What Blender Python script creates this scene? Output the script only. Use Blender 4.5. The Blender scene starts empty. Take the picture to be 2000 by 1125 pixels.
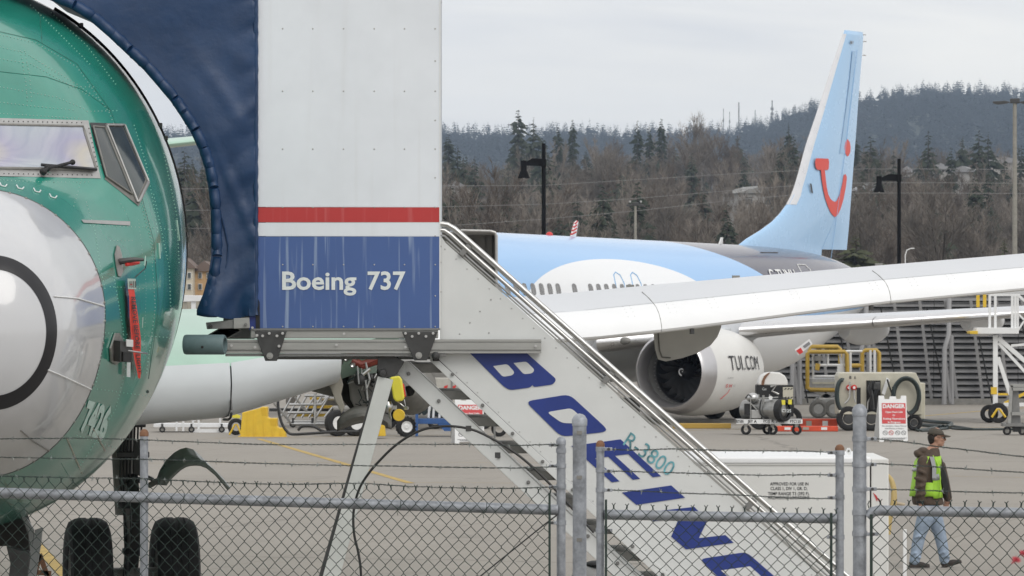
import bpy, math, random
from mathutils import Vector, Matrix
from mathutils.bvhtree import BVHTree
R = math.radians
sin, cos, PI = math.sin, math.cos, math.pi
random.seed(7)
SC = bpy.context.scene
COL = SC.collection
# ------------------------------------------------------------------ camera, world, sun, exposure
FPX, CAMH, HY = 11111.0, 3.2, 601.0      # focal length in photo pixels, eye height, horizon row
cd = bpy.data.cameras.new('camera'); cam = bpy.data.objects.new('camera', cd); COL.objects.link(cam)
cam.location = (0, 0, CAMH); cam.rotation_euler = (R(90), 0, 0)
cd.lens = 200; cd.sensor_width = 36; cd.shift_y = 38.5/2000
cd.clip_start = 0.5; cd.clip_end = 20000
cd.dof.use_dof = True; cd.dof.focus_distance = 42; cd.dof.aperture_fstop = 26
SC.camera = cam
W = bpy.data.worlds.new('World'); SC.world = W; W.use_nodes = True
nt = W.node_tree; nt.nodes.clear()
wo = nt.nodes.new('ShaderNodeOutputWorld'); bg = nt.nodes.new('ShaderNodeBackground')
sky = nt.nodes.new('ShaderNodeTexSky'); sky.sky_type = 'NISHITA'; sky.sun_disc = False
sky.sun_elevation = R(42); sky.sun_rotation = R(150)
tc = nt.nodes.new('ShaderNodeTexCoord'); mp = nt.nodes.new('ShaderNodeMapping')
mp.inputs['Scale'].default_value = (1, 1, 9)
nz = nt.nodes.new('ShaderNodeTexNoise'); nz.inputs['Scale'].default_value = 5; nz.inputs['Detail'].default_value = 7
nz.inputs['Distortion'].default_value = .6
cr = nt.nodes.new('ShaderNodeValToRGB')
cr.color_ramp.elements[0].position = .33; cr.color_ramp.elements[0].color = (6.9, 7.0, 7.35, 1)
cr.color_ramp.elements[1].position = .62; cr.color_ramp.elements[1].color = (9.6, 9.35, 8.9, 1)
mx = nt.nodes.new('ShaderNodeMix'); mx.data_type = 'RGBA'; mx.inputs[0].default_value = .93
L = nt.links.new
L(tc.outputs['Generated'], mp.inputs['Vector']); L(mp.outputs[0], nz.inputs['Vector']); L(nz.outputs['Fac'], cr.inputs[0])
L(sky.outputs[0], mx.inputs[6]); L(cr.outputs[0], mx.inputs[7]); L(mx.outputs[2], bg.inputs['Color'])
bg.inputs['Strength'].default_value = .113
L(bg.outputs[0], wo.inputs['Surface'])
sd = bpy.data.lights.new('sun', 'SUN'); sd.energy = 1.1; sd.angle = R(35); sd.color = (1, .96, .9)
sun = bpy.data.objects.new('sun', sd); COL.objects.link(sun)
sun.rotation_euler = (R(48), 0, R(30))     # high, from behind the camera on the right
SC.view_settings.view_transform = 'Standard'; SC.view_settings.look = 'None'
SC.view_settings.gamma = 1; SC.view_settings.use_curve_mapping = False; SC.view_settings.exposure = .08
SC.render.engine = 'CYCLES'

# ------------------------------------------------------------------ helpers
def P(px, py, Y):
    return Vector(((px-1000)*Y/FPX, Y, CAMH-(py-HY)*Y/FPX))
def G(px, py, z=0):
    Y = FPX*(CAMH-z)/(py-HY)
    return Vector(((px-1000)*Y/FPX, Y, z))
MW = {}
def tag(o, label=None, cat=None, group=None, kind=None):
    if label: o['label'] = label
    if cat: o['category'] = cat
    if group: o['group'] = group
    if kind: o['kind'] = kind
    return o
def thing(name, label, cat, loc, rz=0, group=None):
    o = bpy.data.objects.new(name, None); COL.objects.link(o); o.empty_display_size = .2
    o.location = loc; o.rotation_euler = (0, 0, rz)
    MW[o.name] = Matrix.Translation(Vector(loc)) @ Matrix.Rotation(rz, 4, 'Z')
    return tag(o, label, cat, group)
def copy_tree(o, parent=None):
    c = o.copy(); COL.objects.link(c); c.parent = parent
    for ch in list(o.children):
        copy_tree(ch, c)
    return c
class MB:
    def __init__(s): s.v = []; s.f = []
    def add(s, vs, fs):
        b = len(s.v); s.v += [tuple(p) for p in vs]; s.f += [tuple(i+b for i in f) for f in fs]; return s
    def box(s, c, d, rot=None):
        c = Vector(c); h = Vector(d)/2; vs = []
        for x in (-1, 1):
            for y in (-1, 1):
                for z in (-1, 1):
                    p = Vector((x*h.x, y*h.y, z*h.z))
                    if rot: p = rot @ p
                    vs.append(c+p)
        return s.add(vs, [(0,1,3,2),(4,6,7,5),(0,4,5,1),(2,3,7,6),(0,2,6,4),(1,5,7,3)])
    def cbox(s, a, b):
        a = Vector(a); b = Vector(b); return s.box((a+b)/2, (abs(b.x-a.x), abs(b.y-a.y), abs(b.z-a.z)))
    def beam(s, a, b, w, h, up=(0,0,1)):
        a = Vector(a); b = Vector(b); d = (b-a).normalized(); u = Vector(up)
        if abs(d.dot(u)) > .98: u = Vector((0,1,0))
        x = d.cross(u).normalized(); y = x.cross(d)
        vs = [p+x*i*w/2+y*j*h/2 for p in (a, b) for i, j in ((-1,-1),(1,-1),(1,1),(-1,1))]
        return s.add(vs, [(0,3,2,1),(4,5,6,7),(0,1,5,4),(1,2,6,5),(2,3,7,6),(3,0,4,7)])
    def tube(s, pts, r, n=8, cap=True, closed=False):
        pts = [Vector(p) for p in pts]; m = len(pts); vs = []; fs = []
        rs = r if isinstance(r, (list, tuple)) else [r]*m
        last = None
        for i, p in enumerate(pts):
            if closed: d = pts[(i+1) % m]-pts[i-1]
            else: d = pts[min(i+1, m-1)]-pts[max(i-1, 0)]
            d = d.normalized() if d.length > 1e-9 else Vector((0,0,1))
            if last is None:
                u = Vector((0,0,1)) if abs(d.z) < .9 else Vector((0,1,0))
                x = d.cross(u).normalized()
            else:
                x = (last-d*last.dot(d)); x = x.normalized() if x.length > 1e-6 else d.orthogonal().normalized()
            last = x; y = d.cross(x)
            for k in range(n):
                a = 2*PI*k/n; vs.append(p+(x*cos(a)+y*sin(a))*rs[i])
        for i in range(m if closed else m-1):
            j = (i+1) % m
            for k in range(n):
                fs.append((i*n+k, i*n+(k+1) % n, j*n+(k+1) % n, j*n+k))
        if cap and not closed:
            fs.append(tuple(range(n))[::-1]); fs.append(tuple((m-1)*n+k for k in range(n)))
        return s.add(vs, fs)
    def lathe(s, prof, o, ax, n=24, a0=0, a1=2*PI):
        o = Vector(o); d = Vector(ax).normalized(); u = Vector((0,0,1)) if abs(d.z) < .9 else Vector((0,1,0))
        x = d.cross(u).normalized(); y = x.cross(d); full = abs(a1-a0-2*PI) < 1e-6
        k = n if full else n+1; vs = []; fs = []
        for r, t in prof:
            for i in range(k):
                a = a0+(a1-a0)*i/n; vs.append(o+d*t+(x*cos(a)+y*sin(a))*r)
        for j in range(len(prof)-1):
            for i in range(n):
                i2 = (i+1) % k
                fs.append((j*k+i, j*k+i2, (j+1)*k+i2, (j+1)*k+i))
        return s.add(vs, fs)
    def prism(s, pts, ext):
        pts = [Vector(p) for p in pts]; e = Vector(ext); n = len(pts)
        vs = pts+[p+e for p in pts]
        fs = [tuple(range(n)), tuple(range(2*n-1, n-1, -1))]+[(i, (i+1) % n, (i+1) % n+n, i+n)[::-1] for i in range(n)]
        return s.add(vs, fs)
    def pp(s, poly, Y, d):      # a plate whose outline is seen at distance Y, extruded d metres away from the viewer
        return s.prism([P(x, y, Y) for x, y in poly], (0, d, 0))
    def grid(s, rows):
        n = len(rows[0]); vs = [p for r in rows for p in r]
        return s.add(vs, [(j*n+i, j*n+i+1, (j+1)*n+i+1, (j+1)*n+i) for j in range(len(rows)-1) for i in range(n-1)])
    def ell(s, c, r, n=12, m=8, rot=None):
        c = Vector(c); vs = []; fs = []
        for j in range(m+1):
            t = PI*j/m
            for i in range(n):
                a = 2*PI*i/n; p = Vector((r[0]*sin(t)*cos(a), r[1]*sin(t)*sin(a), r[2]*cos(t)))
                if rot: p = rot @ p
                vs.append(c+p)
        for j in range(m):
            for i in range(n):
                fs.append((j*n+i, (j+1)*n+i, (j+1)*n+(i+1) % n, j*n+(i+1) % n))
        return s.add(vs, fs)
    def mesh(s, name, smooth=None, local=None):
        me = bpy.data.meshes.new(name)
        me.from_pydata([local @ Vector(p) for p in s.v] if local else s.v, [], s.f); me.validate(); me.update()
        if smooth:
            me.polygons.foreach_set('use_smooth', [True]*len(me.polygons))
            try: me.set_sharp_from_angle(angle=R(smooth if smooth is not True else 40))
            except Exception: pass
        return me
    def build(s, name, mat, parent=None, smooth=None, bevel=0, local=False, **kw):
        loc = None
        if parent is not None and not local: loc = MW[parent.name].inverted()
        me = s.mesh(name, smooth, loc)
        o = bpy.data.objects.new(name, me); COL.objects.link(o)
        if mat: me.materials.append(mat)
        if parent is not None:
            o.parent = parent; MW[o.name] = MW[parent.name]
        else: MW[o.name] = Matrix.Identity(4)
        if bevel:
            b = o.modifiers.new('bevel', 'BEVEL'); b.width = bevel; b.segments = 2; b.limit_method = 'ANGLE'; b.angle_limit = R(40)
            b.harden_normals = False
        return tag(o, kw.get('label'), kw.get('cat'), kw.get('group'), kw.get('kind'))

def textmesh(txt, offset=0, res=3):
    cu = bpy.data.curves.new('t', 'FONT'); cu.body = txt; cu.size = 1; cu.offset = offset; cu.resolution_u = res
    ob = bpy.data.objects.new('t', cu); COL.objects.link(ob)
    dg = bpy.context.evaluated_depsgraph_get(); me = bpy.data.meshes.new_from_object(ob.evaluated_get(dg))
    vs = [(v.co.x, v.co.y) for v in me.vertices]; fs = [tuple(p.vertices) for p in me.polygons]
    bpy.data.objects.remove(ob); bpy.data.curves.remove(cu); bpy.data.meshes.remove(me)
    x0 = min(v[0] for v in vs); x1 = max(v[0] for v in vs)
    return [((x-x0)/(x1-x0), y/.73) for x, y in vs], fs      # x 0..1 over the whole line, y 0..1 for a capital
def text_part(name, txt, fn, mat, parent, offset=.0, local=False, label=None):
    vs, fs = textmesh(txt, offset); mb = MB()
    mb.add([fn(x, y) for x, y in vs], fs)
    return mb.build(name, mat, parent, local=local, label=label)
def text_px(name, txt, x0, x1, ytop, ybot, Y, mat, parent, offset=.0):
    return text_part(name, txt, lambda x, y: P(x0+(x1-x0)*x, ybot+(ytop-ybot)*y, Y), mat, parent, offset)

# ------------------------------------------------------------------ materials
def mat(name, col, rough=.5, metal=0, noise=0, scale=4, bump=0, bscale=30, coat=0, spec=.5, stretch=None, alpha=None, vary=None, emission=None):
    m = bpy.data.materials.new(name); m.use_nodes = True; t = m.node_tree; b = t.nodes['Principled BSDF']
    b.inputs['Base Color'].default_value = (*col, 1); b.inputs['Roughness'].default_value = rough; b.inputs['Metallic'].default_value = metal
    b.inputs['Coat Weight'].default_value = coat; b.inputs['Coat Roughness'].default_value = .06; b.inputs['Specular IOR Level'].default_value = spec
    c = t.nodes.new('ShaderNodeTexCoord'); mpn = t.nodes.new('ShaderNodeMapping'); t.links.new(c.outputs['Object'], mpn.inputs[0])
    if stretch: mpn.inputs['Scale'].default_value = stretch
    if noise:
        n = t.nodes.new('ShaderNodeTexNoise'); n.inputs['Scale'].default_value = scale; n.inputs['Detail'].default_value = 6; n.inputs['Roughness'].default_value = .65
        t.links.new(mpn.outputs[0], n.inputs['Vector'])
        r = t.nodes.new('ShaderNodeMapRange'); r.inputs[1].default_value = .3; r.inputs[2].default_value = .7
        r.inputs[3].default_value = 1-noise; r.inputs[4].default_value = 1+noise*.6
        x = t.nodes.new('ShaderNodeMix'); x.data_type = 'RGBA'; x.blend_type = 'MULTIPLY'; x.inputs[0].default_value = 1
        x.inputs[6].default_value = (*col, 1); t.links.new(n.outputs['Fac'], r.inputs[0]); t.links.new(r.outputs[0], x.inputs[7])
        t.links.new(x.outputs[2], b.inputs['Base Color'])
        r2 = t.nodes.new('ShaderNodeMapRange'); r2.inputs[3].default_value = max(.02, rough-.08); r2.inputs[4].default_value = min(1, rough+.12)
        t.links.new(n.outputs['Fac'], r2.inputs[0]); t.links.new(r2.outputs[0], b.inputs['Roughness'])
    if bump:
        n = t.nodes.new('ShaderNodeTexNoise'); n.inputs['Scale'].default_value = bscale; n.inputs['Detail'].default_value = 5
        t.links.new(mpn.outputs[0], n.inputs['Vector'])
        bp = t.nodes.new('ShaderNodeBump'); bp.inputs['Strength'].default_value = bump; bp.inputs['Distance'].default_value = .02
        t.links.new(n.outputs['Fac'], bp.inputs['Height']); t.links.new(bp.outputs[0], b.inputs['Normal'])
    return m
M = dict(
    white=mat('white_paint', (.74,.75,.76), .35, noise=.05, scale=2),
    wing=mat('wing_grey_paint', (.62,.64,.67), .45, noise=.05, scale=.7),
    slat=mat('slat_white', (.84,.85,.86), .32, noise=.04, scale=1.5, metal=.0),
    krueger=mat('lower_wing_white', (.58,.61,.63), .3, noise=.05, scale=2, coat=.3),
    silver=mat('bare_aluminium', (.78,.78,.79), .28, 1, noise=.06, scale=3),
    lip=mat('inlet_lip_aluminium', (.62,.61,.62), .33, .9, noise=.05, scale=2),
    steel=mat('brushed_steel', (.55,.55,.54), .3, 1, noise=.08, scale=6),
    galv=mat('galvanised_steel', (.32,.34,.37), .5, .5, noise=.42, scale=14, bump=.15),
    alu=mat('mill_aluminium', (.36,.36,.345), .42, .5, noise=.14, scale=9, stretch=(.3,1,3)),
    aluD=mat('dull_aluminium', (.22,.22,.215), .5, .45, noise=.15, scale=12),
    stairw=mat('stair_white_panel', (.64,.655,.65), .42, noise=.05, scale=3, bump=.02, bscale=5),
    hoodblue=mat('navy_vinyl', (.010,.040,.112), .42, noise=.22, scale=3, bump=.55, bscale=5.5),
    boeblue=mat('letter_blue', (.014,.036,.215), .4, noise=.12, scale=6),
    teal=mat('teal_stencil_paint', (.15,.40,.46), .5, noise=.75, scale=9),
    letterw=mat('letter_white', (.72,.76,.76), .5, noise=.1, scale=20),
    stencilw=mat('stencil_pale_green', (.50,.66,.60), .5, noise=.2, scale=30),
    green=mat('green_primer', (.020,.245,.180), .2, noise=.22, scale=.9, coat=.5),
    pgreen=mat('pale_green_primer', (.41,.60,.50), .35, noise=.12, scale=1.5, coat=.2),
    radome=mat('radome_grey', (.54,.55,.57), .2, noise=.06, scale=1.2, coat=.9),
    black=mat('black_rubber', (.012,.012,.013), .6, noise=.3, scale=12),
    tyre=mat('tyre_rubber', (.014,.014,.015), .75, noise=.35, scale=20, bump=.1),
    blackp=mat('black_paint', (.015,.015,.018), .28),
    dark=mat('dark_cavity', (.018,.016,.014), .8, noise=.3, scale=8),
    darkgrey=mat('dark_grey_metal', (.07,.07,.07), .45, .5, noise=.25, scale=10),
    midgrey=mat('worn_grey_metal', (.23,.225,.21), .5, .3, noise=.25, scale=8),
    tan=mat('tan_grey_composite', (.36,.34,.29), .6, noise=.15, scale=6),
    red=mat('red_fabric', (.72,.06,.04), .65, noise=.12, scale=30),
    redp=mat('red_paint', (.62,.035,.03), .4, noise=.2, scale=12),
    darkred=mat('dark_red_hose', (.16,.025,.015), .5, noise=.2, scale=12),
    orange=mat('red_orange_case', (.62,.075,.03), .5, noise=.2, scale=5),
    yellow=mat('yellow_plastic', (.72,.48,.035), .45, noise=.12, scale=4),
    pyellow=mat('pale_yellow_cover', (.74,.66,.06), .5, noise=.06, scale=6),
    yline=mat('yellow_line_paint', (.46,.32,.09), .8, noise=.35, scale=3),
    cream=mat('cream_paint', (.52,.50,.41), .45, noise=.12, scale=2.5),
    trailer=mat('trailer_white_paint', (.72,.72,.70), .4, noise=.05, scale=1.5),
    signw=mat('sign_white_plastic', (.76,.77,.77), .5, noise=.05, scale=4),
    signr=mat('sign_red', (.55,.055,.06), .5),
    greytext=mat('print_grey', (.22,.22,.23), .6),
    blackt=mat('print_black', (.03,.03,.035), .6),
    tblue=mat('tail_light_blue', (.36,.58,.84), .25, noise=.03, scale=.5, coat=.4),
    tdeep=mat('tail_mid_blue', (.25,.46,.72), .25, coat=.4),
    tred=mat('logo_red', (.70,.055,.035), .35),
    hose=mat('dark_green_hose', (.02,.035,.035), .45, noise=.2, scale=10),
    cable=mat('black_cable', (.014,.014,.014), .45),
    mesh=mat('green_vinyl_wire', (.012,.028,.022), .5),
    barb=mat('barbed_wire_steel', (.045,.06,.055), .5, .4, noise=.5, scale=60),
    barbt=mat('barb_points', (.22,.24,.23), .45, .7),
    rust=mat('rusty_cap', (.20,.10,.055), .8, noise=.4, scale=40),
    tubegreen=mat('grey_green_tube', (.13,.19,.20), .5, noise=.15, scale=10),
    blue=mat('cart_blue', (.03,.10,.29), .45, noise=.2, scale=6),
    winframe=mat('window_frame_metal', (.44,.44,.43), .35, .55, noise=.15, scale=14),
    cuff=mat('grey_fabric', (.3,.3,.3), .8),
)
def streak_mat(name, col, streak, amt, sc=26):
    m = mat(name, col, .4, noise=.06, scale=2); t = m.node_tree; b = t.nodes['Principled BSDF']
    c = t.nodes.new('ShaderNodeTexCoord'); mp_ = t.nodes.new('ShaderNodeMapping'); mp_.inputs['Scale'].default_value = (1, 1, .035)
    n = t.nodes.new('ShaderNodeTexNoise'); n.inputs['Scale'].default_value = sc; n.inputs['Detail'].default_value = 4; n.inputs['Distortion'].default_value = .25
    t.links.new(c.outputs['Object'], mp_.inputs[0]); t.links.new(mp_.outputs[0], n.inputs['Vector'])
    r = t.nodes.new('ShaderNodeMapRange'); r.inputs[1].default_value = .56; r.inputs[2].default_value = .72; r.inputs[4].default_value = amt
    t.links.new(n.outputs['Fac'], r.inputs[0])
    x = t.nodes.new('ShaderNodeMix'); x.data_type = 'RGBA'; x.inputs[7].default_value = (*streak, 1)
    src = b.inputs['Base Color'].links[0].from_socket
    t.links.new(r.outputs[0], x.inputs[0]); t.links.new(src, x.inputs[6]); t.links.new(x.outputs[2], b.inputs['Base Color'])
    return m
M['canopyblue'] = streak_mat('canopy_blue_streaked', (.056,.112,.30), (.30,.38,.53), .9)
M['canopyred'] = streak_mat('canopy_red_streaked', (.46,.035,.035), (.52,.12,.12), .5)
M['canopyw'] = streak_mat('canopy_white', (.72,.755,.80), (.56,.57,.57), .18, 14)
# windscreen with an oily coating that shifts through violet and straw
def glass_mat():
    m = mat('coated_glass', (.6,.6,.65), .05, .7); t = m.node_tree; b = t.nodes['Principled BSDF']
    c = t.nodes.new('ShaderNodeTexCoord'); n = t.nodes.new('ShaderNodeTexNoise'); n.inputs['Scale'].default_value = 1.3; n.inputs['Detail'].default_value = 0
    r = t.nodes.new('ShaderNodeValToRGB'); e = r.color_ramp.elements
    e[0].position = .3; e[0].color = (.47,.51,.56,1); e[1].position = .75; e[1].color = (.60,.60,.59,1)
    for p, cc in ((.42,(.44,.43,.54,1)), (.5,(.56,.53,.47,1)), (.6,(.47,.50,.57,1))):
        k = e.new(p); k.color = cc
    t.links.new(c.outputs['Object'], n.inputs['Vector']); t.links.new(n.outputs['Fac'], r.inputs[0]); t.links.new(r.outputs[0], b.inputs['Base Color'])
    return m
M['screen'] = glass_mat()
M['darkglass'] = mat('dark_side_glass', (.03,.04,.04), .06, 0, noise=.3, scale=3, spec=.8)
# ================================================================== ground, hills, woods
def ground_mat():
    m = mat('worn_apron', (.275,.262,.240), .85); t = m.node_tree; b = t.nodes['Principled BSDF']
    c = t.nodes.new('ShaderNodeTexCoord')
    def noise(s, d, st=None):
        n = t.nodes.new('ShaderNodeTexNoise'); n.inputs['Scale'].default_value = s; n.inputs['Detail'].default_value = d; n.inputs['Roughness'].default_value = .7
        mp_ = t.nodes.new('ShaderNodeMapping'); t.links.new(c.outputs['Object'], mp_.inputs[0]); t.links.new(mp_.outputs[0], n.inputs['Vector'])
        if st: mp_.inputs['Scale'].default_value = st
        return n
    n1 = noise(9, 8); n2 = noise(.25, 4, (1, .35, 1)); n3 = noise(45, 2)
    r = t.nodes.new('ShaderNodeValToRGB'); e = r.color_ramp.elements
    e[0].position = .3; e[0].color = (.215,.197,.172,1); e[1].position = .72; e[1].color = (.335,.310,.272,1)
    a = t.nodes.new('ShaderNodeMath'); a.operation = 'MULTIPLY_ADD'; a.inputs[1].default_value = .45
    t.links.new(n1.outputs['Fac'], a.inputs[0])
    a2 = t.nodes.new('ShaderNodeMath'); a2.operation = 'MULTIPLY_ADD'; a2.inputs[1].default_value = .4; 
    a3 = t.nodes.new('ShaderNodeMath'); a3.operation = 'MULTIPLY'; a3.inputs[1].default_value = .2; t.links.new(n3.outputs['Fac'], a3.inputs[0])
    t.links.new(n2.outputs['Fac'], a2.inputs[0]); t.links.new(a3.outputs[0], a2.inputs[2]); t.links.new(a2.outputs[0], a.inputs[2])
    t.links.new(a.outputs[0], r.inputs[0])
    # sealed cracks, long and thin
    v = t.nodes.new('ShaderNodeTexVoronoi'); v.feature = 'DISTANCE_TO_EDGE'; v.inputs['Scale'].default_value = .055
    nd = noise(.6, 4); ad = t.nodes.new('ShaderNodeMix'); ad.data_type = 'RGBA'; ad.blend_type = 'ADD'; ad.inputs[0].default_value = .9
    t.links.new(c.outputs['Object'], ad.inputs[6]); t.links.new(nd.outputs['Color'], ad.inputs[7]); t.links.new(ad.outputs[2], v.inputs['Vector'])
    cm = t.nodes.new('ShaderNodeMapRange'); cm.inputs[1].default_value = .0; cm.inputs[2].default_value = .004; cm.inputs[3].default_value = .65; cm.inputs[4].default_value = 1
    t.links.new(v.outputs['Distance'], cm.inputs[0])
    x = t.nodes.new('ShaderNodeMix'); x.data_type = 'RGBA'; x.blend_type = 'MULTIPLY'; x.inputs[0].default_value = 1
    t.links.new(r.outputs[0], x.inputs[6]); t.links.new(cm.outputs[0], x.inputs[7])
    n4 = noise(.9, 5, (.6, .22, 1)); sm_ = t.nodes.new('ShaderNodeMapRange'); sm_.inputs[1].default_value = .60; sm_.inputs[2].default_value = .74; sm_.inputs[3].default_value = 1; sm_.inputs[4].default_value = .72
    t.links.new(n4.outputs['Fac'], sm_.inputs[0])
    y_ = t.nodes.new('ShaderNodeMix'); y_.data_type = 'RGBA'; y_.blend_type = 'MULTIPLY'; y_.inputs[0].default_value = 1
    t.links.new(x.outputs[2], y_.inputs[6]); t.links.new(sm_.outputs[0], y_.inputs[7])
    bk = t.nodes.new('ShaderNodeTexBrick'); bk.offset = 0; bk.inputs['Scale'].default_value = 1; bk.inputs['Brick Width'].default_value = 7.6; bk.inputs['Row Height'].default_value = 7.6; bk.inputs['Mortar Size'].default_value = .03; bk.inputs['Mortar Smooth'].default_value = .3
    bk.inputs['Color1'].default_value = (1,1,1,1); bk.inputs['Color2'].default_value = (.94,.94,.94,1); bk.inputs['Mortar'].default_value = (.55,.54,.52,1); mb_ = t.nodes.new('ShaderNodeMapping'); mb_.inputs['Location'].default_value = (2.9, 1.7, 0); mb_.inputs['Rotation'].default_value = (0, 0, .21); t.links.new(c.outputs['Object'], mb_.inputs[0]); t.links.new(mb_.outputs[0], bk.inputs['Vector'])
    z_ = t.nodes.new('ShaderNodeMix'); z_.data_type = 'RGBA'; z_.blend_type = 'MULTIPLY'; z_.inputs[0].default_value = .4
    t.links.new(y_.outputs[2], z_.inputs[6]); t.links.new(bk.outputs['Color'], z_.inputs[7]); t.links.new(z_.outputs[2], b.inputs['Base Color'])
    bp = t.nodes.new('ShaderNodeBump'); bp.inputs['Strength'].default_value = .3; bp.inputs['Distance'].default_value = .01
    t.links.new(n3.outputs['Fac'], bp.inputs['Height']); t.links.new(bp.outputs[0], b.inputs['Normal'])
    return m
def sheet(name, pts, m, **kw):
    return MB().add(pts, [tuple(range(len(pts)))]).build(name, m, **kw)
sheet('ground', [(-900,-60,0),(900,-60,0),(900,640,0),(-900,640,0)], ground_mat(), kind='structure')
def line(pts, w, z=.004):
    mb = MB(); rows = []
    for i, p in enumerate(pts):
        d = (pts[min(i+1, len(pts)-1)]-pts[max(i-1, 0)]).normalized(); n = Vector((-d.y, d.x, 0))*w/2
        rows.append([Vector((p.x, p.y, z))-n, Vector((p.x, p.y, z))+n])
    mb.grid(rows); return mb.build('yellow_line', M['yline'], kind='structure')
line([G(505, 857), G(802, 944)], .16)
line([G(60, 1052), G(150, 1150)], .16)
line([G(1240, 843), G(1550, 836), G(2100, 835)], .14)
line([G(250, 905), G(700, 903), G(1300, 905)], .05)
line([G(560, 941), G(900, 943), G(1150, 945)], .05)
line([G(1720, 820), G(1950, 800), G(2100, 790)], .15)
line([G(420, 856), G(640, 853), G(1000, 848)], .1)
line([G(1850, 930), G(2050, 934)], .05)
line([G(560, 826), G(800, 828)], .12)
# rolling terrain: near wooded bank, ridge behind, far mountain
def lerp(t, tab):
    if t <= tab[0][0]: return tab[0][1]
    for (a, b), (c, d) in zip(tab, tab[1:]):
        if t <= c: return b+(d-b)*(t-a)/(c-a)
    return tab[-1][1]
def bank(X, Y):
    q = X/Y
    k = lerp(q, [(-.1,.95), (-.03,.9), (0,.9), (.02,.98), (.05,1.0), (.07,.93), (.09,.86), (.12,.84)])
    return k*lerp(Y, [(470,0), (560,.6), (650,3), (800,9), (1000,17), (1250,28), (1450,34), (1600,31), (1900,20)])
def terrain(name, y0, y1, ny, fn, m):
    rows = []
    for j in range(ny+1):
        Y = y0+(y1-y0)*j/ny
        rows.append([Vector((Y*(-.2+.4*i/80), Y, fn(Y*(-.2+.4*i/80), Y))) for i in range(81)])
    return MB().grid(rows).build(name, m, smooth=True, kind='structure')
brown = mat('leaf_litter', (.085,.073,.06), .95, noise=.4, scale=.08)
terrain('hillside', 470, 1900, 46, lambda X, Y: bank(X, Y)-.05+.8*sin(X*.05)*sin(Y*.03)*max(0, min(1, (Y-600)/120)), brown)
def ridge(X, Y):
    px = 1000+FPX*X/Y
    sk = lerp(px, [(-400,262),(300,262),(860,258),(1000,262),(1120,256),(1250,258),(1400,254),(1480,244),(1540,224),(1600,206),(1690,191),(1750,180),(1830,176),(1920,178),(2000,182),(2300,200)])
    top = CAMH+(HY-sk-25)*4600/FPX
    return top*lerp(Y, [(2000,-.06), (2600,.16), (3200,.42), (4000,.82), (4600,1), (5200,.9), (6000,.5)])
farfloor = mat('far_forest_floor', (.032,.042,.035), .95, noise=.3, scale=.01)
terrain('far_hill', 1900, 6000, 40, lambda X, Y: ridge(X, Y) if Y > 2000 else 18, farfloor)

def conifer_mb(h, seed, dens=1.0, cheap=False):
    rnd = random.Random(seed); t = MB(); c = MB()
    t.tube([(0,0,-1), (0,0,h*.5), (0,0,h*.97)], [h*.016, h*.010, .02], 5)
    n = int((13 if cheap else 30)*dens)
    for i in range(n):
        k = (i+.5)/n; z = h*(.08+.90*k**.95); rad = h*(.235*(1-k)**.9+.010)*rnd.uniform(.7, 1.3)*(1+.25*sin(k*9+seed))
        m = (4 if cheap else 8)
        for j in range(m):
            if not cheap and rnd.random() < .12: continue
            a = 2*PI*(j+rnd.random())/m; r = rad*rnd.uniform(.55, 1.15); w = r*rnd.uniform(.32, .55); dz = -r*rnd.uniform(.15, .55)
            d = Vector((cos(a), sin(a), 0)); p = Vector((-sin(a), cos(a), 0)); b = Vector((0, 0, z+rnd.uniform(-.02,.02)*h))
            tip = b+d*r+Vector((0,0,dz))
            mid = b+d*r*.55+Vector((0,0,dz*.25))
            c.add([b, mid+p*w*.5+Vector((0,0,-w*.4)), tip, mid-p*w*.5+Vector((0,0,-w*.4)), mid+Vector((0,0,w*.35))], [(0,1,4),(1,2,4),(2,3,4),(3,0,4)])
            if not cheap:
                for q in range(3):
                    s0 = b+d*r*rnd.uniform(.35,.95)+Vector((0,0,dz*.6)); o = p*rnd.choice((-1,1))*rnd.uniform(.3,.7)*w+d*rnd.uniform(-.1,.25)*r
                    c.add([s0, s0+o+Vector((0,0,-w*.5)), s0+d*w*.35], [(0,1,2)])
    return t, c
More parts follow.
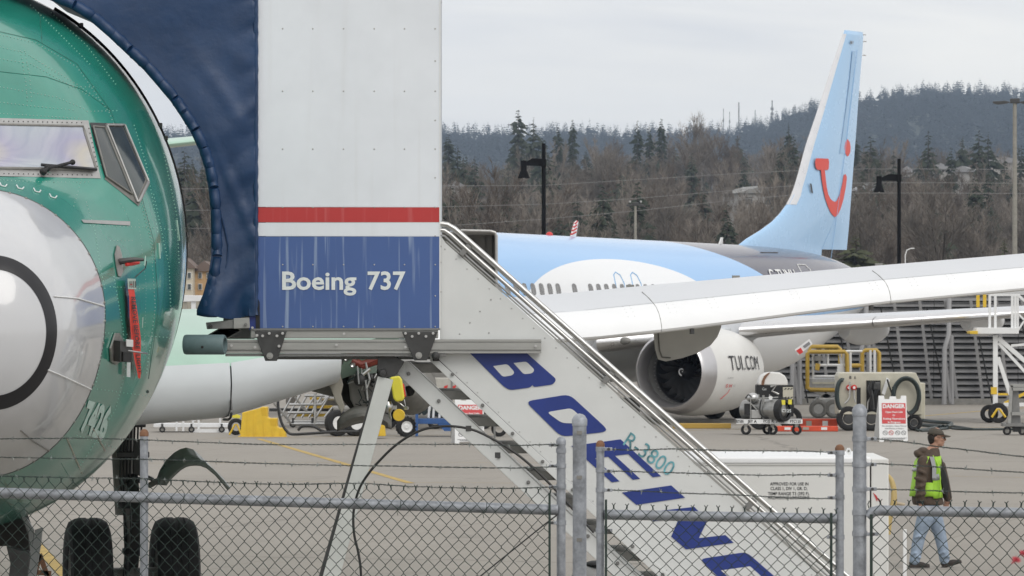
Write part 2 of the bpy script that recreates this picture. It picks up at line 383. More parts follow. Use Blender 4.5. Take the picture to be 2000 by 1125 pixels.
def bare_mb(h, seed):
    rnd = random.Random(seed); t = MB(); c = MB()
    def twig(p, d, l):
        x = d.orthogonal().normalized(); x.rotate(Matrix.Rotation(rnd.random()*6.3, 3, d)); w = .022+.012*rnd.random()
        c.add([p-x*w, p+x*w, p+d*l+x*.006], [(0,1,2)])
    def grow(p, d, l, r, lev):
        q = p+d*l*.5; d2 = (d+Vector((rnd.gauss(0,.10), rnd.gauss(0,.10), rnd.gauss(.05,.08)))).normalized(); e = q+d2*l*.5
        (t if lev < 2 else c).tube([p, q, e], [r, r*.8, r*.6], 4 if lev < 2 else 3, cap=False)
        if lev >= 4:
            for _ in range(5):
                k = rnd.random(); b = p.lerp(e, k); dd = (d2+Vector((rnd.gauss(0,.45), rnd.gauss(0,.45), rnd.gauss(.25,.3)))).normalized()
                twig(b, dd, l*rnd.uniform(.6, 1.5))
            return
        nb = {0: 6, 1: 4, 2: 3, 3: 3}[lev]
        for i in range(nb):
            k = rnd.uniform(.35, 1) if lev else rnd.uniform(.3, 1); b = p.lerp(q, k*2) if k < .5 else q.lerp(e, k*2-1)
            sp = .55 if lev < 2 else .6
            a = rnd.random()*6.3; o = d2.orthogonal().normalized(); o.rotate(Matrix.Rotation(a, 3, d2))
            dd = (d2+o*sp*rnd.uniform(.6, 1.3)+Vector((0,0,.25))).normalized()
            grow(b, dd, l*rnd.uniform(.42, .68), r*.5, lev+1)
        grow(e, (d2+Vector((rnd.gauss(0,.12), rnd.gauss(0,.12), .1))).normalized(), l*.62, r*.6, lev+1)
    grow(Vector((0,0,-1)), Vector((rnd.gauss(0,.04), rnd.gauss(0,.04), 1)).normalized(), h*.46, h*.012, 0)
    return t, c
conM = [mat('dark_fir_needles', (.030,.040,.024), .9, noise=.35, scale=.6), mat('grey_green_needles', (.042,.052,.034), .9, noise=.35, scale=.5), mat('olive_needles', (.055,.062,.028), .9, noise=.3, scale=.6)]
twM = [mat('grey_brown_twigs', (.158,.138,.118), .9, noise=.3, scale=.4), mat('warm_brown_twigs', (.138,.112,.090), .9, noise=.3, scale=.4), mat('pale_grey_twigs', (.235,.205,.175), .9, noise=.2, scale=.4)]
trM = [mat('dark_bark', (.06,.048,.038), .9), mat('pale_bark', (.27,.25,.225), .85, noise=.3, scale=1)]
protoC, protoB = [], []
for i in range(7):
    t, c = conifer_mb(22, 100+i, (1, .75, 1.2, .9, .6, 1, .8)[i]); protoC.append((t.mesh('trunk'), c.mesh('crown')))
for i in range(5):
    t, c = bare_mb(15, 200+i); protoB.append((t.mesh('trunk'), c.mesh('crown')))
variants = {}
def tree(name, proto, idx, m_tr, m_cr, loc, sc, rz, label, cat, group):
    o = bpy.data.objects.new(name, None); COL.objects.link(o); o.location = loc; o.rotation_euler = (0, 0, rz); o.scale = sc; o.empty_display_size = 1
    tag(o, label, cat, group)
    for nm, me, mm in (('trunk', proto[idx][0], m_tr), ('crown', proto[idx][1], m_cr)):
        key = (me.name, mm.name)
        if key not in variants:
            q = me.copy(); q.name = me.name; q.materials.clear(); q.materials.append(mm); variants[key] = q
        p = bpy.data.objects.new(nm, variants[key]); COL.objects.link(p); p.parent = o
    return o
def at_px(px, Y, fn=bank):
    X = (px-1000)*Y/FPX; return Vector((X, Y, fn(X, Y)))
def tall(px, ytop, Y, base, fn=bank):
    p = at_px(px, Y, fn); z = CAMH+(HY-ytop)*Y/FPX; return p, max(3, z-p.z)/base
rt = random.Random(31)
# conifers one can pick out: (x, top row, distance, width factor, colour, label)
picked = [
 (1012,212,1150,1.15,1,'tallest ragged fir rising above the tree line, left of the brick of twin firs'),
 (1042,226,1180,1.1,1,'second tall fir just right of the tallest one on the tree line'),
 (1118,232,1200,.8,0,'narrow pointed fir standing alone above the tree line'),
 (1090,246,1180,1.0,0,'lower rounded fir left of the lone pointed fir'),
 (1245,232,1200,.9,0,'leftmost dark fir of the skyline row'),
 (1292,230,1200,.85,0,'dark fir with a crooked top in the skyline row'),
 (1268,240,1190,.8,0,'short dark fir between two taller ones on the skyline'),
 (988,362,560,1.1,0,'broad dark conifer low on the slope left of the black lamp'),
 (1178,345,600,1.0,0,'dark conifer above the concrete lamp pole'),
 (1245,352,560,1.1,0,'pyramid conifer directly behind the flat headed lamp'),
 (1128,372,560,1.2,0,'bushy dark conifer between the two lamp poles'),
 (1550,262,950,.9,0,'dark conifer just left of the blue tail fin'),
 (1540,236,1100,.7,0,'slim tall conifer behind the leading edge of the tail fin'),
 (1452,318,900,1.0,0,'small dark conifer beside pale rooftops'),
 (1700,262,900,1.25,0,'broad dark conifer right of the tail fin'),
 (1813,248,980,1.15,0,'tall dense conifer in the middle of the right hillside'),
 (1858,286,920,.9,0,'shorter conifer right of the tall dense one'),
 (1880,262,1050,1.0,1,'hazy conifer under the mountain'),
 (1912,250,960,1.15,0,'tall conifer left of the big floodlight pole'),
 (1930,254,980,1.1,0,'tall conifer close to the big floodlight pole'),
 (1745,288,900,1.0,0,'round topped conifer above the second black lamp'),
 (1720,296,880,1.0,1,'low grey conifer left of the second black lamp'),
 (1962,300,930,1.1,0,'dark conifer behind the big floodlight pole'),
 (1995,280,1000,1.0,0,'conifer at the right edge of the hillside'),
 (360,290,760,1.3,0,'dark conifer seen between the green nose and the blue hood'),
 (395,315,700,1.2,0,'second dark conifer seen through the gap beside the blue hood'),
 (880,345,540,1.1,0,'dark conifer beside the white canopy box'),
 (922,405,535,1.3,0,'low broad conifer left of the first black lamp'),
 (1092,408,540,1.1,0,'low dark conifer just right of the first black lamp'),
 (1165,388,545,1.2,0,'broad dark conifer midway between the black lamp and the concrete pole'),
 (1200,425,530,1.1,0,'short dark conifer left of the concrete pole'),
 (1135,432,530,1.2,2,'short olive conifer above the striped aerial'),
 (1010,420,530,1.2,0,'short dark conifer hugging the black lamp pole'),
 (1275,440,530,1.2,0,'short dark conifer right of the concrete pole'),
 (1420,395,560,1.0,0,'dark conifer above the dark tail of the blue airliner'),
 (1835,395,560,1.1,1,'grey green conifer low on the right slope'),
 (1905,345,640,1.2,0,'bushy dark conifer left of the floodlight pole, halfway down'),
 (905,300,900,.9,0,'conifer halfway up the slope near the canopy box'),
]
for x, yt, Y, wf, ci, lb in picked:
    p, s = tall(x, yt, Y, 22)
    tree('conifer_tree', protoC, rt.randrange(5), trM[0], conM[ci], p, (s*wf, s*wf, s), rt.random()*6.3, lb.replace(', left of the brick of twin firs', ''), 'tree', None)
for i in range(16):
    Y = rt.uniform(600, 1300); p = at_px(rt.uniform(430, 840), Y); s = rt.uniform(.5, .9)
    tree('conifer_tree', protoC, rt.randrange(7), trM[0], conM[0], p, (s*1.2, s*1.2, s), rt.random()*6.3, 'dark fir tree scattered among the bare trees on the hillside', 'tree', 'dark firs scattered in the wood')
# evergreen shrubs just behind the tail and near the floodlight pole
for x, yt, Y, wf, lb in ((1672,450,420,1.7,'olive green pine right behind the tail cone of the blue airliner'), (1962,462,420,1.2,'small olive pine beside the foot of the floodlight pole')):
    X = (x-1000)*Y/FPX; s = (CAMH+(HY-yt)*Y/FPX)/22
    tree('pine_tree', protoC, 2, trM[0], conM[2], Vector((X, Y, 0)), (s*wf*1.4, s*wf*1.4, s), 1, lb, 'tree', None)
# the rest of the slope
for i in range(92):
    while True:
        Y = rt.uniform(640, 1420); px = rt.uniform(300, 2080)
        if not (430 < px < 840): break
    p = at_px(px, Y); s = rt.uniform(.4, .78)*(1 if Y < 1200 else .85)
    if px > 1050 and rt.random() < .4: continue
    wf = rt.uniform(.85, 1.45); tree('conifer_tree', protoC, rt.randrange(7), trM[0], conM[0 if rt.random() < .6 else 1], p, (s*wf, s*wf*.9, s), rt.random()*6.3,
         'dark fir tree scattered among the bare trees on the hillside', 'tree', 'dark firs scattered in the wood')
bare = []
for i in range(262):
    while True:
        k = rt.random(); Y = 520+880*k**1.25; px = rt.uniform(310, 2080)
        if not (430 < px < 845): break
    bare.append((px, Y))
bare += [(rt.uniform(430, 845), 520+880*rt.random()**1.25) for _ in range(38)]
for px, Y in bare:
    p = at_px(px, Y) if Y > 470 else G(px, 620); s = rt.uniform(.6, 1.08)*(1 if Y < 1200 else .85)
    r = rt.random(); ti = 2 if r < .35 else (0 if r < .7 else 1)
    tree('bare_tree', protoB, rt.randrange(5), trM[1] if r < .35 else trM[0], twM[ti], p, (s*1.1, s*1.1, s), rt.random()*6.3,
         'leafless grey brown tree in the wood on the hillside', 'tree', 'bare trees of the hillside wood')
for x, yt, Y, lb in ((1345,222,1150,'large leafless tree showing a round crown against the sky'), (1372,225,1150,'second large leafless round crown against the sky'), (1225,330,760,'pale forked leafless tree in the middle of the slope'), (1365,420,560,'pale slim leafless tree behind the blue fuselage roof')):
    p, s = tall(x, yt, Y, 15)
    tree('bare_tree', protoB, rt.randrange(5), trM[1], twM[2], p, (s*1.0, s*1.0, s), rt.random()*6.3, lb, 'tree', None)
# undergrowth of the wood: uncountable twigs and brush
ub = MB(); rnd = random.Random(5)
for i in range(42000):
    Y = 480+980*rnd.random()**1.1; px = rnd.uniform(300, 2100)
    p = at_px(px, Y)+Vector((0, 0, rnd.uniform(-.2, 2.5))); d = Vector((rnd.gauss(0,.5), rnd.gauss(0,.5), 1)).normalized(); x = Vector((1,rnd.uniform(-1,1),0)).normalized()*rnd.uniform(.03,.10)
    l = rnd.uniform(1.0, 3.2); ub.add([p-x, p+x, p+d*l], [(0,1,2)])
ub.build('undergrowth', twM[1], label='brown leafless undergrowth between the trees of the hillside', cat='undergrowth', kind='stuff')
# far forest on the mountain
fm = MB(); rnd = random.Random(9)
cone = [conifer_mb(19, 400+i, 1.0, True)[1] for i in range(4)]
for i in range(5200):
    Y = 2100+2650*rnd.random()**.75; px = rnd.uniform(250, 2150)
    p = at_px(px, Y, ridge)
    if px < 1380 and Y < 3800 and rnd.random() < .5: continue
    s = rnd.uniform(.55, 1.15); c = cone[rnd.randrange(4)]; a = rnd.random()*6.3; ca, sa = cos(a)*s*1.25, sin(a)*s*1.25
    fm.add([(p.x+v[0]*ca-v[1]*sa, p.y+v[0]*sa+v[1]*ca, p.z+v[2]*s) for v in c.v], c.f)
fm.build('far_forest', mat('far_conifer_haze_blue', (.028,.037,.045), .95, noise=.3, scale=.03), label='blue hazed conifer forest covering the far hill', cat='forest', kind='stuff')  # needles tinted blue: distance haze put into their colour
# the air between: one closed box round camera and scene, sky outside
hz = MB().cbox((-1500,-120,-4), (1500,6300,235)).build('haze', None, kind='stuff', label='thin blue grey air over the whole airfield', cat='haze')
hm_ = bpy.data.materials.new('haze_air'); hm_.use_nodes = True; t_ = hm_.node_tree; t_.nodes.clear()
ov = t_.nodes.new('ShaderNodeOutputMaterial'); pv = t_.nodes.new('ShaderNodeVolumePrincipled'); pv.inputs['Density'].default_value = .00009
pv.inputs['Color'].default_value = (.62,.78,1.0,1); pv.inputs['Anisotropy'].default_value = .1
t_.links.new(pv.outputs[0], ov.inputs['Volume']); hz.data.materials.append(hm_)
# houses among the trees
def house(px, py, Y, w, d, h, lb, wallc=(.36,.35,.33), roofc=(.30,.30,.31)):
    b = P(px, py, Y); base = Vector((b.x, b.y, b.z-h)); w *= .62; h *= .8; t = thing('house', lb, 'house', base, rz=rt.uniform(-.3,.3))
    wl = mat('house_wall', wallc, .8); rf = mat('house_roof', roofc, .7)
    MB().cbox((-w/2,-d/2,-4), (w/2,d/2,h*.7)).build('wall', wl, t, local=True)
    r = MB().prism([(-w/2-.4,-d/2-.4,h*.7),(0-w*0,-d/2-.4,h),(w/2+.4,-d/2-.4,h*.7)], (0, d+.8, 0)); r.build('roof', rf, t, local=True)
    for k in range(int(w/3)):
        x = -w/2+1.5+k*3; MB().cbox((x-.5,-d/2-.06,h*.25), (x+.5,-d/2+.05,h*.25+1.1)).build('window', M['darkglass'], t, local=True)
house(1692,345,820,7,8,5,'grey roofed house beside the red curve of the tail fin', roofc=(.34,.35,.37))
house(1470,352,830,11,8,4.5,'long low pale roofed house left of the tail fin', roofc=(.26,.26,.25))
house(1838,308,1020,7,7,5,'small white roofed house between two conifers right of the tall one')
house(1885,315,1000,9,7,4.5,'white roofed house left of the tall pair of conifers')
house(1770,314,1020,5,7,5,'small pale house half hidden left of the tall dense conifer')
house(1960,296,1050,15,8,5,'long white roofed building behind the floodlight pole')
house(890,342,900,7,7,5,'pale house between trees next to the canopy box')
def apartment():
    t = thing('apartment_house', 'tan and cream apartment house seen in the gap beside the blue hood', 'building', P(384, 586, 480)*1 - Vector((0,0,P(384,586,480).z)))
    w1 = mat('cream_siding', (.55,.50,.40), .8, noise=.1); w2 = mat('tan_siding', (.50,.33,.17), .8, noise=.1); rf = mat('brown_shingle', (.16,.12,.10), .9)
    def blk(x0, x1, yt, Y, m):
        a = P(x0, yt, Y); b = P(x1, yt, Y); MB().cbox((a.x, Y, 0), (b.x, Y+8, a.z)).build('wall', m, t)
        MB().prism([Vector((a.x-.3,Y-.3,a.z)), Vector(((a.x+b.x)/2,Y-.3,a.z+.9)), Vector((b.x+.3,Y-.3,a.z))], (0,8.6,0)).build('roof', rf, t)
    blk(345, 377, 524, 480, w1); blk(378, 420, 530, 483, w2)
    for x, y in ((370,538),(370,560),(354,538),(354,560),(391,538),(391,560),(407,538),(407,560)):
        Y = 480 if x < 377 else 483; f = P(x, y, Y)
        fr = MB().box((f.x, Y-.04, f.z), (.34, .1, .52)).build('window', M['white'], t)
        MB().box((f.x, Y-.1, f.z), (.26, .06, .44)).build('pane', M['darkglass'], fr)
apartment()
# radio masts on the far hill
for i, (x, y0, y1, w, lb) in enumerate(((1413,212,248,.5,'leftmost thin radio mast on the far hill'), (1443,200,246,.9,'second radio mast, one of the two tallest'), (1475,215,244,.6,'short radio mast left of the one with side aerials'), (1508,196,238,.9,'tall radio mast with side aerials near the tail fin'), (1425,218,247,.45,'faint radio mast right of the leftmost one'))):
    a = P(x, y1+6, 4500); b = P(x, y0, 4500); t = thing('radio_mast', lb, 'mast', a)
    MB().beam(a, b, w, w).build('mast', M['midgrey'], t)
    m = MB()
    for k in range(2 if i in (1, 3) else 1):
        c = a.lerp(b, .45+.2*k); m.beam(c-Vector((1.2 if i == 3 else .5,0,0)), c+Vector((1.2 if i == 3 else .5,0,0)), .8, 2.2)
    m.build('aerial', M['midgrey'], t)
# overhead power lines
for k, (l, lb) in enumerate((([(250,372),(360,369),(640,365),(860,363),(1063,362),(1440,339),(1560,333),(1690,330),(1850,330),(2100,332)], 'topmost thin overhead wire crossing the hillside'),
          ([(250,412),(360,411),(640,408),(860,404),(1063,399),(1250,387),(1440,371),(1560,362),(1690,357),(1850,357),(2100,359)], 'middle thin overhead wire crossing the hillside'),
          ([(250,447),(360,446),(640,446),(860,442),(1063,428),(1250,411),(1440,390),(1560,380),(1690,377),(1850,377),(2100,379)], 'lowest thin overhead wire crossing the hillside'))):
    MB().tube([P(x, y, 440) for x, y in l], .016, 4).build('power_line', mat('wire_grey', (.30,.30,.30), .5, .5), label=lb, cat='power line', group='overhead wires over the hillside')
# lamps
M['lampb'] = mat('matt_black_lamp', (.008,.008,.009), .9, spec=.1)
def street_lamp(px, ytop, Y, lb):
    g = P(px, 601, Y); t = thing('street_lamp', lb, 'street lamp', (g.x, Y, 0)); top = P(px, ytop, Y).z; s = Y/FPX
    MB().tube([(g.x,Y,0),(g.x,Y,top)], [.11,.085], 12).build('pole', M['lampb'], t, smooth=True)
    za = P(px, ytop+38, Y).z; xh = g.x-39*s
    MB().box((g.x, Y, za), (.22, .2, .36)).build('bracket', M['lampb'], t, bevel=.03)
    MB().prism([(g.x,Y-.05,za+.18),(g.x-.5,Y-.05,za+.2),(xh,Y-.05,za-.02),(xh,Y-.05,za-.12),(g.x,Y-.05,za-.14)], (0,.1,0)).build('arm', M['lampb'], t)
    MB().lathe([(0,.1),(.13,.1),(.14,-.35),(.16,-.38),(.0,-.38)], (xh,Y,za), (0,0,1), 16).build('collar', M['lampb'], t, smooth=True)
    MB().lathe([(0,-.36),(.16,-.38),(.19,-.46),(.25,-.62),(.27,-.68),(.22,-.64),(0,-.6)], (xh,Y,za), (0,0,1), 20).build('lamp_shade', M['lampb'], t, smooth=True)
    MB().ell((xh,Y,za-.60), (.12,.12,.09)).build('bulb', M['signw'], t, smooth=True)
street_lamp(1062, 280, 250, 'black street lamp with hanging bell shade above the blue fuselage roof')
street_lamp(1756, 310, 275, 'black street lamp with hanging bell shade right of the tail fin')
def flood(px, ytop, Y, r, lb, arm):
    g = P(px, 601, Y); t = thing('floodlight_pole', lb, 'light pole', (g.x, Y, 0)); top = P(px, ytop, Y).z
    MB().tube([(g.x,Y,0),(g.x,Y,top)], [r*1.15, r*.8], 14).build('pole', mat('pole_concrete', (.27,.26,.23), .8, noise=.2, scale=6), t, smooth=True)
    MB().box((g.x,Y,top+.05), (.5,.3,.25)).build('bracket', M['darkgrey'], t, bevel=.03)
    for sgn in (-1, 1):
        h = MB().prism([(g.x+sgn*.2,Y-.2,top-.02),(g.x+sgn*arm*.45,Y-.2,top+.06),(g.x+sgn*arm,Y-.2,top+.02),(g.x+sgn*arm,Y-.2,top-.06),(g.x+sgn*arm*.8,Y-.2,top-.14),(g.x+sgn*arm*.4,Y-.2,top-.1)][::sgn], (0,.4,0))
        h.build('lamp_head', M['darkgrey'], t, bevel=.02)
        if arm < 1: MB().ell((g.x+sgn*arm*.6,Y,top+.2), (.07,.07,.09)).build('sensor', M['winframe'], t)
flood(1241, 400, 390, .11, 'pale concrete lamp pole with two flat heads behind the fuselage', .62)
flood(1982, 199, 300, .13, 'tall floodlight pole with flat twin heads at the right edge', 1.15)
p, Yc = P(1768, 485, 330), 330
t = thing('bent_lamp', 'small curved white lamp stem right of the second black lamp', 'street lamp', (p.x, Yc, 0))
MB().tube([(p.x,Yc,0),(p.x,Yc,p.z-.4),(p.x+.1,Yc,p.z-.1),(p.x+.35,Yc,p.z)], .03, 6).build('stem', M['signw'], t)
MB().box((p.x+.42,Yc,p.z), (.22,.12,.06)).build('lamp_head', M['signw'], t)
# ================================================================== airliners.  Local frame: x = the aircraft's left, y = aft of the nose tip, z = up
ST = [ # aft, bottom, top, half width, height of the widest line
 (0.0,3.04,3.04,.0,3.04),(.02,2.87,3.21,.14,3.04),(.06,2.74,3.34,.25,3.04),(.15,2.58,3.50,.385,3.05),(.3,2.44,3.63,.49,3.06),(.6,2.28,3.77,.62,3.08),
 (1.0,2.15,3.91,.75,3.12),(1.4,2.03,4.03,.88,3.17),(1.8,1.93,4.15,1.02,3.24),(2.0,1.89,4.25,1.09,3.28),(2.3,1.83,4.47,1.20,3.33),(2.6,1.78,4.70,1.35,3.38),
 (3.0,1.72,4.97,1.45,3.44),(3.5,1.66,5.22,1.56,3.5),(4.2,1.60,5.45,1.69,3.57),(5.0,1.565,5.59,1.79,3.62),(6.0,1.55,5.66,1.86,3.65),(7.2,1.55,5.68,1.88,3.66),
 (9,1.55,5.68,1.88,3.66),(24,1.55,5.68,1.88,3.66),(26,1.60,5.68,1.87,3.70),(28.5,1.85,5.66,1.78,3.82),(31,2.45,5.58,1.50,4.05),(33,3.05,5.40,1.15,4.25),(34.5,3.55,5.15,.82,4.40),(36,4.05,4.85,.42,4.48),(36.6,4.25,4.70,.22,4.48),(36.9,4.48,4.48,.0,4.48)]
def stat(u):
    for i in range(len(ST)-1):
        if u <= ST[i+1][0]:
            a = ST[i]; b = ST[i+1]; t = (u-a[0])/(b[0]-a[0]); p = ST[max(0, i-1)]; q = ST[min(len(ST)-1, i+2)]
            out = []
            for k in range(1, 5):
                if i == 0: out.append(a[k]+(b[k]-a[k])*math.sqrt(max(0, t))); continue
                h = b[0]-a[0]
                m0 = (b[k]-p[k])/max(1e-6, b[0]-p[0]); m1 = (q[k]-a[k])/max(1e-6, q[0]-a[0]); d = (b[k]-a[k])/h
                lim = lambda m: 0 if m*d <= 0 else math.copysign(min(abs(m), 3*abs(d)), d)
                m0, m1 = lim(m0), lim(m1)
                out.append((2*t**3-3*t*t+1)*a[k]+(t**3-2*t*t+t)*h*m0+(-2*t**3+3*t*t)*b[k]+(t**3-t*t)*h*m1)
            return out
    return list(ST[-1][1:])
def hull(u, a, off=0, dz=0):     # a: angle, 0 = left side, pi/2 = top
    zb, zt, w, zc = stat(u)
    x = w*cos(a); s = sin(a); h = (zt-zc) if s > 0 else (zc-zb)
    z = zc+h*s
    if dz: dz = dz-.0115*max(0, u-10)
    if off:
        n = Vector((cos(a)/max(.05, w), 0, s/max(.05, h))).normalized(); return Vector((x, u, z+dz))+n*off
    return Vector((x, u, z+dz))
def hull_mb(u0, u1, step, n=96, off=0, dz=0):
    us = []; u = u0
    while u < u1-1e-6: us.append(u); u += step if u > .6 else min(step, .01+.12*u)
    us.append(u1)
    mb = MB(); vs = [hull(u, 2*PI*k/n, off, dz) for u in us for k in range(n)]
    fs = [(i*n+k, i*n+(k+1) % n, (i+1)*n+(k+1) % n, (i+1)*n+k) for i in range(len(us)-1) for k in range(n)]
    return mb.add(vs, fs)
def rings(mb, u, off, w, n=96, a0=0, a1=2*PI):
    return mb.tube([hull(u, a0+(a1-a0)*k/n, off) for k in range(n+1)], w, 5, cap=False)
UPF = [(0,.30),(.004,.42),(.015,.52),(.04,.62),(.08,.72),(.14,.82),(.22,.92),(.35,1.0),(.5,.95),(.7,.72),(.85,.5),(1,.30)]
LOF = [(0,.30),(.004,.18),(.015,.08),(.04,.02),(.09,0),(.2,-.02),(.5,.03),(.8,.16),(1,.28)]
def wing_sec(v, u, c, zb, zc, x0=0, x1=1, off=0, xu=None):
    """closed ring of points between chord fractions x0 and x1"""
    def seg(tab):
        e = xu if (xu is not None and tab is UPF) else (x1, x0)
        xs = [e[1]]+[t for t, _ in tab if e[1] < t < e[0]]+[e[0]]
        return [(t, lerp(t, tab)) for t in xs]
    up = seg(UPF); lo = seg(LOF); th = zc-zb
    pts = [Vector((v, u+t*c, zb+k*th+off)) for t, k in up[::-1]]+[Vector((v, u+t*c, zb+k*th-off)) for t, k in lo[(1 if x0 == 0 else 0):]]
    if x0 == 0 and off:
        pts = [p+Vector((0,-off,0)) if i in (len(up)-1,) else p for i, p in enumerate(pts)]
    return pts
def wing_mb(tab, v0, v1, x0=0, x1=1, off=0, ns=10, flip=1, xu=None):
    vs = []; n = None
    for i in range(ns+1):
        v = v0+(v1-v0)*i/ns; q = [lerp(v, [(r[0], r[k]) for r in tab]) for k in range(1, 5)]
        r = wing_sec(v, *q, x0, x1, off, xu)
        if flip < 0: r = [Vector((-p.x, p.y, p.z)) for p in r]
        n = len(r); vs += r
    fs = [(i*n+k, i*n+(k+1) % n, (i+1)*n+(k+1) % n, (i+1)*n+k) for i in range(ns) for k in range(n)]
    fs += [tuple(range(n)), tuple(range(ns*n, ns*n+n))[::-1]]
    return MB().add(vs, fs)
def canoe(mb, v, u0, u1, ztop, dep, hw, blunt=False):
    rows = []; m = 12
    for i in range(m+1):
        t = i/m; s = math.sqrt(max(0, 1-(abs(t-.45)/.55)**2.4)) if not blunt else math.sqrt(max(0, 1-max(0, t-.1)**3.2/.75))
        s = max(s, .04); u = u0+(u1-u0)*t
        rows.append([Vector((v+hw*s**.5*cos(a), u, ztop-dep*s*abs(sin(a))**.8)) for a in [PI*k/10 for k in range(11)]])
    mb.grid(rows)
    for r in (rows[0], rows[-1]): mb.add(r, [tuple(range(len(r)))])
    return mb

UPK, LOK = UPF, LOF
UPW = [(0,.06),(.003,.13),(.012,.26),(.03,.40),(.06,.54),(.10,.65),(.16,.78),(.24,.91),(.35,1.0),(.5,.96),(.7,.74),(.85,.52),(1,.30)]
LOW = [(0,.06),(.003,.025),(.012,.005),(.04,-.01),(.09,-.015),(.2,-.02),(.5,.03),(.8,.16),(1,.28)]
# ------------------------------------------------------------------ the green airliner at the fence
A = thing('green_airliner', 'unpainted green airliner with pale radome and bare white wing, nose close behind the fence', 'airliner', (-3.32, 36.5, 0), rz=R(9.6))
AI = MW[A.name].inverted()
def PA(px, py, Y): return AI @ P(px, py, Y)
hb = hull_mb(1.27, 36.9, .2)
hb.build('fuselage', M['green'], A, smooth=50, local=True)
MB().add(*(lambda m: (m.v, m.f))(hull_mb(0.0, 1.25, .05, off=.0))).build('radome', M['radome'], A, smooth=60, local=True)
# black stripe ring on the radome
rg = MB(); rows = []
for u in (.112, .13, .15, .168, .182): rows.append([hull(u, 2*PI*k/96, .004) for k in range(97)])
rg.grid(rows); rg.build('nose_ring', M['blackp'], A, smooth=True, local=True)
# ray casting onto the hull so that fittings sit on the real skin
allv = MB(); q = hull_mb(0.0, 12, .08, 128); bv = BVHTree.FromPolygons([Vector(v) for v in q.v], q.f)
CL = AI @ Vector((0, 0, CAMH))
def skin(px, py, off=0, near=True):
    d = (PA(px, py, 40)-CL).normalized(); h, n, i, dist = bv.ray_cast(CL, d)
    if h is None:
        if not near: return None, None
        h, n, i, dist = bv.find_nearest(CL+d*41.6)
    elif n.dot(d) > 0: n = -n
    return h+n*off, n
def bil(c, s, t):
    a = Vector(c[0]).lerp(Vector(c[1]), s); b = Vector(c[3]).lerp(Vector(c[2]), s); return a.lerp(b, t)
def patch(name, c4, m, off=.006, n=8, parent=A, label=None, mirror=False):
    rows = []
    for j in range(n+1):
        r = []
        for i in range(n+1):
            p = bil(c4, i/n, j/n); s_, nn = skin(p.x, p.y, off)
            if s_ is None: s_ = rows[-1][i] if rows else (r[-1] if r else Vector((0,0,0)))
            r.append(s_)
        rows.append(r)
    mb = MB().grid(rows)
    if mirror: mb.v = [(-v[0], v[1], v[2]) for v in mb.v]
    return mb.build(name, m, parent, smooth=True, local=True, label=label)
def skinline(name, pts, r, m, off=.004, sub=10, closed=False, n=6, parent=A, label=None):
    out = []
    k = len(pts)
    for i in range(k if closed else k-1):
        a = Vector(pts[i]); b = Vector(pts[(i+1) % k])
        for j in range(sub):
            p = a.lerp(b, j/sub); s_, _ = skin(p.x, p.y, off, False)
            if s_ is not None: out.append(s_)
    if not closed:
        s_, _ = skin(pts[-1][0], pts[-1][1], off)
        if s_ is not None: out.append(s_)
    return MB().tube(out, r, n, closed=closed).build(name, m, parent, smooth=True, local=True, label=label)
# windscreens
w1 = [(-46,245),(160,249),(186,333),(-44,331)]
w1o = [(-54,230),(172,236),(196,349),(-54,344)]
patch('window_frame', w1o, M['winframe'], .004, 16)
patch('windscreen', w1, M['screen'], .012, 14, label='large front windscreen with a violet and straw coated glint')
skinline('window_seal', w1, .010, M['midgrey'], .012, closed=True)
w1m = [(-72,245),(-235,250),(-250,333),(-74,331)]
patch('window_frame', [(-62,230),(-245,236),(-262,349),(-62,344)], M['winframe'], .004, 12)
patch('windscreen', w1m, M['screen'], .012, 12)
w2 = [(180,249),(203,251),(256,381),(206,347)]; w3 = [(211,250),(237,251),(281,352),(266,389)]
patch('window_frame', [(175,240),(238,242),(288,356),(205,350)], M['darkgrey'], .004, 12)
patch('window_frame', [(203,350),(240,300),(292,358),(270,403)], M['midgrey'], .0045, 10)
patch('side_window', w2, M['darkglass'], .012, 10, label='narrow dark side window next to the windscreen')
patch('side_window', w3, M['darkglass'], .012, 10, label='dark triangular side window with a tan reflection')
skinline('window_frame', [(206,246),(241,246),(287,356),(268,396)], .010, M['winframe'], .012)
skinline('window_frame', [(207,249),(266,396)], .010, M['winframe'], .014)
skinline('window_seal', w2, .007, M['midgrey'], .014, closed=True)
sc = MB()
for (x0, y0), (x1, y1), n in (((-40,237),(168,241),22), ((-40,340),(188,343),24), ((173,252),(191,335),9)):
    for i in range(n):
        s_, nn = skin(x0+(x1-x0)*i/n, y0+(y1-y0)*i/n, .006, False)
        if s_ is not None: sc.ell(s_, (.0045,.0045,.0045), 6, 4)
sc.build('screw_row', M['darkgrey'], A, local=True, kind='stuff')
# wiper
skinline('wiper_blade', [(78,329),(182,336)], .012, M['blackp'], .03)
skinline('wiper_arm', [(78,346),(90,338),(110,333),(137,325)], .011, M['black'], .045)
wi = MB()
for x, y, r in ((80,345,.026), (88,338,.024), (136,325,.020)):
    s_, _ = skin(x, y, .04); wi.ell(s_, (r,r,r), 10, 6)
wi.build('wiper_pivot', M['black'], A, smooth=True, local=True)
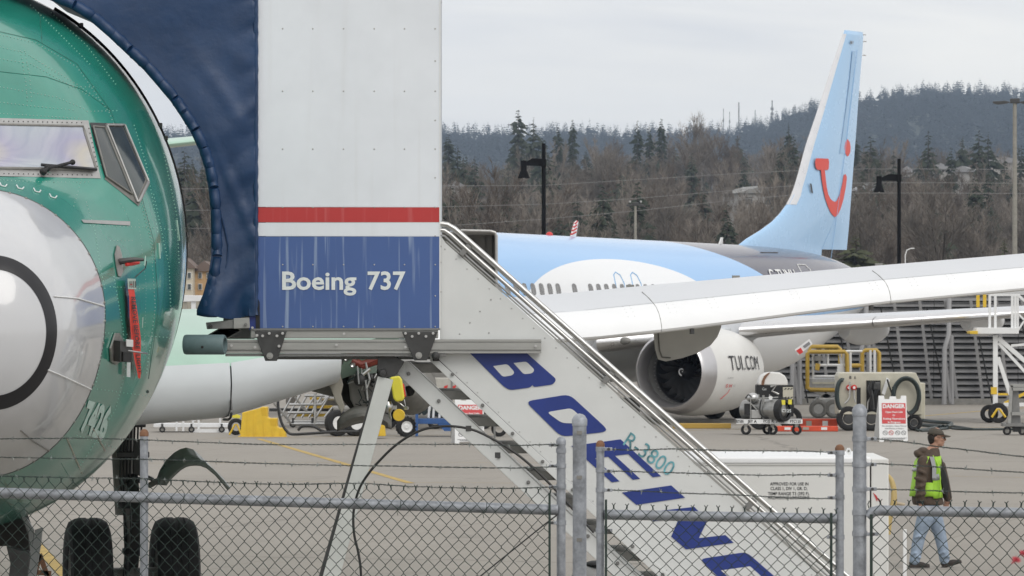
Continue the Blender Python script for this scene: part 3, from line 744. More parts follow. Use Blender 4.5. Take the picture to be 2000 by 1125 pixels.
# small brackets above the radome, panel edge, seams
for x, y in ((5,361),(38,366),(71,372),(102,383)):
    skinline('latch', [(x-6,y-3),(x-3,y+3),(x+5,y+5),(x+8,y+1)], .0045, M['letterw'], .006, 4, n=5)
M['seam'] = mat('panel_seam', (.02,.10,.08), .6); M['seal'] = mat('pale_sealant', (.36,.50,.44), .5)
patch('access_strip', [(158,430),(253,433),(253,441),(162,436)], M['winframe'], .006, 6)
for pts in ([(78,28),(82,85)], [(0,62),(70,78),(150,125),(215,215),(262,330),(300,470),(310,600),(290,740)], [(240,395),(252,432)],
            [(0,140),(90,150),(160,175),(215,215)], [(300,245),(318,300)], [(120,905),(165,985)]):
    skinline('panel_seam', pts, .0016, M['seam'], .001, 8, n=4)
rv = MB()
def rivets(pts, sp=7):
    for (x0, y0), (x1, y1) in zip(pts, pts[1:]):
        L_ = math.hypot(x1-x0, y1-y0); k = max(1, int(L_/sp))
        for i in range(k):
            s_, n_ = skin(x0+(x1-x0)*i/k, y0+(y1-y0)*i/k, .001, False)
            if s_ is not None: rv.ell(s_, (.0045,.0045,.0045), 4, 2)
rl = [[(0,68),(70,84),(150,131),(213,220),(258,330),(294,470),(303,600),(285,735)], [(0,92),(50,104),(120,150)], [(48,100),(58,150),(62,205)], [(40,100),(50,160),(54,205)],
      [(0,115),(60,125),(180,190)], [(0,170),(110,190),(170,215)], [(0,200),(60,207),(150,216)], [(0,222),(160,232)], [(60,110),(150,165),(200,200)], [(135,170),(190,170)],
      [(170,218),(235,216)], [(262,245),(285,320),(300,400),(308,460)], [(158,352),(142,410)], [(0,352),(90,356),(180,356)], [(232,392),(250,425)], [(255,330),(290,430),(304,520)],
      [(168,395),(185,450),(195,520),(206,570)], [(215,470),(265,470)], [(222,540),(240,640),(245,720)], [(270,430),(285,560),(280,700)], [(300,380),(330,520),(335,640),(310,760)],
      [(176,440),(300,445),(350,450)], [(205,650),(340,660)], [(190,760),(300,775)], [(150,850),(240,880)], [(250,700),(225,800),(150,920)], [(320,300),(345,420),(350,520)],
      [(215,560),(300,565)], [(100,25),(170,90),(230,170)], [(60,10),(110,60),(180,130)], [(200,300),(196,330)], [(205,605),(200,680),(185,760)]]
for l in rl: rivets(l)
rv.build('rivets', M['seal'], A, local=True, kind='stuff')
rr = MB()
for k in range(46):
    a = -PI*.75+2*PI*k/46; rr.ell(hull(1.24, a, .001), (.010,.010,.010), 6, 4)
rr.build('radome_screws', M['midgrey'], A, local=True, kind='stuff')
gap = MB(); gap.tube([hull(1.26, 2*PI*k/96, -.006) for k in range(96)], .010, 5, closed=True); gap.build('radome_gap', M['darkgrey'], A, local=True)
# lightning diverter strips on the radome
for pts in ([(104,579),(150,583),(202,598)], [(93,722),(130,738),(177,760)], [(40,840),(60,858),(95,880)], [(30,505),(45,440),(70,398)]):
    if pts[0][1] < 560: continue
    skinline('diverter_strip', pts, .0045, M['signw'] if pts[0][1] < 800 else M['midgrey'], .006, 8)
# door surround and hinge pieces along the left silhouette
dfm = MB(); dpts = [hull(5.55, a, .012) for a in [R(62)-R(96)*k/40 for k in range(41)]]
dfm.tube(dpts, .016, 6); dfm.build('door_seal', M['black'], A, smooth=True, local=True, label='dark rubber edge of the open cabin door seen along the right outline of the nose')
for a_ in (55, 27, 24, 4, 2):
    p = hull(5.5, R(a_), .02); MB().box(p, (.03,.06,.035)).build('door_hinge', M['midgrey'], A, local=True, bevel=.006)
# pitot vane with red cover
def fit(px, py): return skin(px, py, 0)
s_, n_ = fit(231, 512)
M['bare'] = mat('bare_metal_plate', (.33,.32,.30), .4, .6, noise=.2, scale=20)
def skinplate(name, poly, m, off=.005, th=.006, parent=A):
    pts = []
    k = len(poly)
    for i in range(k):
        a = Vector(poly[i]); b = Vector(poly[(i+1) % k])
        for j in range(3):
            p = a.lerp(b, j/3); pts.append(skin(p.x, p.y, off)[0])
    return MB().prism(pts, skin(*poly[0])[1]*th).build(name, m, parent, local=True)
skinplate('vane_plate', [(226,480),(231,483),(236,500),(238,530),(234,541),(229,540),(225,520),(222,497)], M['bare'])
va = MB(); va.tube([skin(231,512,.01)[0], skin(233,515,.10)[0], skin(238,520,.16)[0]], [.022,.016,.010], 8); va.build('air_data_vane', M['darkgrey'], A, smooth=True, local=True)
vc = MB(); vc.tube([skin(233,521,.05)[0], skin(238,520,.08)[0], skin(243,519,.10)[0]], [.012,.018,.014], 8); vc.build('vane_cover', M['redp'], A, smooth=True, local=True)
# sensor box lower down
skinplate('sensor_plate', [(222,650),(229,650),(238,668),(240,700),(232,705),(222,712),(214,706),(212,680)], M['bare'], th=.012)
def sbox(name, x0, y0, x1, y1, m, off, th, lab=None):
    return skinplate(name, [(x0,y0),(x1,y0+1),(x1,y1+1),(x0,y1)], m, off, th)
sbox('sensor_box', 217,664,240,704, M['darkgrey'], .018, .045); sbox('sensor_face', 226,660,239,673, M['signw'], .07, .006)
sbox('connector', 220,684,236,702, M['black'], .065, .01)
pr = MB(); pr.tube([skin(232,682,.05)[0], skin(244,682,.12)[0], skin(252,683,.13)[0]], .006, 6); pr.build('probe', M['steel'], A, local=True)
sbox('paper_tag', 239,704,246,733, M['letterw'], .03, .003)
an = MB(); an.tube([skin(288,765,.0)[0], skin(302,769,.05)[0], skin(317,774,.12)[0]], [.012,.012,.016], 8); an.build('drain_mast', M['darkgrey'], A, smooth=True, local=True)
# stencilled number under the nose
def skin_text(name, txt, c4, m, off=.004, bold=.0, parent=A):
    vs, fs = textmesh(txt, bold); mb = MB(); out = []
    for x, y in vs:
        p = bil(c4, x, 1-y); s_, _ = skin(p.x, p.y, off); out.append(s_ if s_ is not None else Vector((0,0,0)))
    mb.add(out, fs); return mb.build(name, m, parent, local=True)
skin_text('line_number', '7426', [(172,781),(219,796),(202,858),(156,838)], M['stencilw'], .005, .05)
# scratches and sealant smears
for pts in ([(345,430),(350,470)], [(310,475),(312,505)], [(283,500),(282,520)], [(278,620),(277,640)], [(180,835),(205,880)], [(130,855),(160,925)]):
    skinline('sealant_smear', pts, .006, M['seal'] if pts[0][1] < 800 else M['tan'], .001, 5, n=4)
# grey fairing door above the radome top: smudge-free cap seam
# remove-before-flight ribbon, a thing of its own that hangs from the vane
rb = thing('warning_streamer', 'long red warning streamer hanging from the vane on the green nose', 'streamer', MW[A.name] @ skin(233,521,.1)[0])
WA = MW[A.name]
def W_(px, py, off): return WA @ skin(px, py, off)[0]
MB().tube([W_(246,520,.15), W_(251,530,.12), W_(247,545,.06)], .004, 5).build('cord', M['darkgrey'], rb)
ribc = [(239,556,251,556),(241,580,256,579),(244,620,260,620),(248,660,264,660),(252,700,266,700),(257,722,268,722),(262,736,264,736)]
rows = [[W_(a+(c-a)*k/3, b, .035+.006*sin(i*1.7+k)) for k in range(4)] for i, (a, b, c, d) in enumerate(ribc)]
m_ = MB(); m_.grid(rows); rowsb = [[p+Vector((0,.003,0)) for p in r] for r in rows]; m_.grid(rowsb); m_.build('ribbon', M['red'], rb, smooth=True)
MB().prism([W_(238,546,.04), W_(254,546,.04), W_(255,566,.04), W_(239,566,.04)], (0,.006,0)).build('buckle', mat('buckle_pale', (.42,.50,.44), .5), rb)
for k in range(4): MB().tube([W_(241+3.6*k,551,.047), W_(241+3.6*k,563,.047)], .003, 4).build('buckle_slot', M['darkgrey'], rb)
vs, fs = textmesh('REMOVE BEFORE FLIGHT', .015)
out = []
for x, y in vs:
    t_ = 580+(726-580)*x; e = [(b_, a_, c_) for a_, b_, c_, d_ in ribc]; xl = lerp(t_, [(q_[0], q_[1]) for q_ in e]); xr = lerp(t_, [(q_[0], q_[2]) for q_ in e])
    wd = max(4, xr-xl); out.append(W_(xr-wd*(.22+.56*(1-y)) if False else xl+wd*(.22+.56*y), t_, .044))
MB().add(out, fs).build('lettering', M['blackt'], rb)
# wings.  columns: span, leading edge aft, chord, lower line, crest line
WT = [(1.6,13.0,7.6,2.12,3.18),(2.44,13.5,7.0,2.17,3.18),(3.2,13.9,6.6,2.22,3.19),(4.2,14.45,6.1,2.50,3.22),(4.9,14.85,5.8,2.74,3.24),(6.3,15.6,5.0,2.875,3.30),(6.75,15.86,4.8,2.89,3.33),(7.76,16.4,4.4,2.985,3.42),(10.0,17.6,3.6,3.235,3.60),(11.7,18.55,3.1,3.375,3.73),(14.5,20.1,2.4,3.66,3.95),(17.2,21.6,1.7,3.92,4.12)]
wing_mb(WT, 1.6, 4.85, .085, 1, ns=8, xu=(1, .010)).build('wing_inner', M['pgreen'], A, smooth=35, local=True, label='pale green primer root of the left wing')
UPF, LOF = UPW, LOW
wing_mb(WT, 4.85, 17.2, .085, 1, ns=24).build('wing', M['wing'], A, smooth=35, local=True, label='long pale grey left wing crossing the scene to the right')
wing_mb(WT, 1.6, 17.2, .085, 1, ns=20, flip=-1).build('wing', M['wing'], A, smooth=35, local=True)
for a_, b_ in ((4.95,7.557),(7.563,10.107),(10.113,13.4),(13.42,17.1)):
    wing_mb(WT, a_, b_, 0, .088, .003, ns=8).build('slat', M['slat'], A, smooth=40, local=True)
UPF, LOF = UPK, LOK
for a_, b_ in ((1.62,3.17),(3.185,4.25)):
    wing_mb(WT, a_, b_, 0, .13, .012, ns=8, xu=(.012, 0)).build('leading_edge_flap', M['krueger'], A, smooth=40, local=True)
UPF, LOF = UPW, LOW
wing_mb(WT, 4.95, 17.1, 0, .088, .003, ns=12, flip=-1).build('slat', M['slat'], A, smooth=40, local=True)
sl = MB()
def on_wing(v, t, off=.004):
    q = [lerp(v, [(r[0], r[k]) for r in WT]) for k in range(1, 5)]; return Vector((v, q[0]+t*q[1], q[2]+lerp(t, UPF)*(q[3]-q[2])+off))
sl.tube([on_wing(3.178, t, .014) for t in (0,.004,.010)], .010, 5); q = [lerp(3.178, [(r[0], r[k]) for r in WT]) for k in range(1, 5)]
sl.tube([Vector((3.178, q[0]+t*q[1], q[2]+lerp(t, LOF)*(q[3]-q[2])-.012)) for t in (0,.004,.015,.04,.09)], .012, 5)
for v in (7.56, 10.11): MB().tube([on_wing(v, t, .003) for t in (0,.004,.015,.04,.08,.14,.22)], .004, 5).build('slat_gap', M['midgrey'], A, local=True)
sl.build('slat_gap', M['darkgrey'], A, local=True)
rw = MB(); rnd = random.Random(3)
for i in range(560):
    v = 6.2+i*.012; rw.box(on_wing(v, .095, .002), (.004,.004,.003))
for v in [6.3+.45*k for k in range(20)]:
    for t in (.03,.05,.07,.09): rw.box(on_wing(v+.03, t, .003), (.006,.004,.004)); rw.box(on_wing(v+.10, t, .003), (.006,.004,.004))
rw.build('wing_rivets', M['midgrey'], A, local=True, kind='stuff')
for v in (7.6,8.75,10.35):
    MB().box(on_wing(v, .4, .01), (.07,.05,.03)).build('wing_marker', M['midgrey'], A, local=True)
for v in (9.9, 7.9): 
    lt = MB(); p = wing_sec(v, *[lerp(v, [(r[0], r[k]) for r in WT]) for k in range(1, 5)]); lt.box((v, p[len(UPF)].y+.05, p[len(UPF)+3].z-.02), (.03,.08,.05)); lt.build('static_drain', M['darkgrey'], A, local=True)
UPF, LOF = UPK, LOK
# the flap track fairing seen under the wing: profile polygon swept across the span
M['fair'] = mat('fairing_grey', (.50,.49,.45), .35, noise=.08, scale=4, coat=.3)
fy = 56.6
fr_ = [[P(x, y, fy+d) for x, y in poly] for poly, d in (([(1283,626),(1395,612),(1405,622),(1402,640),(1396,655),(1384,670),(1360,684),(1330,694),(1300,700),(1290,697),(1285,680),(1282,650)], 0),
        ([(1283,626),(1398,612),(1412,622),(1408,640),(1400,657),(1386,673),(1360,686),(1330,696),(1302,701),(1291,699),(1286,681),(1283,650)], .5),
        ([(1300,626),(1398,612),(1404,622),(1400,635),(1392,648),(1380,660),(1360,670),(1335,678),(1315,682),(1306,680),(1302,668),(1300,650)], 1.6))]
m_ = MB(); n_ = 12; m_.add([p for r in fr_ for p in r], [(i*n_+k, i*n_+(k+1) % n_, (i+1)*n_+(k+1) % n_, (i+1)*n_+k) for i in range(2) for k in range(n_)]+[tuple(range(n_)), tuple(range(2*n_, 3*n_))])
m_.build('flap_fairing', M['fair'], A, smooth=60, bevel=.03)
MB().tube([P(1284,632,fy-.01), P(1286,660,fy-.01), P(1288,684,fy-.01), P(1293,698,fy-.01), P(1310,699,fy-.01)], .008, 5).build('fairing_seam', M['midgrey'], A)
# tail surfaces
TT = [(.4,31.5,4.2,4.66,4.88),(7.1,36.2,1.5,5.50,5.58)]
wing_mb(TT, .4, 7.1, ns=6).build('stabilizer', M['pgreen'], A, smooth=40, local=True)
wing_mb(TT, .4, 7.1, ns=6, flip=-1).build('stabilizer', M['pgreen'], A, smooth=40, local=True)
FIN = [(26.4,5.3),(30.2,6.4),(31.0,7.2),(32.6,9.2),(34.4,11.8),(34.9,12.0),(35.8,11.9),(36.0,11.7),(35.0,5.0)]
MB().prism([(-.1,u,z) for u, z in FIN], (.2,0,0)).build('tail_fin', M['pgreen'], A, local=True, bevel=.05)
# bare engine strut with open fairings, shapes on the strut 51-53 m away
Ys = 51.6
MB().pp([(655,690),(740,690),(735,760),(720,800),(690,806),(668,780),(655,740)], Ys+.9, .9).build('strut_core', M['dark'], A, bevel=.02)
m_ = MB().pp([(625,724),(652,712),(664,728),(670,752),(666,770),(673,795),(667,808),(655,784),(645,757),(634,744)], Ys+.25, .10); m_.build('strut_side_panel', M['tan'], A, bevel=.01)
MB().pp([(600,738),(634,726),(650,760),(652,776),(600,762)], Ys+1.3, .5).build('strut_liner', M['midgrey'], A, bevel=.02)
MB().pp([(686,712),(738,706),(736,748),(720,780),(716,793),(694,800),(684,780),(680,745)], Ys+.6, .25).build('strut_frame', M['midgrey'], A, bevel=.02)
MB().pp([(684,716),(734,712),(736,728),(688,734)], Ys+.52, .06).build('strut_rail', mat('sage_primer', (.22,.28,.24), .5, noise=.2), A)
sk = MB(); rows = []
for i in range(15):
    t = i/14; x = 658+107*t; ytop = 822-26*sin(PI*min(1, t*1.0)**.8)-8*t; ybot = 843-13*sin(PI*t)-8*t+(0 if t < .9 else 4)
    rows.append([P(x, ytop+(ybot-ytop)*k/5, Ys+.2-.25*sin(PI*k/5)*sin(PI*t)) for k in range(6)])
sk.grid(rows); o = sk.build('cowl_skirt', M['midgrey'], A, smooth=True); sm = o.modifiers.new('thick', 'SOLIDIFY'); sm.thickness = .015
sk = MB(); sk.lathe([(.05,-.1),(.18,0),(.24,.15),(.24,.5),(.2,.9)], P(800,762,Ys+.4), (0,1,.05), 20); sk.build('cowl_pod', M['midgrey'], A, smooth=True)
MB().pp([(790,750),(842,752),(828,790),(812,798),(800,796)], Ys+.5, .2).build('cowl_pod_tip', M['aluD'], A, bevel=.03)
pp = MB()
for pts, r in (([(688,703),(705,712),(722,708),(742,700)], .035), ([(655,696),(690,694),(700,703)], .03), ([(706,716),(742,704)], .03)): pp.tube([P(x, y, Ys+.15) for x, y in pts], r, 8)
pp.build('duct_pipe', M['darkred'], A, smooth=True)
for x, y, r in ((663,707,.035), (689,713,.03), (676,700,.03)):
    MB().lathe([(0,-.02),(r*.6,-.03),(r,0),(r,.08),(0,.08)], P(x, y, Ys+.1), (0,1,0), 14).build('pipe_cap', M['steel'], A, smooth=True)
pp = MB()
for a_, b_, r in (((714,708),(722,742),.009), ((722,742),(716,762),.008), ((709,732),(723,721),.016), ((698,715),(701,750),.006), ((714,742),(718,782),.008), ((757,748),(764,735),.01)): pp.tube([P(*a_, Ys+.05), P(*b_, Ys+.05)], r, 6)
pp.build('actuator_rod', M['steel'], A, smooth=True)
rnd = random.Random(12)
for i in range(26):
    x = rnd.uniform(690,736); y = rnd.uniform(716,790); a = Vector(P(x, y, Ys+.5)); pts = [a]
    for k in range(3): a = a+Vector((rnd.uniform(-.09,.09), rnd.uniform(-.06,.06), rnd.uniform(-.09,.06))); pts.append(a)
    MB().tube(pts, rnd.uniform(.004,.010), 6).build('wire_loom', rnd.choice([M['black'], M['darkgrey'], M['steel'], M['hose']]), A, smooth=True)
for x, y, r in ((719,745,.03), (724,737,.035), (703,742,.06), (728,752,.02), (747,727,.055)):
    MB().ell(P(x, y, Ys+.35), (r, r*.8, r)).build('strut_fitting', M['darkgrey'], A, smooth=True)
# protective covers on the strut
cv = lambda name, poly, Y, d, m, lb=None: MB().pp(poly, Y, d).build(name, m, A, bevel=.02, label=lb)
cv('foam_cover', [(761,737),(780,734),(785,742),(790,778),(786,783),(773,785),(768,778)], Ys-.1, .12, M['pyellow'], 'pale yellow rounded foam cover, the right of two')
cv('foam_cover', [(753,738),(756,742),(757,785),(743,788)], Ys, .05, M['pyellow'], 'narrow pale yellow cover beside the leg')
MB().lathe([(0,-.06),(.050,-.06),(.054,-.04),(.056,.06),(0,.06)], P(779,811,Ys-.1), (0,1,0), 28).build('round_cover', M['yellow'], A, smooth=30, label='round orange yellow cap hanging under the strut')
cv('red_strip', [(785,748),(789,750),(793,775),(790,776)], Ys, .03, M['redp'])
vb = MB(); vb.lathe([(0,-.05),(.03,-.05),(.045,-.02),(.045,.02),(.03,.05),(0,.05)], P(758,795,Ys), (0,0,1), 12); vb.box(P(758,796,Ys), (.16,.05,.035)); vb.tube([P(760,802,Ys), P(762,818,Ys)], .012, 8); vb.build('drain_valve', M['steel'], A, smooth=40)
br = MB(); br.tube([P(776,784,Ys), P(793,797,Ys), P(789,780,Ys)], .008, 6); br.tube([P(792,797,Ys-.02), P(795,797,Ys+.05)], .018, 10); br.build('hanger', M['steel'], A)
# main gear (left) with curved door; wheels on the ground
def wheel(mb_t, c, r, w, ax):
    mb_t.lathe([(r*.52,-w*.42),(r*.62,-w*.48),(r*.82,-w*.5),(r*.93,-w*.44),(r*.985,-w*.3),(r,-w*.2),(r*.985,-w*.185),(r,-w*.17),(r,-w*.05),(r*.985,-w*.035),(r*.985,w*.035),(r,w*.05),(r,w*.17),(r*.985,w*.185),(r,w*.2),(r*.985,w*.3),(r*.93,w*.44),(r*.82,w*.5),(r*.62,w*.48),(r*.52,w*.42)], c, ax, 40)
for sgn in (1, -1):
    for dv in (-.43, .43):
        c = (2.86*sgn+dv, 19.6, .56); t_ = MB(); wheel(t_, c, .565, .42, (1,0,0)); to = t_.build('wheel', M['tyre'], A, smooth=35, local=True)
        MB().lathe([(0,-.12),(.10,-.16),(.16,-.12),(.27,-.15),(.30,-.17),(.30,.17),(.27,.15),(.16,.12),(.10,.16),(0,.12)], c, (1,0,0), 24).build('rim', M['midgrey'], to, smooth=35, local=True)
    s_ = MB(); s_.tube([(2.86*sgn,19.6,.45),(2.86*sgn,19.6,1.15),(2.82*sgn,19.6,1.16),(2.75*sgn,19.6,2.4)], [.07,.07,.12,.12], 14); s_.build('gear_leg', M['midgrey'], A, smooth=35, local=True)
    MB().tube([(2.5*sgn,19.6,.56),(3.25*sgn,19.6,.56)], .07, 12).build('axle', M['midgrey'], A, smooth=35, local=True)
    g_ = MB(); g_.beam((2.86*sgn,19.4,.65),(2.86*sgn,19.05,1.1),.10,.05); g_.beam((2.86*sgn,19.05,1.1),(2.86*sgn,19.45,1.55),.10,.05); g_.build('torque_link', M['darkgrey'], A, local=True, bevel=.008)
    g_ = MB()
    for k in range(7):
        x = 2.86*sgn+(-.1+.033*k); g_.tube([(x,19.4,.5+.05*k),(x+.03*(-1)**k,19.3,1.0),(x-.03,19.4,1.5+.03*k),(x,19.5,2.2)], .010, 5)
    g_.build('brake_line', M['black'], A, local=True)
    for z, w in ((.8,.2),(1.25,.3),(1.5,.26),(1.75,.32),(2.05,.25)):
        MB().box((2.86*sgn,19.45,z), (w,.12,.06)).build('clamp', M['darkgrey'], A, local=True, bevel=.01)
Yg = 55.2
MB().pp([(262,860),(281,858),(283,926),(300,934),(296,940),(262,925)], Yg, .12).build('gear_door_hanger', M['darkgrey'], A)
sk = MB(); rows = []
for x, y in ((302,945),(312,918),(324,899),(340,884),(352,877),(364,874),(378,878),(392,890),(404,903),(420,918),(436,934),(450,951)):
    rows.append([P(x, y, Yg), P(*dict(zip((302,312,324,340,352,364,378,392,404,420,436,450), ((320,946),(327,936),(338,925),(350,914),(360,908),(370,905),(382,904),(394,905),(407,910),(424,924),(438,940),(449,954))))[x], Yg-.35)])
sk.grid(rows); o = sk.build('gear_door', mat('gear_door_grey', (.27,.30,.28), .28, .2, noise=.1), A, smooth=True, label='curved grey gear door standing out over the left wheel'); sm = o.modifiers.new('thick', 'SOLIDIFY'); sm.thickness = .03
MB().tube([P(292,948,Yg), P(310,938,Yg-.1), P(330,930,Yg-.1)], .03, 8).build('gear_door_link', M['midgrey'], A, smooth=True)
# nose gear with its doors, under the chin at the left edge
for dv in (-.2, .2):
    c = (dv, 4.9, .343); t_ = MB(); wheel(t_, c, .343, .2, (1,0,0)); to = t_.build('wheel', M['tyre'], A, smooth=35, local=True)
    MB().lathe([(0,-.06),(.15,-.08),(.18,-.09),(.18,.09),(.15,.08),(0,.06)], c, (1,0,0), 20).build('rim', M['midgrey'], to, smooth=35, local=True)
MB().tube([(0,4.9,.3),(0,4.85,1.2),(0,4.8,2.0)], [.05,.07,.09], 14).build('nose_leg', M['darkgrey'], A, smooth=35, local=True)
MB().tube([(-.3,4.9,.343),(.3,4.9,.343)], .04, 10).build('axle', M['darkgrey'], A, local=True)
MB().beam((0,4.7,1.1),(0,4.0,1.75),.09,.06).build('drag_brace', M['darkgrey'], A, local=True)
Yn = 40.5
MB().pp([(42,1008),(52,1012),(66,1035),(62,1075),(68,1035),(83,1030),(80,1060),(76,1085),(70,1125),(60,1160),(50,1160),(60,1085),(56,1040)], Yn, .05).build('nose_gear_door', mat('nose_door_grey', (.20,.21,.21), .4, .2, noise=.15), A, label='grey nose gear door hanging under the green chin')
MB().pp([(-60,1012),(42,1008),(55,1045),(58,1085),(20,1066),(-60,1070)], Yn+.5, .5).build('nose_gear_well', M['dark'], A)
MB().pp([(12,1066),(28,1070),(60,1078),(50,1165),(12,1165),(20,1100)], Yn+.25, .1).build('nose_gear_brace', M['darkgrey'], A, bevel=.01)
"""tow bar feet"""
tb = thing('tow_bar', 'rust coloured tow bar frame standing below the chin of the green airliner', 'tow bar', (P(90,1125,41).x, 41, 0))
for a_, b_ in (((77,1082),(98,1140)), ((98,1140),(110,1300)), ((72,1118),(100,1120)), ((78,1082),(66,1130)), ((66,1130),(50,1300))):
    MB().beam(P(*a_, 41), P(*b_, 41), .035, .035).build('tube', M['rust'], tb)
rod_end = None

# ------------------------------------------------------------------ the light blue airliner behind
def livery():
    m = mat('blue_white_livery', (1,1,1), .22, coat=.5); t = m.node_tree; b = t.nodes['Principled BSDF']
    c = t.nodes.new('ShaderNodeTexCoord'); s = t.nodes.new('ShaderNodeSeparateXYZ'); t.links.new(c.outputs['Object'], s.inputs[0])
    def mt(op, a, b_=None, c_=None):
        n = t.nodes.new('ShaderNodeMath'); n.operation = op
        for i, v in enumerate((a, b_, c_)):
            if v is None: continue
            if isinstance(v, (int, float)): n.inputs[i].default_value = v
            else: t.links.new(v, n.inputs[i])
        return n.outputs[0]
    def ell(u0, z0, ru, rz):
        a = mt('DIVIDE', mt('SUBTRACT', s.outputs[1], u0), ru); d = mt('DIVIDE', mt('SUBTRACT', s.outputs[2], z0), rz)
        return mt('LESS_THAN', mt('ADD', mt('MULTIPLY', a, a), mt('MULTIPLY', d, d)), 1.0)
    def mix(f, x, y):
        n = t.nodes.new('ShaderNodeMix'); n.data_type = 'RGBA'; t.links.new(f, n.inputs[0])
        for i, v in ((6, x), (7, y)):
            if isinstance(v, tuple): n.inputs[i].default_value = (*v, 1)
            else: t.links.new(v, n.inputs[i])
        return n.outputs[2]
    blue, whi, drk = (.29,.52,.84), (.82,.84,.86), (.045,.046,.080)
    front = mt('MAXIMUM', ell(13.0, 2.9, 13.3, 2.80), mt('LESS_THAN', s.outputs[1], 13.0))
    x = mix(front, drk, blue)
    x = mix(ell(14.8, 3.25, 6.1, 1.32), x, whi)
    au = mt('MAXIMUM', mt('SUBTRACT', s.outputs[1], 24), 0)
    x = mix(mt('LESS_THAN', s.outputs[2], mt('MULTIPLY_ADD', au, .04, 3.30)), x, mix(ell(14.8, 3.25, 6.1, 1.32), blue, whi))
    x = mix(mt('LESS_THAN', s.outputs[2], mt('MULTIPLY_ADD', au, .04, 2.80)), x, whi)
    t.links.new(x, b.inputs['Base Color'])
    return m
PH = R(27)
TU = thing('blue_airliner', 'light blue and white airliner with a dark tail cone standing behind the wing', 'airliner', (-5.25, 147.5, 0), rz=-PH)
TI = MW[TU.name].inverted()
liv = livery()
TZ = -.40
hull_mb(0.0, 36.5, .3, 96, dz=TZ).build('fuselage', liv, TU, smooth=50, local=True)
MB().lathe([(.30,-.5),(.22,.0),(.10,.3),(0,.32)], (0,36.5,4.48+TZ-.30), (0,1,0), 24).build('tail_cone', M['silver'], TU, smooth=True, local=True)
q = hull_mb(2, 36, .2, 128, dz=TZ); tbv = BVHTree.FromPolygons([Vector(v) for v in q.v], q.f); TL = TI @ Vector((0,0,CAMH))
def tskin(px, py, off=0):
    d = ((TI @ P(px, py, 150))-TL).normalized(); h, n, i, dist = tbv.ray_cast(TL, d)
    if h is None: return None
    if n.dot(d) > 0: n = -n
    return h+n*off
def hside(u, z, off=.01, side=1):
    zb, zt, w, zc = stat(u); z0 = z-TZ+.0115*max(0, u-10)
    h = (zt-zc) if z0 > zc else (zc-zb); s = max(-1, min(1, (z0-zc)/h)); a = math.asin(s); p = hull(u, a, off, TZ); p.x *= side; return p
M['pane'] = mat('cabin_window_grey', (.20,.20,.20), .25, noise=.2, scale=9)
wn = [i for i in range(0, 36) if i not in (8, 10)]
for sd in (1, -1):
    for i in wn:
        u = 7.2+.51*i; mb = MB(); fr = MB()
        mb.add([hside(u+.145*math.copysign(abs(cos(a))**.6, cos(a)), 3.70+.17*math.copysign(abs(sin(a))**.6, sin(a)), .006, sd) for a in [2*PI*k/12 for k in range(12)]], [tuple(range(12))])
        mb.build('window', M['pane'], TU, local=True)
for u in (14.75, 15.85):
    pts = [hside(u+x, z, .004) for x, z in ((-.26,3.35),(-.28,3.9),(-.2,4.12),(0,4.2),(.2,4.12),(.28,3.9),(.26,3.35))]
    MB().tube(pts, .018, 5).build('exit_outline', M['tdeep'], TU, local=True)
# registration, aft door
def thull_text(name, txt, u0, u1, z0, z1, m, bold=0):
    vs, fs = textmesh(txt, bold); return MB().add([hside(u0+(u1-u0)*x, z0+(z1-z0)*y, .02) for x, y in vs], fs).build(name, m, TU, local=True)
thull_text('registration', 'G-TUMH', 25.35, 27.35, 4.03, 4.35, M['signw'], .02)
MB().tube([hside(u, z, .01) for u, z in ((27.9,3.4),(27.9,4.35),(28.0,4.5),(28.6,4.5),(28.75,4.35),(28.75,3.4))], .018, 5).build('door_outline', M['signw'], TU, local=True)
MB().tube([hside(26.2, 4.85, .005), hside(27.6, 4.86, .005)], .015, 4).build('panel_line', M['darkgrey'], TU, local=True)
# beacons and aerials on the roof
def topz(u): return stat(u)[1]+TZ-.0115*max(0, u-10)
def up(px, v=0):
    k = (px-1000)/FPX; return (5.25-cos(PH)*v+k*(147.5-sin(PH)*v))/(sin(PH)-cos(PH)*k)
MB().ell((0, up(1073), topz(up(1073))), (.10,.12,.10)).build('beacon', M['redp'], TU, smooth=True, local=True)
u = up(1120); m_ = MB().prism([(-.02,u-.18,topz(u)-.02),(-.02,u+.12,topz(u)-.02),(-.02,u+.28,topz(u)+.42),(-.02,u+.18,topz(u)+.45),(-.02,u+.08,topz(u)+.40)], (.04,0,0)); m_.build('blade_aerial', M['signw'], TU, local=True, label='red and white striped cover on the roof aerial')
for k in range(4):
    z = topz(u)+.04+.1*k; s = .30*(z-topz(u))/.4
    MB().prism([(-.03,u-.17+s*.9,z),(-.03,u+.13+s*.35,z+.07),(-.03,u+.13+s*.35,z+.115),(-.03,u-.17+s*.9,z+.045)], (.06,0,0)).build('stripe', M['redp'], TU, local=True)
u = up(1407); MB().prism([(-.02,u-.12,topz(u)-.02),(-.02,u+.12,topz(u)-.02),(-.02,u+.16,topz(u)+.2),(-.02,u+.06,topz(u)+.2)], (.04,0,0)).build('blade_aerial', M['signw'], TU, local=True)
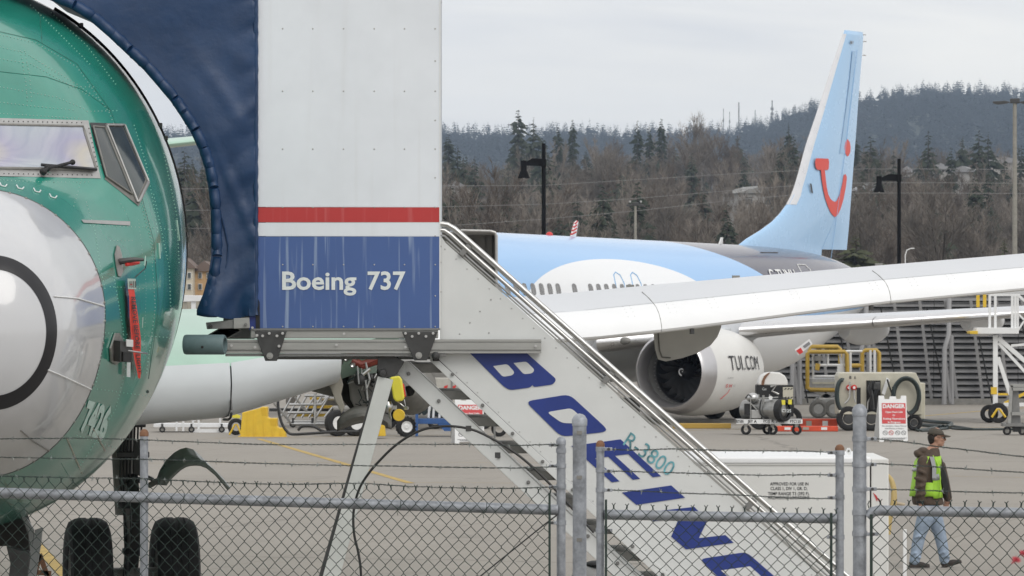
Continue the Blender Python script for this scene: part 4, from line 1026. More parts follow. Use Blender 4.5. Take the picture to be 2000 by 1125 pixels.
# fin, given by its outline in its own plane
def fp(px, py, v=0):
    u = up(px, v); Y = 147.5+cos(PH)*u-sin(PH)*v; return Vector((v, u, CAMH-(py-HY)*Y/FPX))
LE = [(1436,477),(1470,460),(1505,436),(1532,408),(1548,378),(1560,340),(1575,285),(1600,210),(1625,132),(1647,66)]
TE = [(1652,505),(1658,440),(1664,360),(1671,270),(1679,160),(1686,78)]
LEp = [fp(*p) for p in LE]; TEp = [fp(*p) for p in TE]
def edge(pts, z): return lerp(z, [(p.z, p.y) for p in pts])
def fin_sec(z, n=9, x0=0, x1=1):
    a = edge(LEp, z); b = edge(TEp, z); c = b-a; th = min(.22, c*.06)
    xs = [x0+(x1-x0)*(k/n)**1.5 for k in range(n+1)]
    f = lambda x: th*(math.sqrt(max(0, x))*1.9*(1-x)**.9+.02)
    return [Vector((f(x), a+c*x, z)) for x in xs[::-1]]+[Vector((-f(x), a+c*x, z)) for x in xs[1 if x0 == 0 else 0:]]
def loft(secs):
    n = len(secs[0]); return MB().add([p for s in secs for p in s], [(i*n+k, i*n+(k+1) % n, (i+1)*n+(k+1) % n, (i+1)*n+k) for i in range(len(secs)-1) for k in range(n)]+[tuple(range(n)), tuple(range((len(secs)-1)*n, len(secs)*n))])
ztop = LEp[-1].z; zroot = TEp[0].z
zs = [zroot+(ztop-zroot)*k/26 for k in range(27)]
loft([fin_sec(z, 16, 0, .74) for z in zs]).build('tail_fin', M['tblue'], TU, smooth=40, local=True, label='tall light blue tail fin with a red smile')
loft([fin_sec(z, 8, .745, 1) for z in zs[1:]]).build('rudder', M['tblue'], TU, smooth=40, local=True)
cap = [p+Vector((0,0,0)) for p in fin_sec(ztop, 6)]; c2 = [Vector((p.x*.3, p.y*.9+.1*(edge(LEp, ztop)+1.0), ztop+.12)) for p in cap]
loft([cap, c2]).build('fin_tip', M['tblue'], TU, smooth=40, local=True)
zl = [z for z in zs if z > fp(1532,408).z]
led = MB(); rows = []
for z in zl:
    a = edge(LEp, z); c = edge(TEp, z)-a; th = min(.22, c*.06); w = .09 if z < zl[2] else .075; ff = lambda x: th*(math.sqrt(max(0, x))*1.9*(1-x)**.9+.02)+.012
    rows.append([Vector((s*ff(x), a+c*x-(.02 if x == 0 else 0), z)) for s, x in ((-1,w),(-1,w*.4),(-1,0),(1,0),(1,w*.4),(1,w))])
led.grid(rows); led.build('leading_edge', M['silver'], TU, smooth=50, local=True, label='bare metal leading edge of the tail fin')
def finx(px, py):
    p = fp(px, py, 0); a = edge(LEp, p.z); c = edge(TEp, p.z)-a; x = max(0, min(1, (p.y-a)/c)); th = min(.22, c*.06)
    return th*(math.sqrt(x)*1.9*(1-x)**.9+.02)+.035
def fin_poly(name, poly, m, sub=1, lb=None):
    pts = []
    for i in range(len(poly)):
        a = Vector(poly[i]); b = Vector(poly[(i+1) % len(poly)])
        for j in range(sub): p = a.lerp(b, j/sub); pts.append(fp(p.x, p.y, finx(p.x, p.y)))
    # small plates cut to strips keep to the curved skin
    me = MB().prism(pts, (.004, 0, 0)); return me.build(name, m, TU, local=True, label=lb)
def strip(name, L1, L2, m):
    rows = []; 
    for a, b in zip(L1, L2): rows.append([fp(a[0]+(b[0]-a[0])*k/5, a[1]+(b[1]-a[1])*k/5, finx(a[0]+(b[0]-a[0])*k/5, a[1]+(b[1]-a[1])*k/5)) for k in range(6)])
    return MB().grid(rows).build(name, m, TU, smooth=True, local=True)
strip('logo_bar', [(1594,309),(1592,316),(1593,326),(1596,331),(1600,332)], [(1618,310),(1619.5,316),(1619,326),(1618,331),(1616,332)], M['tred'])
strip('logo_curve', [(1603,330),(1605,350),(1608,370),(1612,388),(1617,403),(1622,414),(1627,421),(1631,424),(1636,420),(1642,408),(1648,388),(1652,366),(1654,350),(1654,345),(1652,341)],
                    [(1611,330),(1613,350),(1615,366),(1618,380),(1622,388),(1626,392),(1630,394),(1632,394),(1635,391),(1639,382),(1643,368),(1646,355),(1647,346),(1648,342),(1651,340)], M['tred'])
strip('logo_dot', [(1655,272),(1651,278),(1649.5,288),(1650.5,298),(1654,305)], [(1656,272),(1660,278),(1661.5,288),(1660.5,298),(1657,305)], M['tred'])
MB().tube([fp(x, y, finx(x, y)+.005) for x, y in ((1623,505),(1640,380),(1650,300),(1662,200),(1674,98))], .008, 4).build('rudder_gap', M['tdeep'], TU, local=True)
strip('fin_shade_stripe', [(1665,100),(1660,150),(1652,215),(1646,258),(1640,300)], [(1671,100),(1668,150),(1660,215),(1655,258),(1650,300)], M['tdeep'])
MB().add(*(lambda v, f: ([fp(1661+6*x, 86-7*y, finx(1664, 84)+.01) for x, y in v], f))(*textmesh('MH', .02))).build('fin_letters', M['greytext'], TU, local=True)
fin_poly('fin_plate', [(1582,358),(1585,359),(1588,378),(1585,376)], M['darkgrey'])
for x, y in ((1687,68),(1688,81),(1687,108)): MB().tube([fp(x-2, y, 0), fp(x+4, y, 0)], .012, 4).build('static_wick', M['midgrey'], TU, local=True)
# wings
WU = [(1.4,12.6,7.6,1.95,2.75),(1.9,13.0,7.3,1.98,2.8),(5.5,15.2,5.2,2.43,2.95),(8,16.7,4.4,2.62,3.05),(12,19.2,3.1,2.96,3.27),(17.2,22.4,1.7,3.38,3.52)]
TT2 = [(.5,32.3,3.8,4.35,4.62),(7.1,36.2,1.5,4.95,5.08)]
for fl in (1, -1):
    wing_mb(WU, 1.4, 17.2, .075, 1, ns=14, flip=fl).build('wing', M['wing'], TU, smooth=35, local=True)
    for a_, b_ in ((1.9,4.2),(5.3,8.5),(8.52,12.2),(12.22,17.1)):
        wing_mb(WU, a_, b_, 0, .085, .006, ns=6, flip=fl).build('slat', M['silver'], TU, smooth=40, local=True)
    for v, l in ((7.1,2.6),(10.2,2.2),(3.4,2.8)):
        q = [lerp(v, [(r[0], r[k]) for r in WU]) for k in range(1, 5)]
        m_ = canoe(MB(), v*fl, q[0]+q[1]*.45, q[0]+q[1]*.45+l+.5, q[2]+.1, .52, .24); m_.build('flap_fairing', M['white'], TU, smooth=60, local=True)
wing_mb(TT2, .5, 3.0, ns=6, flip=-1).build('stabilizer', M['white'], TU, smooth=40, local=True)
# belly fairing
rows = []
for i in range(17):
    t = i/16; s = max(.02, sin(PI*t))**.35; u = 11.5+12*t; rows.append([Vector((2.2*s*cos(a), u, 2.35+(1.1*s)*sin(a))) for a in [-PI*k/14 for k in range(15)]])
MB().grid(rows).build('belly_fairing', M['krueger'], TU, smooth=True, local=True)
# engines
def engine(v):
    o = (v, 11.55, 1.45); e = [MB() for _ in range(8)]
    ax = (0, 1, 0)
    N = lambda n, m, mb, s=50: mb.build(n, m, TU, smooth=s, local=True)
    nac = MB().lathe([(1.17,.62),(1.215,1.0),(1.235,1.5),(1.22,2.5),(1.14,3.4),(1.03,4.0),(.99,4.0),(.95,2.9)], o, ax, 56).build('nacelle', M['trailer'], TU, smooth=50, local=True)
    N('inlet_lip', M['lip'], MB().lathe([(.88,1.0),(.90,.55),(.915,.25),(.945,.08),(.985,.0),(1.03,.03),(1.08,.14),(1.13,.36),(1.172,.615)], o, ax, 64))
    N('inlet_duct', M['aluD'], MB().lathe([(.875,1.05),(.885,.9),(.89,.55)], o, ax, 48))
    N('fan_case', M['blackp'], MB().lathe([(.0,1.9),(.86,1.9),(.875,1.0)], o, ax, 48))
    N('spinner', M['blackp'], MB().lathe([(0,.78),(.05,.80),(.14,.92),(.22,1.08),(.27,1.25)], o, ax, 32))
    sw = [(Vector(o)+Vector((cos(t)*r, .80+r*.75-.02, sin(t)*r))) for t, r in [(-.6+k*.42, .02+.0085*k) for k in range(13)]]
    N('spinner_swirl', M['signw'], MB().tube(sw, [.012+.001*k for k in range(13)], 6))
    fb = M['fanblade']
    for k in range(18):
        a0 = 2*PI*k/18; rows = []
        for i in range(7):
            t = i/6; r = .24+.625*t; a = a0+.34*sin(t*2.4)-.12*t; tw = .25+.75*t; ch = .16+.14*sin(PI*min(1, t*1.1)); rows_ = []
            for s in (-.5, 0, .5):
                da = s*ch*sin(tw)/r; rows_.append(Vector(o)+Vector((r*cos(a+da), 1.16+s*ch*cos(tw), r*sin(a+da))))
            rows.append(rows_)
        b_ = MB().grid(rows).build('fan_blade', fb, TU, smooth=True, local=True)
    N('exhaust_cone', M['darkgrey'], MB().lathe([(.75,2.9),(.68,3.7),(.5,4.3),(.42,4.3),(.3,4.0),(.22,4.5),(0,5.1)], o, ax, 32))
    MB().prism([(v-.14,14.0,2.60),(v-.14,17.6,2.75),(v-.14,17.6,2.45),(v-.14,15.2,1.9),(v-.14,13.4,2.5)], (.28,0,0)).build('pylon', M['krueger'], TU, local=True, bevel=.04)
    return nac, o
M['fanblade'] = mat('fan_blade_metal', (.13,.13,.135), .35, .6)
eo = []
for v in (4.83, -4.83): eo.append(engine(v))
# lettering on the near engine, wrapped round the nacelle
def nac_pt(t, ang, off=.028):
    r = lerp(t, [(.62,1.17),(1.0,1.215),(1.5,1.235),(2.5,1.22),(3.4,1.14)])+off; o = eo[0][1]
    return Vector((o[0]+r*cos(ang), o[1]+t, o[2]+r*sin(ang)))
def nac_text(name, txt, t0, t1, a0, a1, m, bold=0):
    vs, fs = textmesh(txt, bold); return MB().add([nac_pt(t0+(t1-t0)*x, a0+(a1-a0)*y) for x, y in vs], fs).build(name, m, TU, local=True)
for ch_, c0, c1 in (('T',0,.155),('U',.185,.335),('I',.375,.405),('.',.44,.47),('C',.505,.65),('O',.68,.83),('M',.86,1)): nac_text('lettering', ch_, 1.3+2.1*c0, 1.3+2.1*c1, .03, .37, M['blackt'], .0)
nac_text('small_print', 'A.M.A', 1.15, 1.5, -.16, -.125, M['greytext']); nac_text('warning_mark', 'S H', 1.15, 1.5, -.36, -.28, M['redp'], .02); nac_text('small_print', 'AA', 1.6, 1.72, -.34, -.29, M['greytext'])
MB().tube([nac_pt(1.45,-.4), nac_pt(1.4,-.5), nac_pt(1.2,-.66)], .008, 4).build('panel_line', M['redp'], TU, local=True)
# landing gear
for sgn in (1, -1):
    for dv in (-.43, .43):
        c = (2.86*sgn+dv, 19.6, .56); t_ = MB(); wheel(t_, c, .565, .42, (1,0,0)); to = t_.build('wheel', M['tyre'], TU, smooth=35, local=True)
        MB().lathe([(0,-.1),(.16,-.12),(.27,-.15),(.30,-.19),(.30,.19),(.27,.15),(.16,.12),(0,.1)], c, (1,0,0), 24).build('rim', M['signw'], to, smooth=35, local=True)
    MB().tube([(2.86*sgn,19.6,.45),(2.8*sgn,19.6,2.2)], .11, 12).build('gear_leg', M['white'], TU, smooth=35, local=True)
for dv in (-.2, .2):
    c = (dv, 4.0, .343); t_ = MB(); wheel(t_, c, .343, .2, (1,0,0)); t_.build('wheel', M['tyre'], TU, smooth=35, local=True)
MB().tube([(0,4.0,.3),(0,3.9,1.7)], .08, 12).build('nose_leg', M['white'], TU, smooth=35, local=True)
# landing light grille on the inner leading edge
p = lerp(2.2, [(r[0], r[1]) for r in WU]); MB().ell((2.45,p+.28,2.28), (.30,.12,.12)).build('landing_light', M['midgrey'], TU, smooth=True, local=True)
# ================================================================== boarding stair with canopy and hood
Y0 = 41.0; S0 = Y0/FPX
ST_ = thing('boarding_stair', 'white passenger boarding stair with striped canopy box and navy blue hood at the green nose', 'boarding stair', (P(700,601,Y0).x, Y0+.8, 0))
def sp(name, poly, Y, d, m, bevel=0, label=None): return MB().pp(poly, Y, d).build(name, m, ST_, bevel=bevel, label=label)
xl, xr = P(501,0,Y0).x, P(858,0,Y0).x
def zz(py, Y=Y0): return CAMH-(py-HY)*Y/FPX
DEP = 1.55
# canopy box: side skins in bands, far side, curved roof
def band(name, y0, y1, m, proud=0, **k):
    return MB().cbox((xl, Y0-proud, zz(y1)), (xr, Y0+.03, zz(y0))).build(name, m, ST_, **k)
band('side_panel', -14, 404, M['canopyw'], label='plain white upper side of the canopy box')
band('red_band', 405, 434, M['canopyred'], .001); band('white_band', 435, 461, M['canopyw']); band('blue_band', 462, 641, M['canopyblue'], .001, label='blue lower side of the canopy box with pale water streaks')
roof = MB(); rows = []
for k in range(13):
    a = PI/2*k/12; rows.append([Vector((x, Y0+.24-.24*cos(a), zz(-14)+.24*sin(a))) for x in (xl, xr)])
for k in range(13):
    a = PI/2*k/12; rows.append([Vector((x, Y0+DEP-.24+.24*sin(a), zz(-14)+.24*cos(a))) for x in (xl, xr)])
roof.grid(rows); o = roof.build('roof', M['canopyw'], ST_, smooth=50); sm = o.modifiers.new('thick', 'SOLIDIFY'); sm.thickness = .02; sm.offset = -1
MB().cbox((xl, Y0+DEP-.03, zz(641)), (xr, Y0+DEP, zz(-14))).build('far_side_panel', M['canopyw'], ST_)
MB().cbox((xr+.001, Y0-.004, zz(641)), (xr+.008, Y0+.05, zz(-14))).build('edge_trim', M['signw'], ST_)
MB().cbox((xl-.006, Y0-.004, zz(641)), (xl, Y0+.05, zz(-14))).build('edge_trim', M['signw'], ST_)
MB().cbox((xl, Y0, zz(645)), (xr, Y0+DEP, zz(641.5))).build('floor', M['aluD'], ST_)
rvt = MB()
def rivet(x, y, r=.006, Y=Y0): rvt.ell(P(x, y, Y-.001), (r, r*.6, r), 8, 5)
for y in (56, 178, 291, 405, 517, 641):
    for x in (552, 611, 671, 731, 790, 850): rivet(x, y-3 if y == 641 else y)
for y in (119, 235, 347, 461, 578): rivet(850, y)
rvt.build('rivets', M['winframe'], ST_, smooth=True, kind='stuff')
text_px('lettering', 'Boeing', 551, 696, 529, 565, Y0-.006, M['letterw'], ST_, .022)
text_px('lettering', '737', 718, 792, 529, 565, Y0-.006, M['letterw'], ST_, .022)
# hood: front curtain, padded edge, roof and far curtain
inner = [(-40,-70),(40,-42),(92,-2),(140,18),(175,40),(212,72),(246,104),(280,136),(306,166),(333,198),(352,226),(372,258),(388,292),(400,330),(407,368),(411,410),(412,455),(413,500),(407,540),(398,575),(386,606)]
bot = [(388,616),(402,617),(424,620),(440,617),(470,618),(499,616)]
def hoodY(x, y):
    t = (500-x)/400.0
    return Y0-.02-.28*min(1, max(0, t))**1.2
ip = []; 
for i in range(len(inner)-1):
    for j in range(4):
        a = Vector(inner[i]); b = Vector(inner[i+1]); ip.append(a.lerp(b, j/4))
ip.append(Vector(inner[-1]))
def outer_x(y): return 499-1.0*max(0, sin(y*.03))
rnd = random.Random(4)
ph = [rnd.uniform(0, 6.3) for _ in range(12)]
def wrinkle(x, y, s):
    w = 0
    w += .013*sin((x*.55+y*.83)*.022+ph[0])*s+.004*sin((x*.75+y*.5)*.11+ph[5]+2*sin(y*.02))*s*min(1, max(0, (y-150)/150))
    w += .006*sin((x*.9-y*.3)*.05+ph[1]+2*sin(y*.011))*s
    e = max(0, (x-440)/60.0) if x > 440 else 0
    w += e*e*.010*sin(y*.075+ph[2]+3*sin(y*.013)+x*.05)
    w += e*e*.005*sin(y*.17+ph[3]+2*sin(y*.021)+x*.08)
    lo = max(0, (y-430)/190.0)
    w += lo*.035*sin((x-385)*.07+ph[4]+y*.004)
    # two deep diagonal folds from the side seam
    for cx, cy, sl, a in ((470,235,-.9,.022),(455,560,-1.1,.025),(440,190,1.3,.016),(470,400,2.2,.015),(485,120,.5,.012),(480,330,-.6,.014)):
        d = (y-cy)-sl*(x-cx); w -= a*math.exp(-(d/26.0)**2)*math.exp(-((x-cx)/50.0)**2)
    return w
rows = []
NC = 57
for i, p in enumerate(ip):
    r = []
    y = p.y
    # row runs from the inner edge to the box side; rows keep fanning so the top bunches at the corner
    tgt_y = y if y > -10 else y*.4-6
    if i == len(ip)-1: tgt_y = 616
    for k in range(NC):
        t = k/(NC-1); x = p.x+(499-p.x)*t; yy = y+(tgt_y-y)*t+(8*sin(t*PI) if i == len(ip)-1 else 0)
        r.append(P(x, yy, hoodY(x, yy)+wrinkle(x, yy, min(1, 4*t*(1.001-t)+.15))))
    rows.append(r)
# hanging hem row
r = []
for k in range(NC):
    t = k/(NC-1); x = 386+113*t; yy = 612+6*sin(t*9)*.4+4; r.append(P(x, yy, hoodY(x, yy)+wrinkle(x, yy, .2)))
rows.append(r)
hm = MB().grid(rows); o = hm.build('hood_curtain', M['hoodblue'], ST_, smooth=True, label='navy blue wrinkled vinyl side curtain'); sm = o.modifiers.new('thick', 'SOLIDIFY'); sm.thickness = .012
back = MB().grid([[p+Vector((0, DEP+.25, 0)) for p in r_] for r_ in rows]); back.build('far_curtain', M['hoodblue'], ST_, smooth=True)
rim = MB().grid([[r_[0], r_[0]+Vector((.03,.6,.02)), r_[0]+Vector((.03,1.2,.02)), r_[0]+Vector((0,DEP+.25,0))] for r_ in rows[:34]]); rim.build('hood_lining', M['hoodblue'], ST_, smooth=True)
top = MB().grid([[P(x, -75, hoodY(x, 0)) , P(x, -110, Y0+.7), P(x, -75, Y0+DEP+.2)] for x in (-40,100,200,300,400,501)]); top.build('hood_roof', M['hoodblue'], ST_, smooth=True)
# padded roll along the inner edge in stitched lengths
for s0 in range(0, len(ip)-3, 4):
    seg = ip[s0:s0+5]; pts = []; rr_ = []
    for j, p in enumerate(seg):
        nx = Vector((ip[min(s0+j+1, len(ip)-1)]-ip[max(0, s0+j-1)])).normalized(); off = Vector((nx.y, -nx.x))*11
        c = p+off; pts.append(P(c.x, c.y, hoodY(c.x, c.y)-.01+.012*sin(j*2.3+s0))); rr_.append(.040*(1.0 if 0 < j < 4 else .84+.05*sin(s0*1.3))+.004*sin(s0+j*3))
    MB().tube(pts, rr_, 12).build('padded_edge', M['hoodblue'], ST_, smooth=60)
sm_ = MB()
sm_.tube([P(499.5, y, Y0-.02+.006*sin(y*.2)) for y in range(-20, 618, 12)], [.014+.006*abs(sin(y*.11+sin(y*.03))) for y in range(-20, 618, 12)], 8); sm_.build('side_seam', M['hoodblue'], ST_, smooth=True)
MB().tube([P(x, y, hoodY(x, y)-.02) for x, y in ((434,425),(440,450),(446,480),(444,510),(437,535),(432,570),(430,618))], .006, 6).build('curtain_seam', M['hoodblue'], ST_, smooth=True)
sp('strap', [(499,575),(507,590),(508,655),(500,655)], Y0-.02, .01, M['black'])
# rails and brackets below the box
def bar(name, x0, x1, y0, y1, Y, d, m, bevel=.006): return sp(name, [(x0,y1),(x1,y1),(x1,y0),(x0,y0)], Y, d, m, bevel)
bar('sill_rail', 489, 856, 645, 661, Y0-.02, .06, M['alu'])
bar('sill_lip', 489, 856, 642, 646, Y0-.03, .03, M['aluD'], .002)
def channel(name, x0, x1, y0, y1, Y, d):
    c = MB(); t = (y1-y0)
    prof = [(0,0),(0,.16),(.006,.18),(.006,.22),(-.004,.26),(-.004,.74),(.006,.78),(.006,.82),(0,.86),(0,1)]
    a = [P(x0, y0+t*k, Y+o) for o, k in prof]; b = [P(x1, y0+t*k, Y+o) for o, k in prof]
    a2 = a+[a[-1]+Vector((0,d,0)), a[0]+Vector((0,d,0))]; b2 = b+[b[-1]+Vector((0,d,0)), b[0]+Vector((0,d,0))]; n = len(a2)
    c.add(a2+b2, [(i, (i+1) % n, (i+1) % n+n, i+n) for i in range(n)]+[tuple(range(n))[::-1], tuple(range(n, 2*n))])
    return c.build(name, M['alu'], ST_, smooth=30)
channel('slide_rail', 440, 1057, 663, 690, Y0-.05, .09)
bar('slide_rail_foot', 440, 870, 690.5, 696, Y0-.04, .06, M['aluD'], .003)
bar('cross_beam', 436, 500, 618, 660, Y0+.25, .15, M['aluD']); bar('cross_beam', 403, 440, 667, 690, Y0+.5, .4, M['midgrey'])
for Yr in (Y0+DEP-.05,): channel('slide_rail', 440, 1057, 663, 690, Yr, .09)
sp('bracket_plate', [(497,647),(560,647),(541,705),(518,705)], Y0-.075, .015, M['darkgrey'], .003)
sp('bracket_plate', [(785,648),(855,648),(834,704),(809,704)], Y0-.075, .015, M['darkgrey'], .003)
def bolt(x, y, r, Y, m=None, name='bolt'):
    b = MB().lathe([(0,-.022),(r*.5,-.022),(r*.55,-.012),(r,-.012),(r,.0),(0,.0)], P(x, y, Y), (0,1,0), 12); return b.build(name, m or M['steel'], ST_, smooth=35)
for x, y in ((513,656),(526,651),(541,656),(552,651),(502,655),(792,651),(805,657),(818,651),(832,657),(846,651),(672,652),(545,676),(498,678),(452,675),(657,674),(792,678),(1046,676)): bolt(x, y, .010, Y0-.078 if x not in (672,657,452,1046) else Y0-.056)
for x, y in ((527,695),(818,694)): bolt(x, y, .024, Y0-.078, M['alu'], 'roller_bolt')
MB().lathe([(0,-.05),(.012,-.05),(.03,-.03),(.03,.05),(0,.05)], P(851,695,Y0-.05), (0,1,0), 20).build('roller', M['darkgrey'], ST_, smooth=35); sp('roller_bracket', [(845,690),(858,690),(858,705),(845,705)], Y0, .02, M['black'])
sp('link_arm', [(402,630),(470,623),(470,641),(404,643)], Y0-.02, .02, M['aluD'], .003); sp('link_clevis', [(456,622),(487,620),(488,641),(456,642)], Y0-.035, .02, M['alu'], .003)
bolt(411, 638, .016, Y0-.03, M['darkgrey']); bolt(480, 634, .012, Y0-.045, M['aluD']); bolt(493, 640, .009, Y0-.03)
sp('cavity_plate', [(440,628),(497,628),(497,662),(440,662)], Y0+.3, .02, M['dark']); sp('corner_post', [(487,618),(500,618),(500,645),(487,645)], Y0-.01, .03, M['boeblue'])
MB().lathe([(.068,0),(.072,.01),(.072,.29),(.066,.30),(.050,.30),(.050,.02),(.068,0)], P(361,673,Y0-.08), (1,-.22,0), 28).build('bumper_tube', M['tubegreen'], ST_, smooth=40, label='short grey green bumper tube with an open end')
MB().lathe([(0,.12),(.050,.12)], P(361,673,Y0-.08), (1,-.22,0), 24).build('tube_bore', M['dark'], ST_)
MB().lathe([(0,-.002),(.010,-.002)], P(395,678,Y0-.185), (0,1,0), 10).build('tube_hole', M['dark'], ST_)
for k in range(9): MB().beam(P(405+4*k, 654, Y0+.1), P(410+4*k, 663, Y0+.1), .012, .25).build('grating_bar', M['midgrey'], ST_)
# stair flank
Yf = 41.06
top_line = lambda x: 467+(x-861)*.888
low_line = lambda x: 705+(x-840)*.94
flank = [(859,462),(862,462),(870,474),(1665,1181),(1620,1438),(840,705),(840,690),(859,690)]
sp('side_panel', flank, Yf, .03, M['stairw'], label='long white sloping flank of the stair')
sp('panel_edge', [(869,471),(873,471),(1668,1177),(1665,1181)], Yf-.003, .05, M['alu'])
sp('lower_flange', [(840,705),(858,705),(1350,1163),(1325,1163)], Yf-.012, .012, M['stairw'], .003)
MB().tube([P(x, 699+(x-852)*.935, Yf-.005) for x in (852,1100,1300,1400)], .0035, 4).build('panel_joint', M['darkgrey'], ST_)
fr = MB()
def fl(x, y, r=.006): fr.ell(P(x, y, Yf-.002), (r, r*.6, r), 8, 5)
for i in range(34): x = 872+i*21.7; fl(x-3, top_line(x)+10, .005)
for i in range(30): x = 892+i*20.5; fl(x, low_line(x)-26, .0045)
for x, y in ((861,481),(861,512),(861,570),(959,585),(938,608),(918,630),(898,652),(955,650),(930,780),(1000,745),(1060,800),(1120,790),(1190,880),(1040,880)): fl(x, y)
fr.build('rivets', M['winframe'], ST_, smooth=True, kind='stuff')
for i in range(9):
    x = 884+58.6*i; bolt(x, low_line(x)-10 if i else 731, .013, Yf-.015, M['aluD'])
def letter(name, poly, hole=()):
    # outline given in the photograph's own slanted lettering; holes closed by bridging
    o = MB().pp(poly, Yf-.006, .005).build(name, M['boeblue'], ST_)
    for k, h in enumerate(hole): MB().pp(h, Yf-.0085, .0025).build('letter_counter', M['stairw'], o if False else ST_)
    return o
def rnded(poly, r=4, skip=()):
    out = []; n = len(poly)
    for i, p in enumerate(poly):
        p = Vector(p); a = Vector(poly[i-1]); b = Vector(poly[(i+1) % n])
        if i in skip: out.append(tuple(p)); continue
        da = (a-p); db = (b-p); ra = min(r, da.length*.45); rb_ = min(r, db.length*.45); A_ = p+da.normalized()*ra; B_ = p+db.normalized()*rb_
        for k in range(5):
            t = k/4; out.append(tuple(A_*(1-t)**2+p*2*t*(1-t)+B_*t*t))
    return out
letter('letter', rnded([(917,689),(1028,689),(1087,741),(1080,751),(1043,756),(1040,752),(1035,757),(996,762),(984,755)], 6, (0,1,5)),
       [rnded([(963,715),(991,711),(1005,727),(1001,733),(982,736)], 5, (0,)), rnded([(1003,709),(1028,706),(1044,722),(1040,729),(1023,731)], 5, (0,))])
letter('letter', rnded([(1026,784),(1112,770),(1186,838),(1180,844),(1096,853)], 14), [rnded([(1068,805),(1116,797),(1150,828),(1097,826)], 8)])
letter('letter', [(1116,871),(1212,858),(1291,930),(1275,932),(1227,887),(1201,890),(1250,935),(1236,937),(1188,892),(1162,895),(1210,940),(1195,942)])
letter('letter', [(1215,962),(1311,948),(1338,972),(1243,986)])
letter('letter', [(1258,1001),(1356,990),(1382,1016),(1365,1051),(1417,1045),(1433,1060),(1340,1073),(1311,1048),(1326,1013),(1276,1018)])
letter('letter', rnded([(1366,1092),(1458,1078),(1575,1180),(1560,1186),(1490,1196),(1470,1190)], 12), [[(1408,1114),(1465,1106),(1530,1164),(1505,1168),(1474,1172)]])
# stencilled unit number, slanted down the flank
def st_map(x, y):
    bx, by = 1216+90*x, 868+63*x
    return P(bx+17*y, by-26*y, Yf-.007)
text_part('stencil', 'R-3800', st_map, M['teal'], ST_, .0)
# handrails
def rail_pts(dx, dy, n0=0):
    return [P(x+dx, y+dy, Yf-.02) for x, y in ((858,437),(872,439),(886,447),(914,471),(1210,733),(1700,1167),(2080,1503))]
MB().tube(rail_pts(2, 0), .020, 12).build('handrail', M['steel'], ST_, smooth=50)
MB().tube([p+Vector((0,.0,0)) for p in [P(x, y, Yf-.02) for x, y in ((858,449),(868,450),(880,458),(905,481),(1200,742),(1700,1184),(2060,1503))]], .016, 12).build('handrail', M['steel'], ST_, smooth=50)
MB().tube([P(x, y, Yf+.02) for x, y in ((858,459),(868,461),(897,488),(1196,752),(1690,1190))], .007, 8).build('cable_rail', M['steel'], ST_, smooth=50)
for Yr in (Yf+1.45,): MB().tube([P(x, y, Yr) for x, y in ((866,440),(888,448),(1210,733),(1700,1167))], .020, 10).build('handrail', M['steel'], ST_, smooth=50)
for x, y in ((905,489),(1184,738),(1462,985),(1740,1232)):
    sp('rail_bracket', [(x-10,y+6),(x+8,y-14),(x+17,y-6),(x-1,y+13)], Yf-.03, .05, M['aluD'], .005)
# second stringer and the treads between
sp('stringer', [(752,706),(800,706),(840,747),(1322,1183),(1322,1240),(838,790)], Yf+.10, .04, M['stairw'], .004, 'thin grey white lower stringer with round bolts')
sp('stringer', [(762,706),(800,706),(840,747),(1322,1183),(1322,1240),(838,790)], Yf+1.35, .04, M['stairw'])
MB().tube([P(x, 706+(x-800)*.94+1, Yf+.095) for x in (800,1050,1330)], .004, 4).build('stringer_edge', M['steel'], ST_)
for x, y in ((798,730),(857,783),(915,838),(974,892),(1032,942),(1090,994),(1148,1047),(1206,1100)): bolt(x, y, .014, Yf+.10, M['aluD'])
for i in range(9):
    yc = 718+i*52.5; x0 = 810+(yc-718)*1.06; x1 = x0+90
    zt = zz(yc-8, Yf+.15); zb = zz(yc+10, Yf+.15)
    MB().cbox((P(x0-16,0,Yf).x, Yf+.14, zb), (P(x1,0,Yf).x, Yf+1.34, zt)).build('tread', M['midgrey'], ST_, bevel=.004)
    MB().cbox((P(x1-42,0,Yf).x, Yf+.13, zt-.055), (P(x1-8,0,Yf).x, Yf+.139, zt-.012)).build('tread_bracket', M['darkgrey'], ST_)
# far flank
sp('far_side_panel', flank, Yf+1.5, .03, M['stairw'])
# support leg
def leg(Y, nm='support_leg'):
    g = MB(); a, b = P(752,735,Y), P(618,1262,Y); b.z = .05; a2, b2 = P(752,735,Y), P(618,1262,Y)
    ends = [(735,735),(768,740),(664,1125),(630,1125)]
    k = 1125; sc2 = (HY+CAMH*FPX/Y-735)/(1125-735.)
    L0 = (735+(630-735)*sc2, 735+390*sc2); L1 = (768+(664-768)*sc2, 735+390*sc2)
    return [(738,735),(768,742),(L1[0],L1[1]-6),(L0[0],L0[1]-6)]
q = leg(Y0); M['legalu'] = mat('pale_leg_aluminium', (.58,.60,.58), .45, .1, noise=.08, scale=5)
sp('support_leg', q, Y0+.0, .012, M['legalu'], .002, 'grey sloping support leg under the canopy')
sp('support_leg_flange', [(q[0][0]-3,q[0][1]),(q[0][0]+2,q[0][1]),(q[3][0]+2,q[3][1]),(q[3][0]-12,q[3][1])], Y0+.013, .09, M['darkgrey'])
sp('support_leg', q, Y0+DEP, .06, M['alu'], .002)
MB().lathe([(0,-.03),(.022,-.028),(.028,-.01),(.028,.02)], P(748,728,Y0-.01), (0,1,0), 16).build('pivot', M['darkgrey'], ST_, smooth=40)
sp('pivot_plate', [(738,694),(766,694),(790,706),(776,730),(762,737),(742,738),(737,718)], Y0+.03, .04, M['darkgrey'], .004)
